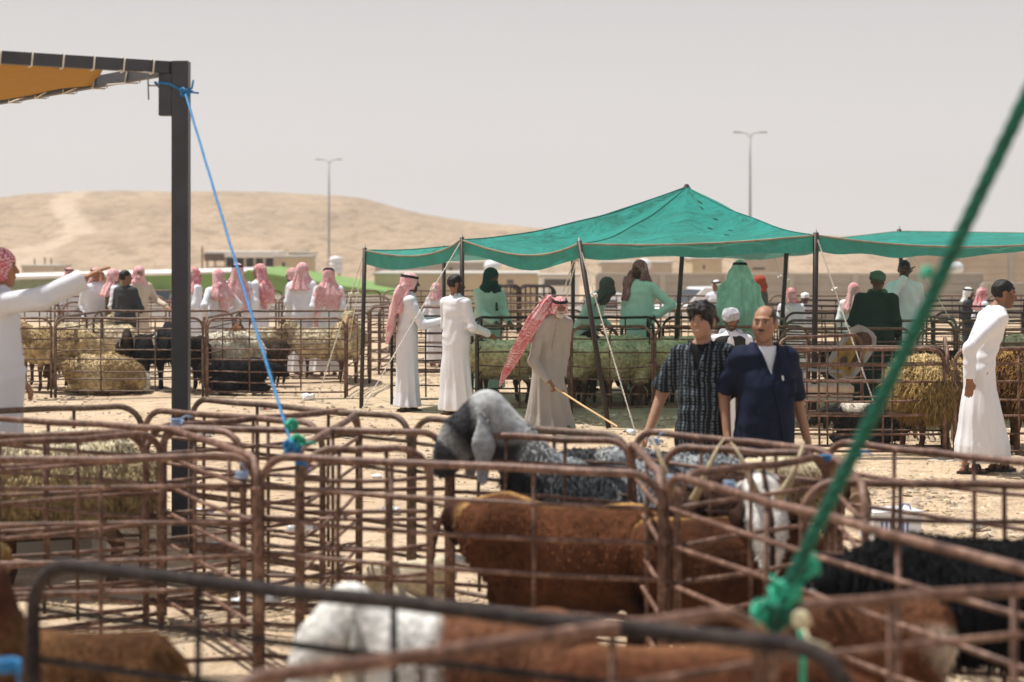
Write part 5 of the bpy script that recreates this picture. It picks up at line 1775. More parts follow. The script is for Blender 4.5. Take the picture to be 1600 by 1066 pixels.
# ------------------------------------------------------------------ the people in the market
def at(px, D): return (gx(px, D), D)
SK1, SK2, SK3, SK4 = (.36, .19, .115), (.24, .115, .065), (.10, .048, .030), (.42, .24, .155)

# the two friends walking side by side
person('young man with mop of black hair in a striped black patterned shirt, smiling left', at(1098, 12.35), -24, 1.72, SK4,
       lh=(.24, .06, .84), rh=(-.36, -.10, .84), re=(-.295, .03, 1.12), yaw=-4, pitch=0, voxel=.008, hvox=.0048, seed=3, fingers='relax', shw=.17, 
       smile=True, garments=[shirt(M_pattern, .42, True, 1.0, M_black, wide=.88), trousers(M_black, .08), hair(style='mop'), sandals()])
person('stout moustached man in a navy V-neck shirt over a white undershirt', at(1194, 12.15), 10, 1.71, SK1,
       lh=(.29, -.04, .82), le=(.255, .07, 1.08), rh=(-.25, .02, .86), yaw=-33, pitch=-1, voxel=.008, hvox=.0048, seed=8, fat=1.2, heads_fat=1.18, beard=((.03, .02, .016), 'moustache'), shw=.165,
       garments=[shirt(M_navy, .56, True, 1.25, M_white, wide=.97, pocket=True), trousers(M_navy, .08, .115), hair(M_hairg, 'receding'), sandals()])
# the man walking off to the right
person('bare-headed man in white thobe and black sandals walking off to the right', at(1530, 16.9), 96, 1.80, SK2,
       lh=(.17, -.14, .82), rh=(-.20, .16, .84), le=(.2, .0, 1.1), re=(-.21, .16, 1.12), lf=(.09, -.20), rf=(-.09, .13), lean=.14, yaw=-4, pitch=10, voxel=.009, seed=4, beard=((.03, .02, .016), 'stubble'),
       garments=[thobe(M_white, .98, (0, .0), hemw=.72), hair(style='short'), sandals()], hem=.10)
# the old man with the stick
op = person('old grey-bearded man in a stone-grey thobe stooping forward with a thin stick', at(854, 20.3), 24, 1.57, SK2,
       lh=(.20, -.02, .70), rh=(-.12, -.34, .66), le=(.25, .02, .96), re=(-.25, -.16, .90), lf=(.16, -.14), rf=(-.15, .12), lean=.20, side=.02, yaw=-14, pitch=8, voxel=.0095, seed=6, beard=((.42, .38, .35), 'full'), brow=(.2, .18, .16),
       curl_r='fist',
       garments=[thobe(M_greyth, 1.05, (.03, 0), sr=1.05, hemw=1.05), beard_hair(mat('grey_beard', (.45, .42, .38), .9), .0),
                 headcloth(M_red, 'back', True, .20, seed=2, width=.72), cloth_tail(M_red, [(-.02, -.26, 1.66), (-.13, -.27, 1.54), (-.26, -.25, 1.36), (-.37, -.20, 1.17), (-.46, -.15, .98), (-.57, -.09, .76), (-.64, -.05, .60)], [.16, .22, .23, .20, .16, .10, .015], (.35, -.9, .2)), sandals()], hem=.06)
def stick():
    t = MB()
    a = W(866, 605, 19.95); b = W(957, 662, 19.2)
    d = (b - a).normalized()
    t.tube([a - d * .12, a, a.lerp(b, .5) + Vector((0, 0, -.006)), b + d * .08], .0105, 7)
    o = t.build('walking_stick', mat('pale_cane', (.62, .42, .22), .6)); tag(o, "thin pale cane held in the old man's hand", 'walking stick')
stick()
# the two men in white at the tent corner
person('man in white thobe, pink headcloth and black agal reaching right by the tent corner', at(636, 22.9), 98, 1.73, SK3,
       lh=(.20, -.44, 1.13), rh=(-.20, -.45, 1.15), le=(.24, -.18, 1.10), re=(-.24, -.18, 1.09), yaw=-4, pitch=4, voxel=.010, seed=9, lean=.02, beard=((.02, .015, .012), 'stubble'),
       garments=[thobe(M_white2, 1.05, hemw=1.12), headcloth(M_pink, 'back', True, .35, tails=[((-.06, .13, 1.45), (-.04, .21, 1.05), .13, .12, (.25, 1, .3), .35), ((-.04, .21, 1.05), (-.02, .24, .90), .11, .06, (.25, 1, .3), .35)], seed=4), sandals()])
person('bare-headed bearded man in a white thobe seen from behind at the tent pen', at(712, 22.35), 140, 1.72, SK2,
       lh=(.10, -.46, 1.00), rh=(-.24, -.34, 1.00), le=(.28, -.12, 1.10), re=(-.27, .0, 1.10), yaw=-32, pitch=8, voxel=.010, seed=12, beard=((.02, .015, .012), 'full'),
       garments=[thobe(M_white, 1.02), hair(style='short'), sandals()])
# pointing man at the left edge, raised on an added, unseen block
pm = person('man at the left edge in white thobe and red headcloth, pointing right', at(-2, 12.0), 96, 1.78, (.36, .17, .09), z=.30,
       lh=(.20, -.10, .9), rh=(-.13, -.55, 1.55), re=(-.20, -.29, 1.42), yaw=-4, pitch=0, voxel=.009, hvox=.005, seed=15, curl_r='point', fat=1.1,
       garments=[thobe(M_white, 1.12, hemw=1.0, sr=1.12, bell=.018), headcloth(M_red, 'back', False, .24, seed=7), sandals()])
def added_support():  # unseen block, added only to hold up the raised man's feet
    t = thing('added_block', 'added unseen concrete block that lifts the pointing man', 'added_support', (gx(-2, 12.0), 12.0, 0))
    mb = MB(); mb.box((0, 0, .14), (1.3, .42, .28)); mb.build('block', M_conc, t)
    mb = MB(); mb.box((0, 0, .29), (1.34, .46, .02)); mb.build('top', M_conc2, t)
added_support()

# under and behind the tent
person('person in dusty mint thobe and dark green scarf handling a rail under the tent', at(760, 25.7), 30, 1.76, SK3,
       lh=(.16, -.36, .98), rh=(-.06, -.38, .98), yaw=20, pitch=16, voxel=.012, seed=20, lean=.08,
       garments=[thobe(M_mint2, 1.1, placket=False), headcloth(M_dkgreen2, 'wrap', False, .22, tails=[((.05, -.12, 1.42), (.07, -.17, 1.15), .025, .02, (0, 1, 0), .8)], seed=5)])
person('person with a grey scarf wrapped round the head under the tent beside the leaning pole', at(916, 26.0), 60, 1.68, SK3, lean=.22,
       lh=(.22, -.30, .92), rh=(-.20, -.30, .92), yaw=20, pitch=10, voxel=.012, seed=22, fat=1.2,
       garments=[thobe(M_mint2, 1.15, placket=False), headcloth(M_grscarf, 'wrap', False, .34, width=1.15, seed=8)])
person('man in bright mint thobe and maroon headcloth, hand on hip, under the tent', at(1000, 25.6), -28, 1.86, SK3,
       lh=(.22, -.02, 1.0), le=(.40, .10, 1.15), rh=(-.24, -.02, .86), yaw=-8, pitch=6, voxel=.011, seed=24, beard=((.02, .015, .012), 'full'),
       garments=[thobe(M_mint, 1.1, placket=False), headcloth(M_maroon, 'front', False, .25, tails=[((-.10, -.06, 1.50), (-.17, -.12, 1.24), .09, .05, (.2, 1, 0), .4)], seed=9)])
person('big man under the tent, thin green headcloth with black agal down his back', at(1156, 25.0), 176, 1.86, SK3,
       lh=(.26, -.05, .9), rh=(-.26, -.05, .9), voxel=.011, seed=26, fat=1.2,
       garments=[thobe(M_mint2, 1.2, placket=False), headcloth(M_bigmint, 'front', True, .66, width=1.65, seed=12, tails=[((0, .05, 1.5), (.03, .15, 1.1), .17, .27, (0, 1, .1), .5)])])
person('man in a grey striped turban and dark waistcoat between the two friends', at(1142, 17.2), -8, 1.50, SK2,
       lh=(.24, -.1, .8), rh=(-.22, -.15, .8), yaw=8, pitch=12, voxel=.010, seed=28, beard=((.03, .025, .02), 'full'),
       garments=[thobe(M_white, 1.1, placket=False), waistcoat(M_waist), turban(M_turban)])
person('broad back-turned figure in dark green coat and green turban under the tent', at(1366, 22.9), 150, 1.76, SK3,
       lh=(.22, -.25, .95), rh=(-.22, -.25, .95), voxel=.011, seed=30, fat=1.25, lean=.08, shw=.2,
       garments=[thobe(M_dkgreen, 1.25, placket=False, sr=1.2), turban(M_grturban)])
person('bare-headed young man in white holding a hand to his face behind a tent pole', at(1413, 25.6), -4, 1.86, SK3,
       rh=(-.01, -.135, 1.52), re=(-.20, -.22, 1.25), lh=(.17, -.17, .96), yaw=-6, pitch=4, voxel=.011, seed=32,
       garments=[thobe(M_white, 1.12, placket=False), hair(style='short')])
# smaller background people on the right
BG = 'shoppers standing far back among the pens'
def bg(label, px, D, face, H, skin, gar, **k):
    kw = dict(voxel=.016, seed=int(px) % 17); kw.update(k)
    return person(label, at(px, D), face, H, skin, garments=gar, group=BG, **kw)
bg('person in white with red headcloth wound high, back turned, seen past the tent poles', 1236, 27.5, 170, 1.42, SK2, [thobe(M_white, 1.1, placket=False), headcloth(M_red, 'wrap', False, .12, seed=3)])
bg('dark-faced person in a white cap crouched low by the tent pole', 1258, 30, 0, 1.28, SK3, [thobe(M_white2, placket=False), turban(M_whitecl, False)])
bg('man with white headcloth and black agal low beyond the patterned shirt', 1119, 33, -30, 1.42, SK2, [thobe(M_white2, placket=False), headcloth(M_whitecl, 'back', True, .2, seed=5)])
bg('person with a rust-red cloth over the head beside the large green headcloth', 1188, 30, 60, 1.56, SK2, [thobe(M_grscarf, placket=False), headcloth(mat_cloth('rust_cloth', (.35, .06, .035)), 'wrap', False, .1, seed=6)])
bg('person with pink headcloth half hidden left of the dark green coat', 1334, 26.5, 160, 1.52, SK2, [thobe(M_white, 1.1, placket=False), headcloth(M_pink, 'front', False, .35, seed=7)])
bg('person in a black-banded white headcloth low behind the far right pens', 1513, 31, 60, 1.34, SK3, [thobe(M_char, placket=False), headcloth(M_whitecl, 'back', True, .18, seed=8)])
bg('person with red headcloth beside the black-banded one, far right', 1534, 30, 100, 1.36, SK2, [thobe(M_white2, placket=False), headcloth(M_red, 'front', False, .3, seed=9)])
bg('seated person in white with pink headcloth between the two men at the tent corner', 682, 31, 150, 1.42, SK2, [thobe(M_white, 1.1, placket=False), headcloth(M_pink, 'wrap', False, .2, seed=10)])
# crowd on the left
BL = 'men standing among the left-hand pens'
def bl(label, px, D, face, H, skin, gar, **k):
    kw = dict(voxel=.014, seed=int(px) % 19); kw.update(k)
    return person(label, at(px, D), face, H, skin, garments=gar, group=BL, **kw)
bl('man in white with pink wrapped headcloth, far left beyond the pointing arm', 108, 36, 20, 1.60, SK2, [thobe(M_white2, placket=False), headcloth(M_pink, 'wrap', True, .2, seed=1)])
bl('man in pale robe behind the pointing hand', 150, 30.5, 20, 1.68, SK2, [thobe(M_white2, 1.1, placket=False), headcloth(M_pink, 'back', True, .2, seed=2)])
bl('man in olive waistcoat with pink headcloth beside the charcoal shirt', 178, 30.2, 110, 1.66, SK2, [thobe(M_white2, placket=False), waistcoat(M_olive, .6), headcloth(M_pink, 'back', False, .32, seed=3)])
bl('bare-headed man in a charcoal shirt with folded arms', 196, 29.3, 150, 1.66, SK2, [thobe(M_char, 1.05, placket=False), hair()], lh=(.02, -.26, 1.12), rh=(.10, -.28, 1.10), le=(.28, -.06, 1.10), re=(-.28, -.06, 1.08), yaw=-30)
bl('man in a cream thobe with pink headcloth holding out a hand', 217, 30.8, 40, 1.70, SK1, [thobe(M_beigeth, placket=False), headcloth(M_pink, 'wrap', False, .16, seed=4)], lh=(.34, -.34, 1.05), yaw=-20)
bl('man with bright red headcloth just right of the steel canopy post', 303, 29.5, 120, 1.70, SK2, [thobe(M_white, 1.05, placket=False), headcloth(M_red, 'wrap', False, .28, seed=5)])
bl('man in white with long pale pink headcloth, hands on hips', 341, 28.7, 222, 1.68, SK2, [thobe(M_white, 1.1, placket=False), headcloth(M_pink, 'back', False, .34, seed=6, width=1.05, tails=[((.0, .13, 1.45), (-.03, .16, 1.05), .09, .06, (0, 1, 0), .5)])], lh=(.24, -.02, 1.0), rh=(-.22, -.05, 1.0), le=(.34, .12, 1.15), re=(-.34, .1, 1.15))
bl('man with large pink headcloth under the blue rope, back turned', 371, 29.6, 178, 1.76, SK2, [thobe(M_white, 1.1, placket=False), headcloth(M_pink, 'front', True, .62, width=1.2, seed=7)])
bl('man with red and white headcloth looking left beside the blue rope', 406, 30.6, 248, 1.74, SK2, [thobe(M_white, 1.0, placket=False), headcloth(M_red, 'back', False, .5, width=.95, seed=8, tails=[((.05, .12, 1.4), (.08, .14, 1.0), .06, .05, (0, 1, 0), .5)])], yaw=40)
bl('dark-faced man looking over the shoulder of a man in white', 457, 31.5, -100, 1.66, SK3, [thobe(M_white2, placket=False), headcloth(M_pink, 'back', False, .2, seed=9)])
bl('man in white with pink headcloth thrown over the shoulder, feet seen through the rails', 473, 29.2, 158, 1.78, SK2, [thobe(M_white, 1.08, placket=False, hemw=1.1), headcloth(M_pink, 'wrap', False, .28, seed=10)], hem=.04)
bl('man with wide pink headcloth and black agal hanging down his back', 513, 28.9, 182, 1.70, SK2, [thobe(M_white, 1.15, placket=False, hemw=1.1), headcloth(M_pink, 'front', True, .55, width=1.2, seed=11, tails=[((.14, .10, 1.40), (.20, .12, .75), .07, .05, (0, 1, 0), .4)])], pitch=18, lean=.05)
# ------------------------------------------------------------------ goats and sheep (local frame: nose towards +x)
M_coat = mat_attr('goat_coat', .85, .28, 26, .7, .012, .08)
M_fleece = mat_attr('fleece', .95, .42, 20, 1.0, .03, .05)
M_horn = mat('horn', (.42, .34, .22), .5, .3, 30, .5, .003)
M_hoof = mat('hoof', (.05, .04, .035), .6)

def strands(v, q, n, length, width, seed, colors, droop=.5, curl=.3, keep=None):
    """loose tufts of hair standing off a surface: narrow bent blades"""
    rs = np.random.RandomState(seed)
    a, b, c = v[q[:, 0]], v[q[:, 1]], v[q[:, 2]]
    nr = np.cross(b - a, v[q[:, 3]] - a)
    ar = np.linalg.norm(nr, axis=1) + 1e-12
    nr = nr / ar[:, None]
    cen = v[q].mean(1)
    p = ar.copy()
    if keep is not None: p = p * keep(cen)
    p /= p.sum()
    k = rs.choice(len(q), n, p=p)
    u = rs.rand(n, 2)
    base = a[k] + (b[k] - a[k]) * u[:, :1] + (v[q[k, 3]] - a[k]) * u[:, 1:]
    N = nr[k]
    side = np.cross(N, rs.normal(size=(n, 3))); side /= np.linalg.norm(side, axis=1)[:, None] + 1e-9
    L = length * (.5 + rs.rand(n))[:, None]
    W_ = width * (.6 + .8 * rs.rand(n))[:, None]
    g = np.array([0, 0, -1.0])
    flow = N * (1 - droop) + g * droop * 1.0 + rs.normal(size=(n, 3)) * curl
    flow /= np.linalg.norm(flow, axis=1)[:, None]
    mid = base + (N * .55 + flow * .45) * L * .45
    tip = mid + (flow * .9 + g * droop * .5) * L * .55
    b0 = base - N * .01
    V = np.stack([b0 - side * W_, b0 + side * W_, mid + side * W_ * .9, mid - side * W_ * .9, tip], 1).reshape(-1, 3)
    i = np.arange(n)[:, None] * 5
    # two faces per blade written as quads (the tip one is folded)
    Q = np.concatenate([i + np.array([0, 1, 2, 3]), i + np.array([3, 2, 4, 4])], 0)
    col_ = colors(base) * ((.72 + .5 * rs.rand(n)) if length > .04 else (.86 + .2 * rs.rand(n)))[:, None]
    C = np.repeat(col_, 5, 0)
    return V, Q, C
def blades_mesh(name, V, Q, C, m):
    me = bpy.data.meshes.new(name)
    n = len(Q) // 2
    me.vertices.add(len(V)); me.vertices.foreach_set('co', V.astype(f4).ravel())
    q1 = Q[:n]; t1 = Q[n:, :3]
    li = np.concatenate([q1.ravel(), t1.ravel()]).astype(np.int32)
    me.loops.add(len(li)); me.loops.foreach_set('vertex_index', li)
    me.polygons.add(2 * n)
    me.polygons.foreach_set('loop_start', np.concatenate([np.arange(n) * 4, 4 * n + np.arange(n) * 3]).astype(np.int32))
    me.polygons.foreach_set('use_smooth', np.full(2 * n, True))
    me.materials.append(m)
    at_ = me.color_attributes.new('col', 'FLOAT_COLOR', 'POINT')
    c4 = np.ones((len(V), 4), f4); c4[:, :3] = np.clip(C, 0, 1)
    at_.data.foreach_set('color', c4.ravel())
    me.update(calc_edges=True)
    return me
def vnoise(p, seed, freq):
    r = np.random.RandomState(seed); s_ = 0
    for i in range(6):
        d = r.normal(size=3); d = d / np.linalg.norm(d) * freq * (.6 + r.rand())
        s_ = s_ + np.sin(p @ d + r.rand() * 6.28)
    return s_ / 3.0

def animal(label, pos, face, sc=1.0, kind='goat', head=(.62, 0, .92), hdir=(.8, 0, -.6), colorf=None, headcol=None, ears='long', ear_len=.20, horns=None,
           coat=0, coat_len=.05, lying=False, seed=0, vox=.016, group=None, fat=1.0, z=0.0, tail='short', coat_droop=.7, strand_w=.006, cat=None, earcol=None, hscale=1.0, bodyz=0.0, hair_to=9.0, neck=.125, belly=0.0):
    x0, y0 = pos
    t = thing(kind, label, cat or kind, (x0, y0, z + gz(x0, y0)), R(face), group)
    hd = np.array(hdir, float); hd /= np.linalg.norm(hd)
    hp = np.array(head, float)
    sidev = np.cross(hd, (0, 0, 1.0)); sidev /= np.linalg.norm(sidev) + 1e-9
    upv = np.cross(sidev, hd)
    dz = -.34 if lying else 0.0
    sheep = kind == 'sheep'
    k = hscale
    def legs(P):
        d = None
        ls = []
        if lying:
            for sg in (-1, 1):
                ls += [((.24, sg * .14, .12), (.42, sg * .15, .07), .06, .04), ((.42, sg * .15, .07), (.26, sg * .18, .035), .035, .028),
                       ((-.22, sg * .15, .14), (.02, sg * .22, .08), .09, .05), ((.02, sg * .22, .08), (-.16, sg * .24, .03), .035, .028)]
        else:
            for sg in (-1, 1):
                o = .03 * sg * (1 if seed % 2 else -1)
                ls += [((.27, sg * .10, .55), (.27 + o, sg * .10, .31), .065, .036), ((.27 + o, sg * .10, .31), (.265 + o, sg * .10, .09), .031, .022),
                       ((.265 + o, sg * .10, .09), (.28 + o, sg * .10, .03), .024, .027),
                       ((-.30, sg * .10, .58), (-.24 - o, sg * .11, .42), .11, .065), ((-.24 - o, sg * .11, .42), (-.37 - o, sg * .10, .27), .056, .032),
                       ((-.37 - o, sg * .10, .27), (-.345 - o, sg * .10, .09), .027, .022), ((-.345 - o, sg * .10, .09), (-.33 - o, sg * .10, .03), .024, .027)]
        for a, b, ra, rb in ls:
            e_ = rc(P, a, b, ra, rb)
            d = e_ if d is None else smin(d, e_, .03)
        return d
    def body(P):
        s_ = .94 if sheep else 1
        d = ell(P, (.20, 0, .60 + dz + bodyz), (.22, .145 * fat, .20 * s_))
        d = smin(d, ell(P, (-.04, 0, .585 - belly / 2 + dz + bodyz), (.36, .175 * fat, .195 * s_ + belly / 2)), .08)
        d = smin(d, ell(P, (-.31, 0, .63 + dz + bodyz), (.17, .145 * fat, .165)), .08)
        d = smin(d, rc(P, (.22, 0, .715 + dz + bodyz), (-.34, 0, .71 + dz + bodyz), .075, .075), .07)
        nb_ = (.30, 0, .68 + dz + bodyz)
        d = smin(d, rc(P, nb_, tuple(hp - hd * .03 * k), neck, .072 * k), .09)
        d = smin(d, legs(P), .05)
        if tail == 'short': d = smin(d, rc(P, (-.46, 0, .70 + dz), (-.53, 0, .60 + dz), .026, .014), .03)
        if tail == 'up': d = smin(d, rc(P, (-.46, 0, .72 + dz), (-.52, 0, .82 + dz), .026, .016), .03)
        return d
    def headf(P):
        X = P[0] - hp[0]; Y = P[1] - hp[1]; Z = P[2] - hp[2]
        a = (X * hd[0] + Y * hd[1] + Z * hd[2]) / k; b = (X * sidev[0] + Y * sidev[1] + Z * sidev[2]) / k; c = (X * upv[0] + Y * upv[1] + Z * upv[2]) / k
        q = (a, np.abs(b), c)
        d = rc(q, (0, 0, 0), (.09, 0, .012), .072, .058)
        d = smin(d, rc(q, (.08, 0, .010), (.155, 0, .006), .056, .042), .03)      # convex nose
        d = smin(d, rc(q, (.15, 0, .0), (.20, 0, -.012), .040, .030), .02)
        d = smin(d, rc(q, (.03, 0, -.045), (.18, 0, -.038), .042, .022), .025)     # jaw
        d = smin(d, rc(q, (.212, .0, -.010), (.216, .0, -.03), .021, .019), .015)
        d = smax(d, -rc(q, (.226, .012, -.004), (.232, .012, -.004), .006, .006), .004)
        d = smax(d, -rc(q, (.215, .05, -.030), (.233, -.05, -.032), .004, .004), .004)
        d = smin(d, ell(q, (.062, .055, .022), (.018, .012, .014)), .010)          # eye bulge
        return d * k
    def earf(P):
        d = None
        for sg in (-1, 1):
            a = hp + (sidev * sg * .058 + upv * .022 - hd * .015) * k
            if ears == 'long': b = a + sidev * sg * .055 + np.array([0, 0, -1]) * ear_len + hd * .02
            else: b = a + sidev * sg * ear_len * .8 + np.array([0, 0, -.35]) * ear_len - hd * .03
            m_ = (a + b) / 2 + sidev * sg * .025
            nrm = sidev * 1.0 + hd * .35 if ears == 'long' else upv + hd * .4
            e_ = smin(fc(P, a, m_, .018 * k, .036 * k, nrm, .28), fc(P, m_, b, .036 * k, .022 * k, nrm, .26), .02)
            d = e_ if d is None else np.minimum(d, e_)
        return d
    lo = np.array([-.62, -.34, -.01]); hi = np.array([.62, .34, .95])
    lo = np.minimum(lo, hp - .32); hi = np.maximum(hi, hp + .32); lo[2] = -.01; hi[2] = max(hi[2] * (0.75 if lying else 1), hp[2] + .15)
    v1, q1 = nets(body, lo, hi, vox); v1 = relax(v1, q1, 1)
    v2, q2 = nets(headf, hp - .30 * k, hp + .30 * k, min(vox, .009)); v2 = relax(v2, q2, 1)
    v, q = join_vq([(v1, q1), (v2, q2)])
    # rooted head points
    def bodycol(p):
        c_ = colorf(p)
        if headcol is not None:
            dh = np.linalg.norm(p - (hp + hd * .08), axis=1)
            kk = np.clip((.215 * k - dh) / .05, 0, 1)[:, None]
            c_ = c_ * (1 - kk) + headcol(p, hp, hd, upv, sidev) * kk
        # legs
        lg = np.clip((.42 - p[:, 2]) / .12, 0, 1)[:, None] if not lying else np.clip((.10 - p[:, 2]) / .05, 0, 1)[:, None]
        return c_ * (1 - lg) + legcol * lg
    legcol = np.array((.09, .045, .028)) if sheep else colorf(np.array([[0.27, 0, .3]]))[0] * .8
    C = bodycol(v)
    # nostril / hoof tones belong to the animal itself
    hoof = (v[:, 2] < .035)
    C[hoof] = (.04, .033, .03)
    bd = link('body', np_mesh(kind + '_body', v * sc, q, M_coat, C), t)
    ve, qe = nets(earf, hp - .42, hp + .42, .008)
    if len(ve):
        ec = np.tile(np.array(earcol), (len(ve), 1)) if earcol is not None else C[-1:].repeat(len(ve), 0) * 0 + (headcol(ve, hp, hd, upv, sidev) if headcol is not None else colorf(ve))
        # split the two ears into parts of their own
        s1 = (ve - hp) @ sidev
        for sg in (-1, 1):
            keep = (s1 * sg) > 0
            idx = np.cumsum(keep) - 1
            qq = qe[keep[qe].all(1)]
            if len(qq): link('ear', np_mesh(kind + '_ear', ve[keep] * sc, idx[qq], M_coat, ec[keep]), t)
    for sg in (-1, 1):
        mb = MB(); e_ = hp + (hd * .064 + sidev * sg * .060 + upv * .024) * k
        mb.tube([tuple((e_ - sidev * sg * .010) * sc), tuple((e_ + sidev * sg * .004) * sc)], [.012 * sc, .007 * sc], 8)
        mb.build('eye', M_glass, t, True)
    if horns:
        for sg in (-1, 1):
            p = hp + (upv * .055 + sidev * sg * .028 + hd * .01) * k
            pts, rr = [], []
            n = 12; L = horns
            for i in range(n + 1):
                u = i / n; a = u * 2.0
                pts.append(tuple((p + upv * math.sin(a) * L * .42 - hd * (1 - math.cos(a)) * L * .42 + sidev * sg * u * L * .35) * sc)); rr.append((.021 * (1 - u) + .004) * sc)
            mb = MB(); mb.tube(pts, rr, 8); mb.build('horn', M_horn, t, True)
    if sheep:
        # woolly fleece, a coat of its own over the trunk
        def fl(P):
            d = ell(P, (.12, 0, .60 + dz), (.34, .225 * fat, .245))
            d = smin(d, ell(P, (-.18, 0, .61 + dz), (.36, .235 * fat, .250)), .10)
            d = smin(d, rc(P, (.30, 0, .66 + dz), tuple(hp - hd * .10 - np.array([.02, 0, 0])), .16, .095), .09)
            d = smin(d, ell(P, (-.50, 0, .55 + dz), (.10, .15, .17)), .06)          # fat tail
            if lying: d = smin(d, ell(P, (-.08, 0, .15), (.38, .27 * fat, .15)), .08); d = np.maximum(d, .01 - P[2])
            return d + lump(P, seed + 2, 20, .012) + lump(P, seed + 4, 48, .009)
        v3, q3 = nets(fl, (-.72, -.42, .0), (.80, .42, 1.0 if not lying else .72), vox)
        fo = link('fleece', np_mesh('fleece', v3 * sc, q3, M_fleece, colorf(v3)), t)
        if coat:
            V_, Q_, C_ = strands(v3, q3, coat, coat_len, strand_w, seed, colorf, coat_droop, .45)
            o = link('wool', blades_mesh('wool_tufts', V_ * sc, Q_, C_, M_fleece), fo); o['kind'] = 'stuff'
    elif coat:
        def kp(c_): return (c_[:, 2] > (.40 if not lying else .08)) * (np.linalg.norm(c_ - (hp + hd * .1), axis=1) > .20 * k) * (c_[:, 0] < hair_to) * 1.0 + 1e-9
        V_, Q_, C_ = strands(v, q, coat, coat_len, strand_w, seed, bodycol, coat_droop, .30, kp)
        V2_, Q2_, C2_ = strands(v2, q2, max(1200, coat // 3), .016, .0028, seed + 9, bodycol, .8, .30)
        nb_ = len(V_); V_ = np.concatenate([V_, V2_]); C_ = np.concatenate([C_, C2_])
        h1, h2 = len(Q_) // 2, len(Q2_) // 2
        Q_ = np.concatenate([Q_[:h1], Q2_[:h2] + nb_, Q_[h1:], Q2_[h2:] + nb_])
        o = link('long_hair', blades_mesh('goat_hair', V_ * sc, Q_, C_, M_coat), bd); o['kind'] = 'stuff'
    return t

def flat(c, var=.12, seed=1, freq=9):
    c = np.array(c, float)
    return lambda p: c[None] * (1 + var * vnoise(p, seed, freq))[:, None]
def sunlit_back(side_c, top_c, seed=2, wdt=.075):  # paints the sunlit rim of the back into the coat colour
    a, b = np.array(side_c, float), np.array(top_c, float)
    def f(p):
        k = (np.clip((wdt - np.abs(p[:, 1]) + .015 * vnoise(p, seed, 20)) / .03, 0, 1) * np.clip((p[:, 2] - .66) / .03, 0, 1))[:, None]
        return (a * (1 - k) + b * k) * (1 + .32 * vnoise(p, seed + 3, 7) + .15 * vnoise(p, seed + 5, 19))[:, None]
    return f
def two(c1, c2, seed, freq, th=0.0, soft=.35):
    c1, c2 = np.array(c1, float), np.array(c2, float)
    def f(p):
        k = np.clip((vnoise(p, seed, freq) - th) / soft + .5, 0, 1)[:, None]
        return (c1 * (1 - k) + c2 * k) * (1 + .15 * vnoise(p, seed + 1, 25))[:, None]
    return f
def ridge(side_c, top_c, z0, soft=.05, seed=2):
    """darker flanks, paler back line; on some coats this paints in a sunlit top"""
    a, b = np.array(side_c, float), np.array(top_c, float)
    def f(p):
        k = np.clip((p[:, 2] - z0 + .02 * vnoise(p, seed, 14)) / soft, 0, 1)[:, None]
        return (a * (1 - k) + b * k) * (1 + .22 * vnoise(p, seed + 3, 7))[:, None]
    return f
STRAW = two((.36, .26, .135), (.56, .44, .26), 3, 12, .0, .8)
CREAM = two((.50, .41, .26), (.66, .57, .40), 5, 10, .0, .8)
DIRTY_LIT_TOP = ridge((.42, .33, .18), (.74, .67, .50), .66, .2)  # dirty cream wool, with sunlit top and shaded flanks painted in
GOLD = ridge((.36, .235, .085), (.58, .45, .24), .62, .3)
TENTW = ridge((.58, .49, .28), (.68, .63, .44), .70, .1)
def hc_dark(c=(.055, .028, .018)): return lambda p, hp, hd, up, sd: np.array(c)[None] * (1 + .2 * vnoise(p, 3, 20))[:, None]

# --- foreground goats
def grey_head(p, hp, hd, up, sd):
    a = (p - hp) @ hd; c = (p - hp) @ up; b = np.abs((p - hp) @ sd)
    base = np.tile(np.array((.045, .045, .048)), (len(p), 1))
    wm = np.clip((a - .13) / .05, 0, 1)[:, None]; base = base * (1 - wm) + np.array((.42, .43, .42)) * wm
    nose = np.clip((a - .205) / .02, 0, 1)[:, None]; base = base * (1 - nose) + np.array((.06, .06, .065)) * nose
    k2 = np.clip((vnoise(p * np.array([1, .3, 1]), 31, 15) + .02) / .3, 0, 1)[:, None]; base = base * (1 - k2 * .9) + np.array((.36, .37, .37)) * k2 * .9
    return base * (1 + .25 * vnoise(p, 4, 18))[:, None]
def grey_body(p):
    k = np.clip(vnoise(p * np.array([1, 1, .45]), 8, 20) * .9 + .58, 0, 1)[:, None]
    c = np.array((.055, .060, .066)) * (1 - k) + np.array((.33, .35, .36)) * k
    nk = np.clip((p[:, 0] - .26) / .06, 0, 1)[:, None]
    pt = np.clip((vnoise(p * np.array([1, .6, .8]), 33, 13) + .05) / .35, 0, 1)[:, None]
    mane = np.clip((.055 - np.abs(p[:, 1])) / .03, 0, 1)[:, None]
    neckc = np.array((.045, .046, .05)) * (1 - pt) + np.array((.40, .41, .40)) * pt
    neckc = neckc * (1 - mane * .85) + np.array((.035, .035, .038)) * mane * .85
    return c * (1 - nk) + neckc * nk
D = 10.15
animal('large grey goat with black and white head raised over the rails, long drooping ears', (gx(945, D), D), 180, 1.13, head=(.60, .04, 1.02), hdir=(.60, .14, -.62), colorf=grey_body, headcol=grey_head,
       ears='long', ear_len=.30, coat=16000, coat_len=.045, seed=3, vox=.012, hscale=1.45, earcol=(.34, .35, .35), strand_w=.004, neck=.15, coat_droop=.85)
animal('second grey goat, only its long-haired rump showing by the horned goat', (gx(1060, 9.85), 10.6), 150, 1.12, head=(.60, .0, .70), hdir=(.7, 0, -.7), colorf=grey_body, headcol=grey_head, coat=7000, coat_len=.06, seed=6, vox=.016, strand_w=.0045)
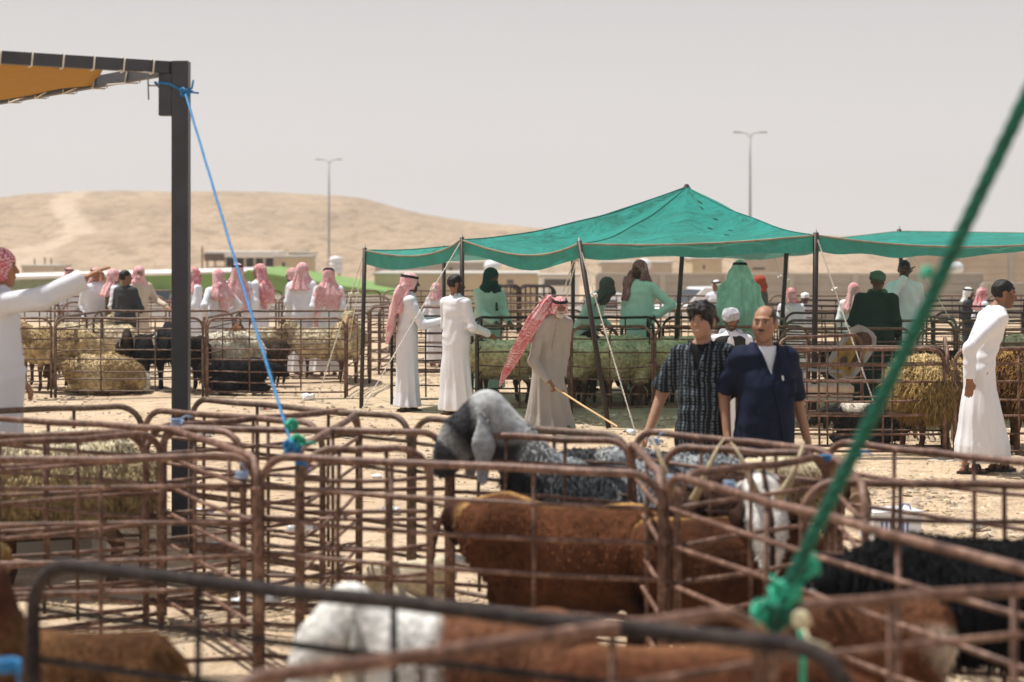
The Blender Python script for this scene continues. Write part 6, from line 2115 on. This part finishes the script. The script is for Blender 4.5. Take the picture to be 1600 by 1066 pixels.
BR = sunlit_back((.105, .040, .018), (.40, .23, .085), 2, .06)
BR2 = sunlit_back((.095, .036, .017), (.38, .21, .08), 7, .045)
D = 9.36
animal('large reddish-brown goat with a sunlit ridge painted along its back, nearest behind the middle rails', (gx(876, D), D), 176, .985, head=(.46, -.10, .72), hdir=(.10, -.80, -.50), colorf=BR, headcol=hc_dark((.05, .022, .014)), coat=6000, coat_len=.022, seed=4, vox=.013, coat_droop=.92, fat=1.15, ear_len=.24, hscale=1.1, strand_w=.004, belly=.20, neck=.19).scale = (1.15, 1, 1)
animal('reddish-brown goat standing beyond the pen corner, rump to the goat with the sunlit ridge', (gx(1135, 9.0), 9.25), 4, .92, head=(.56, 0, .58), hdir=(.7, 0, -.7), colorf=BR2, headcol=hc_dark((.06, .026, .016)), coat=5000, coat_len=.022, seed=5, vox=.013, coat_droop=.92, fat=1.25, strand_w=.004, belly=.22).scale = (1.12, 1, 1)
def blaze(p, hp, hd, up, sd):
    b = (p - hp) @ sd
    base = np.tile(np.array((.04, .020, .014)), (len(p), 1))
    k = (np.clip((.062 - np.abs(np.abs(b) - .040)) / .015, 0, 1) * (np.abs(b) > .012))[:, None] * 1.0
    return base * (1 - k) + np.array((.70, .68, .64)) * k
animal('dark brown goat with cream curved horns and white face stripes, facing the camera', (gx(1180, 9.2), 9.85), -86, 1.10, head=(.58, 0, .74), hdir=(.50, 0, -.80), colorf=ridge((.045, .020, .014), (.06, .03, .02), .7), headcol=blaze, horns=.36, ears='long', coat=3500, coat_len=.03, seed=8, vox=.014, hscale=1.45, strand_w=.0045)
animal('cream-backed goat behind the horned goat, head hidden', (gx(1165, 10.8), 10.75), 12, 1.06, head=(.58, 0, .66), hdir=(.6, 0, -.8), colorf=ridge((.30, .20, .11), (.70, .60, .40), .70, .06), headcol=hc_dark((.2, .13, .08)), coat=4500, coat_len=.03, seed=9, vox=.016, strand_w=.004)
animal('brown goat with long horns beside the grey goat, horns crossing like a Y', (gx(1098, 9.6), 9.95), -100, 1.02, head=(.54, 0, .76), hdir=(.6, 0, -.75), colorf=ridge((.05, .025, .018), (.07, .035, .02), .7), headcol=hc_dark((.045, .022, .016)), horns=.44, seed=10, vox=.016, coat=2500, coat_len=.03, strand_w=.0045)
def blackh(p, hp, hd, up, sd): return np.array((.007, .007, .008))[None] * (1 + .3 * vnoise(p, 3, 20))[:, None]
D = 7.55
animal('shaggy black goat at the right, its back above the crossing rails', (gx(1525, D), D), 176, 1.12, head=(.60, .05, .62), hdir=(.7, .1, -.5), colorf=flat((.006, .006, .007), .4), headcol=blackh, earcol=(.55, .53, .50), ear_len=.16, coat=12000, coat_len=.07, seed=11, vox=.014, fat=1.2, strand_w=.0045, coat_droop=.85)
def whitehd(p, hp, hd, up, sd): return np.array((.66, .65, .61))[None] * (1 + .08 * vnoise(p, 3, 20))[:, None]
def whitefront(p):
    k = np.clip((p[:, 0] - .08 + .05 * vnoise(p, 12, 9)) / .05, 0, 1)[:, None]
    return np.array((.17, .075, .04)) * (1 - k) + np.array((.66, .65, .61)) * k * (1 + .06 * vnoise(p, 5, 20))[:, None]
D = 6.45
animal('white-fronted goat close to the camera at the bottom, with a grey drooping ear', (gx(720, D), D + .1), 192, 1.0, head=(.42, .0, .80), hdir=(.55, .3, -.60), colorf=whitefront, headcol=whitehd, earcol=(.30, .29, .26), ear_len=.24, coat=6000, coat_len=.02, coat_droop=.9, seed=12, vox=.013, hscale=1.35, strand_w=.004)
D = 6.9
animal('tan-brown goat at the bottom left with raised head, behind the darkest panel', (gx(115, D), D), 182, .82, head=(.40, .05, 1.03), hdir=(.75, .1, -.55), colorf=two((.075, .034, .015), (.16, .08, .033), 13, 6, .0, .6), headcol=hc_dark((.075, .03, .018)), horns=.30, earcol=(.45, .38, .28), coat=6000, coat_len=.03, seed=13, vox=.014, hscale=1.25, strand_w=.004, coat_droop=.85)
D = 6.05
animal('reddish-brown goat at the bottom edge, seen from above its back', (gx(1080, D), D - .1), 2, 1.02, head=(.60, 0, .58), hdir=(.7, 0, -.7), colorf=ridge((.105, .038, .018), (.20, .09, .042), .75, .05), headcol=hc_dark((.07, .03, .018)), coat=6000, coat_len=.022, seed=14, vox=.013, fat=1.1, coat_droop=.92, strand_w=.004)  # lighter back line is sunlight painted onto the coat
animal('brown and white goat face near the green lashing, mostly behind rails', (gx(1345, 7.2), 7.25), 200, .90, head=(.50, .0, .62), hdir=(.6, .5, -.6), colorf=two((.13, .055, .028), (.55, .48, .38), 15, 6, .3, .3), headcol=lambda p, hp, hd, up, sd: two((.14, .06, .03), (.60, .52, .42), 16, 14, .1, .3)(p), coat=3500, coat_len=.02, seed=15, vox=.015, strand_w=.004)
animal('low cream kid lying left of the reddish-brown goat', (gx(640, 10.8), 10.8), 10, .55, head=(.46, 0, .46), hdir=(.8, 0, -.4), colorf=flat((.58, .50, .36), .1), headcol=whitehd, lying=True, seed=16, vox=.02)

# --- sheep
def sheep(label, px, D, face, sc, colf, group, **k):
    kw = dict(kind='sheep', head=(.58, 0, .60), hdir=(.65, 0, -.72), colorf=colf, headcol=hc_dark(), ears='long', ear_len=.13, coat=7000, coat_len=.020, vox=.020, seed=int(px) % 9, coat_droop=.35, strand_w=.006)
    kw.update(k)
    return animal(label, (gx(px, D), D), face, sc, group=group, **kw)
GN = 'sheep in the left-hand pens'
sheep('large dirty-cream sheep with dark head facing left behind the near left rails', 78, 11.2, 178, 1.12, DIRTY_LIT_TOP, None, coat=14000, vox=.015, coat_len=.045, strand_w=.004, coat_droop=.75, seed=3)
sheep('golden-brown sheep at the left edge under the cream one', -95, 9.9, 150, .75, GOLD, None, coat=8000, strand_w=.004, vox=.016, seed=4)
sheep('straw-coloured sheep standing beside the pointing man, head hidden', 100, 25.9, 178, 1.02, STRAW, GN, seed=1, head=(.70, -.05, .78))
sheep('straw-coloured sheep standing farther left, mostly behind the pointing man', 66, 26.7, 150, 1.0, STRAW, GN, seed=2)
sheep('straw-coloured sheep lying down with dark face at its left', 158, 25.6, 176, 1.05, STRAW, GN, lying=True, head=(.68, -.16, .38), seed=5)
sheep('small white sheep lying between the straw-coloured one and the black goats', 212, 25.9, 120, .62, flat((.70, .68, .62), .08), GN, lying=True, head=(.52, 0, .42), headcol=whitehd, coat=2500)
sheep('pinkish-cream sheep in the second-row pen, nearer', 172, 28.6, 175, .95, CREAM, GN)
sheep('pinkish-cream sheep in the second-row pen, farther left', 128, 29.4, 10, .95, CREAM, GN, seed=6, head=(.62, 0, .86), hdir=(.85, 0, -.45))
sheep('off-white shaggy sheep right of the steel canopy post', 352, 26.4, 182, .95, two((.50, .44, .33), (.68, .63, .52), 9, 12, 0, .7), GN, headcol=whitehd, seed=7)
sheep('cream sheep beside the tent rope, facing the camera', 545, 27.6, -86, 1.08, CREAM, GN, headcol=hc_dark((.42, .28, .13)), head=(.50, 0, .86), hdir=(.8, 0, -.5), seed=8)
sheep('cream sheep behind the bent round corner panel', 500, 28.2, 172, .92, CREAM, GN, seed=1, head=(.60, 0, .84), hdir=(.85, 0, -.45), headcol=hc_dark((.30, .22, .13)))
sheep('cream sheep low behind the men in pink headcloths', 420, 28.4, 10, .9, CREAM, GN, seed=3)
GG = 'goats in the left-hand pens'
def sgoat(label, px, D, face, sc, c, **k):
    kw = dict(head=(.56, 0, .86), hdir=(.8, 0, -.55), colorf=flat(c, .3), headcol=hc_dark(c), coat=1800, coat_len=.05, vox=.022, seed=int(px) % 7, group=GG)
    kw.update(k)
    return animal(label, (gx(px, D), D), face, sc, **kw)
sgoat('black goat with a white ear, left of the steel canopy post', 232, 26.4, -60, .95, (.018, .017, .017), earcol=(.5, .48, .45))
sgoat('black goat close to the steel canopy post', 262, 26.2, 100, 1.0, (.014, .014, .015))
sgoat('brown-black goat in front of the charcoal-shirted man', 200, 26.9, -80, .9, (.05, .035, .026), earcol=(.4, .38, .35))
sgoat('black goat just right of the steel canopy post', 303, 26.0, -100, .95, (.016, .015, .016))
sgoat('black goat lying flat along the bottom rail', 366, 25.5, 2, 1.05, (.012, .012, .013), lying=True, head=(.50, 0, .34), hdir=(.9, 0, -.3))
sgoat('dark brown goat with upright head behind the blue rope', 408, 27.0, 175, .85, (.06, .04, .028))
sgoat('reddish goat head above the off-white sheep', 362, 27.9, -70, .95, (.20, .10, .05))
GTS = 'green-lit sheep under the tent'
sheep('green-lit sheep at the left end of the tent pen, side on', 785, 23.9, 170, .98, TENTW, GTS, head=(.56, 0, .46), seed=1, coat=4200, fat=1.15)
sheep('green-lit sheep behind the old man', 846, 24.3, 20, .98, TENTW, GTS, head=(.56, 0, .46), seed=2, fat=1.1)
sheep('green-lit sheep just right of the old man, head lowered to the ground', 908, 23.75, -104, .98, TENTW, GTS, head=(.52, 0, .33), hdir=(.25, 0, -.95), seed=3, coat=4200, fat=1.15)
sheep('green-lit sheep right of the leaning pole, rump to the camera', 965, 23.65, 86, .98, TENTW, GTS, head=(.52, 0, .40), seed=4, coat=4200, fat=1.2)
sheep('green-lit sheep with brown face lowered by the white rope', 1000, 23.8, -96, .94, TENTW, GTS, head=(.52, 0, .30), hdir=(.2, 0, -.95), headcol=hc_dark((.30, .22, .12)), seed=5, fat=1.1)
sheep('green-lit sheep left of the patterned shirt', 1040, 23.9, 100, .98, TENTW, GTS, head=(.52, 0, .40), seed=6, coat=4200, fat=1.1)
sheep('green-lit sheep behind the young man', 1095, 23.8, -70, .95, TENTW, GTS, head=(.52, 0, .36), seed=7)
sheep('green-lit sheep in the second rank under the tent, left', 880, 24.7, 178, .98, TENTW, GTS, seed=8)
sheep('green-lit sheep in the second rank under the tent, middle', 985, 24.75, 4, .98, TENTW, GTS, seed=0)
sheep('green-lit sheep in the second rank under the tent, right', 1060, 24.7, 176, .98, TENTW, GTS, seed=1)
sgoat('dark goat with raised head between the tent sheep and the rear rail', 978, 24.95, 170, .95, (.03, .02, .016), group=None)
GRS = 'sheep in the right-hand pens'
sheep('golden long-woolled sheep behind the right-hand rails, rump to the camera', 1440, 18.55, 95, 1.12, GOLD, GRS, coat=14000, coat_len=.10, coat_droop=.92, vox=.016, seed=2, strand_w=.0045, fat=1.1)
sheep('golden sheep hidden behind the walking man', 1508, 18.8, 60, 1.05, GOLD, GRS, coat=7000, coat_len=.08, coat_droop=.9, seed=3)
sheep('dark golden-brown sheep at the far right edge', 1585, 18.7, 96, 1.15, two((.16, .08, .03), (.40, .25, .09), 7, 8, .1, .4), GRS, coat=9000, coat_len=.08, coat_droop=.9, seed=4, vox=.018)
sheep('cream sheep far right beyond the rails', 1590, 24.8, 60, 1.0, CREAM, GRS, seed=5)
sgoat('black and white goat lying left of the golden sheep', 1362, 19.2, 176, .92, (.02, .018, .018), lying=True, head=(.50, 0, .36), hdir=(.8, 0, -.4), colorf=two((.016, .015, .015), (.55, .50, .42), 21, 7, .35, .25), group=None)
sgoat('dark goat standing in the pen behind the broken chair', 1330, 23.4, 10, .95, (.03, .024, .02), group=None)
sgoat('dark brown goat behind the golden sheep pen', 1455, 22.8, 175, .95, (.04, .028, .02), group=None)
# ------------------------------------------------------------------ broken chair in the right-hand pen
def broken_chair():
    D = 21.1
    t = thing('broken_chair', 'broken upholstered chair with torn yellow foam back standing in the pen', 'chair', (gx(1318, D), D, 0), R(-8))
    M_foam = mat('yellow_foam', (.30, .20, .055), .95, .3, 8, .8, .02)
    M_tear = mat('torn_brown_fabric', (.09, .055, .04), .95, .4, 10)
    M_rim = mat('grey_vinyl', (.33, .32, .29), .6, .15, 8)
    M_fl = mat('flowered_cushion', (.55, .33, .30), .9, .4, 12, c2=(.62, .55, .40))
    # tilted back: rim, foam panel, torn patch
    a, b = Vector((-.12, .0, .52)), Vector((.30, .08, 1.13))
    ux = (b - a).normalized(); uy = Vector((.95, 0, -.30)); uy = (uy - ux * uy.dot(ux)).normalized(); n = ux.cross(uy).normalized()
    def quadblock(mb, c, hu, hv, th, rnd_=.0, m=0, seg=20, e=3.5):
        ring = []
        for i in range(seg):
            a_ = 6.2832 * i / seg
            cx, cy = math.cos(a_), math.sin(a_)
            r_ = (abs(cx) ** e + abs(cy) ** e) ** (-1 / e)
            ring.append((cx * r_ * hu, cy * r_ * hv))
        vs_ = [c + ux * p + uy * q + n * th for p, q in ring] + [c + ux * p + uy * q - n * th for p, q in ring]
        mb.add(vs_, [tuple(range(seg)), tuple(reversed(range(seg, 2 * seg)))] + [(k, seg + k, seg + (k + 1) % seg, (k + 1) % seg) for k in range(seg)], m)
    c = (a + b) / 2
    mb = MB(); quadblock(mb, c, .34, .19, .035); mb.build('back_rim', M_rim, t, False)
    mb = MB(); quadblock(mb, c - ux * .02, .28, .125, .050); mb.build('foam', M_foam, t)
    mb = MB(); quadblock(mb, c + ux * .20 + uy * .02, .10, .11, .058, e=1.6, seg=9); quadblock(mb, c + ux * .02 + uy * .07, .20, .03, .056, e=2, seg=8); quadblock(mb, c - ux * .12 - uy * .03, .06, .05, .056, e=1.4, seg=7); mb.build('torn_cover', M_tear, t)
    mb = MB(); mb.box((-.22, 0, .44), (.62, .52, .09), rz=.1); o = mb.build('seat', M_fl, t); bv = o.modifiers.new('b', 'BEVEL'); bv.width = .03; bv.segments = 3
    mb = MB(); mb.box((-.22, -.02, .35), (.58, .5, .06), rz=.1); mb.build('seat_frame', M_rim, t)
    for x, y in ((-.48, -.2), (.05, -.22), (-.45, .22), (.08, .2)):
        mb = MB(); mb.tube([(x, y, .34), (x * 1.08, y * 1.1, 0)], .017, 8); mb.build('leg', M_lamp, t, True)
    for y in (-.27, .27):
        mb = MB(); mb.tube([(-.45, y, .40), (-.48, y, .62), (-.40, y, .66), (-.02, y, .64), (.04, y, .5)], .018, 8); mb.build('armrest', M_lamp, t, True)
broken_chair()

# ------------------------------------------------------------------ litter
M_clear = mat('crushed_clear_plastic', (.62, .66, .70), .25, .1, 10, spec=.6)
M_cap = mat('blue_cap', (.05, .16, .50), .5)
M_redc = mat('red_print', (.55, .03, .03), .5)
def bottle(label, px, py, rz, squash=.8, capm=None, L=.21, r=.032):
    D = gD(py)
    t = thing('plastic_bottle', label, 'bottle', (gx(px, D), D, .0), rz, group='empty plastic bottles on the sand')
    mb = MB(); pts, rr = [], []
    for u, k in ((0, .6), (.03, .95), (.2, 1), (.24, .9), (.4, .95 * squash), (.55, 1.0), (.6, .9), (.75, .98), (.86, .6), (.92, .40), (.95, .40)):
        pts.append((u * L - L / 2, .004 * math.sin(u * 9), r * (.92 + .0 * u))); rr.append(r * k)
    mb.tube(pts, rr, 10); mb.build('bottle_body', M_clear, t, True)
    mb = MB(); mb.tube([(.95 * L - L / 2, 0, r * .92), (1.04 * L - L / 2, 0, r * .92)], r * .46, 10); mb.build('cap', capm or M_cap, t)
    mb = MB(); mb.tube([(.26 * L - L / 2, 0, r * .93), (.52 * L - L / 2, .003, r * .93)], r * .99, 10, caps=False); mb.build('label', M_plastic_white if capm is None else capm, t, True)
def bag(label, px, py, w_, h_, seed, m=None):
    D = gD(py)
    def f(P):
        d = ell(P, (0, 0, h_ * .45), (w_ / 2, w_ * .38, h_ * .5))
        return np.maximum(d + lump(P, seed, 60, .010) + lump(P, seed + 1, 25, .012), .0 - P[2])
    v, q = nets(f, (-w_, -w_, -.01), (w_, w_, h_ * 1.6), .008)
    o = link('plastic_bag', np_mesh('plastic_bag', v, q, m or M_plastic_white, smooth=False)); o.location = (gx(px, D), D, -.005)
    tag(o, label, 'plastic bag', 'white plastic litter on the sand')
bag('crumpled white plastic bag at the foot of the tent rope', 482, 625, .17, .10, 3)
bottle('empty bottle with a red label on the bare sand beside the blue rope', 418, 641, .2, .8, M_redc)
bottle('flattened clear bottle between the steel post and the blue rope', 322, 683, .9)
bottle('clear bottle lying under the middle rails left of the grey goat', 612, 803, 2.2)
bottle('clear bottle beside the steel post foot', 312, 806, -.3)
bottle('clear bottle near the crossing posts', 470, 832, .5)
bottle('clear bottle beyond the near rail, left of the crossing posts', 330, 862, 1.2)
bottle('clear bottle in front of the leaning tent pole', 690, 688, .4)
bottle('clear bottle by the white guy rope peg', 985, 679, 1.9)
bottle('blue-capped bottle beside the black goat', 1532, 826, .7)
bag('white plastic bag below the post by the white goat', 378, 955, .13, .10, 6)
bag('white plastic bag right of the crossing posts', 424, 945, .11, .07, 9)
bag('flat white plastic scrap behind the blue-green knot', 590, 748, .12, .05, 12)
bag('pale scrap by the golden sheep pen', 1470, 722, .25, .04, 15, M_conc2)
bag('grey scrap left of the two men in white', 545, 648, .30, .03, 18, M_conc)

def carton():
    D = gD(842)
    t = thing('white_carton', 'white foam carton with pale blue print on the gravel at the right', 'carton', (gx(1390, D), D, 0), R(14))
    M_bl = mat('pale_blue_print', (.20, .27, .55), .7)
    mb = MB(); mb.box((0, 0, .095), (.36, .26, .19)); mb.build('box', M_plastic_white, t)
    mb = MB(); mb.box((0, 0, .20), (.375, .275, .022)); l = mb.build('lid', M_plastic_white, t)
    for x in (-.12, -.085, -.05, .04, .075):
        mb = MB(); mb.box((x, -.1315, .10), (.018, .003, .12)); mb.build('printed_stripe', M_bl, t)
    mb = MB(); mb.tube([(.06, -.05, .212), (.08, -.05, .25), (.12, -.05, .25), (.14, -.05, .212)], .006, 6); mb.build('handle', M_bl, t)
carton()

# ------------------------------------------------------------------ cord ties holding the panels together
def tie(label, px, py, D, m, size=.03, tail_=(.03, 0, -.08), seed=1):
    c = W(px, py, D)
    mb = MB(); rs = random.Random(seed); pts = []
    for i in range(26):
        a = i / 26 * 6.283 * 3
        pts.append(Vector((math.cos(a) * size * (.8 + .3 * rs.random()), math.sin(a) * size, (i / 26 - .5) * size * 1.3)))
    mb.tube(pts, .0055, 6); mb.tube([pts[-1], pts[-1] + Vector(tail_) * .6, pts[-1] + Vector(tail_) + Vector((.01, 0, -.02))], .0045, 5)
    o = mb.build('cord_tie', m); o.location = c
    for f in o.data.polygons: f.use_smooth = True
    tag(o, label, 'cord', 'cord ties on the pen panels')
M_pale_cord = mat('pale_blue_cord', (.30, .42, .60), .8, .2, 20)
tie('pale blue cord tie on the round corner right of the steel canopy post', 276, 660, 10.4, M_pale_cord, .035, (.06, 0, .03), 1)
tie('blue cord tie left of the round corner below the blue rope', 378, 742, 9.0, M_pale_cord, .03, (-.04, 0, .06), 2)
tie('blue cord tie just right of the round corner below the blue rope', 470, 722, 9.2, M_blue, .028, (.02, 0, -.05), 3)
tie("pale blue cord tie by the young man's hand", 1022, 690, 10.0, M_pale_cord, .03, (.03, 0, .05), 4)
tie('pale blue cord tie above the horned goat', 1140, 757, 8.3, M_pale_cord, .026, (.02, 0, -.06), 5)
tie('pale cord tie on the corner post beside the grey rump', 1052, 748, 8.3, M_pale_cord, .026, (.05, 0, -.03), 6)
tie('blue cord tie below the stout man, left of the green rope', 1290, 716, 9.0, M_blue, .028, (.04, 0, -.05), 7)
tie('blue cord tie just right of the green rope at the stacked posts', 1338, 710, 9.1, M_blue, .025, (.05, 0, .0), 8)
tie('bright blue cord bundle in the bottom left corner', 14, 1040, 5.4, M_blue, .035, (.02, 0, -.1), 9)

# ------------------------------------------------------------------ gravel, dung and straw on the sand
def scatter():
    rs = np.random.RandomState(11)
    base = np.array([(1, 0, -.2), (.3, .9, -.2), (-.8, .55, -.2), (-.8, -.55, -.2), (.3, -.9, -.2), (.1, .1, .62), (0, 0, -.5)])
    tri = np.array([(0, 1, 5), (1, 2, 5), (2, 3, 5), (3, 4, 5), (4, 0, 5), (1, 0, 6), (2, 1, 6), (3, 2, 6), (4, 3, 6), (0, 4, 6)])
    def field(name, n, smin_, smax_, flatk, cols, dens, lab, kindn):
        Dd = 4.5 * (36 / 4.5) ** rs.rand(n * 3)
        px = rs.uniform(-60, 1660, n * 3)
        keep = rs.rand(n * 3) < dens(px, Dd)
        Dd, px = Dd[keep][:n], px[keep][:n]
        n_ = len(Dd)
        X = (px - 800) / FPX * Dd
        s_ = smin_ + (smax_ - smin_) * rs.rand(n_) ** 3
        s_ = s_ * (.6 + Dd / 25)
        a = rs.rand(n_) * 6.28
        B = base[None] * (1 + .35 * rs.normal(size=(n_, 7, 3)))
        B[:, :, 2] *= flatk
        V = np.empty_like(B)
        V[:, :, 0] = B[:, :, 0] * np.cos(a)[:, None] - B[:, :, 1] * np.sin(a)[:, None]
        V[:, :, 1] = B[:, :, 0] * np.sin(a)[:, None] + B[:, :, 1] * np.cos(a)[:, None]
        V[:, :, 2] = B[:, :, 2]
        V *= s_[:, None, None]
        V += np.stack([X, Dd, s_ * .12 * flatk], 1)[:, None]
        T = (tri[None] + 7 * np.arange(n_)[:, None, None]).reshape(-1, 3)
        c = np.array(cols)[rs.randint(0, len(cols), n_)] * (.75 + .5 * rs.rand(n_))[:, None]
        o = link(name, np_mesh(name, V.reshape(-1, 3), T, mat_attr('stone_' + name, .9, .1, 20, 0), np.repeat(c, 7, 0), smooth=False))
        tag(o, lab, kindn, kind='stuff')
    def right(px, D_): return np.clip(.30 + .7 * (px - 500) / 700, .25, 1)
    field('gravel', 26000, .006, .035, .7, [(.50, .40, .29), (.42, .34, .25), (.58, .49, .37), (.33, .26, .19)], right, 'pale gravel scattered over the sand of the yard', 'gravel')
    field('dung', 6500, .006, .022, .5, [(.06, .042, .028), (.10, .07, .045), (.13, .09, .05)], lambda p, d: .6 + 0 * p, 'dark droppings and crumbs trodden into the sand', 'droppings')
    # straw: thin pale stems
    n = 5000
    Dd = 5 * (30 / 5) ** rs.rand(n); px = rs.uniform(-60, 1660, n)
    X = (px - 800) / FPX * Dd; a = rs.rand(n) * 3.14; L = .03 + .08 * rs.rand(n); w_ = .002 + .0012 * Dd / 10
    dx, dy = np.cos(a) * L, np.sin(a) * L
    z = .006 + .012 * rs.rand(n)
    V = np.stack([np.stack([X - dx - dy * 0 - w_, Dd - dy, z], 1), np.stack([X - dx + w_, Dd - dy, z], 1), np.stack([X + dx + w_, Dd + dy, z + .012 * rs.rand(n)], 1), np.stack([X + dx - w_, Dd + dy, z + .01], 1)], 1).reshape(-1, 3)
    Q = np.arange(4 * n).reshape(-1, 4)
    o = link('straw', np_mesh('straw', V, Q, mat('straw_stems', (.50, .38, .20), .9, .3, 5), smooth=False))
    tag(o, 'loose straw strewn over the yard', 'straw', kind='stuff')
scatter()

# ------------------------------------------------------------------ dust in the air
def haze():
    mb = MB(); mb.box((0, 240, 12.0), (1300, 1040, 36.0))
    m = bpy.data.materials.new('dusty_air'); m.use_nodes = True
    t = m.node_tree; t.nodes.clear()
    o = t.nodes.new('ShaderNodeOutputMaterial'); v = t.nodes.new('ShaderNodeVolumePrincipled')
    v.inputs['Color'].default_value = (.93, .90, .88, 1); v.inputs['Density'].default_value = HAZE
    v.inputs['Anisotropy'].default_value = .3
    t.links.new(v.outputs[0], o.inputs['Volume'])
    ob = mb.build('haze', m); tag(ob, kind='stuff')
HAZE = 0.0008
haze()
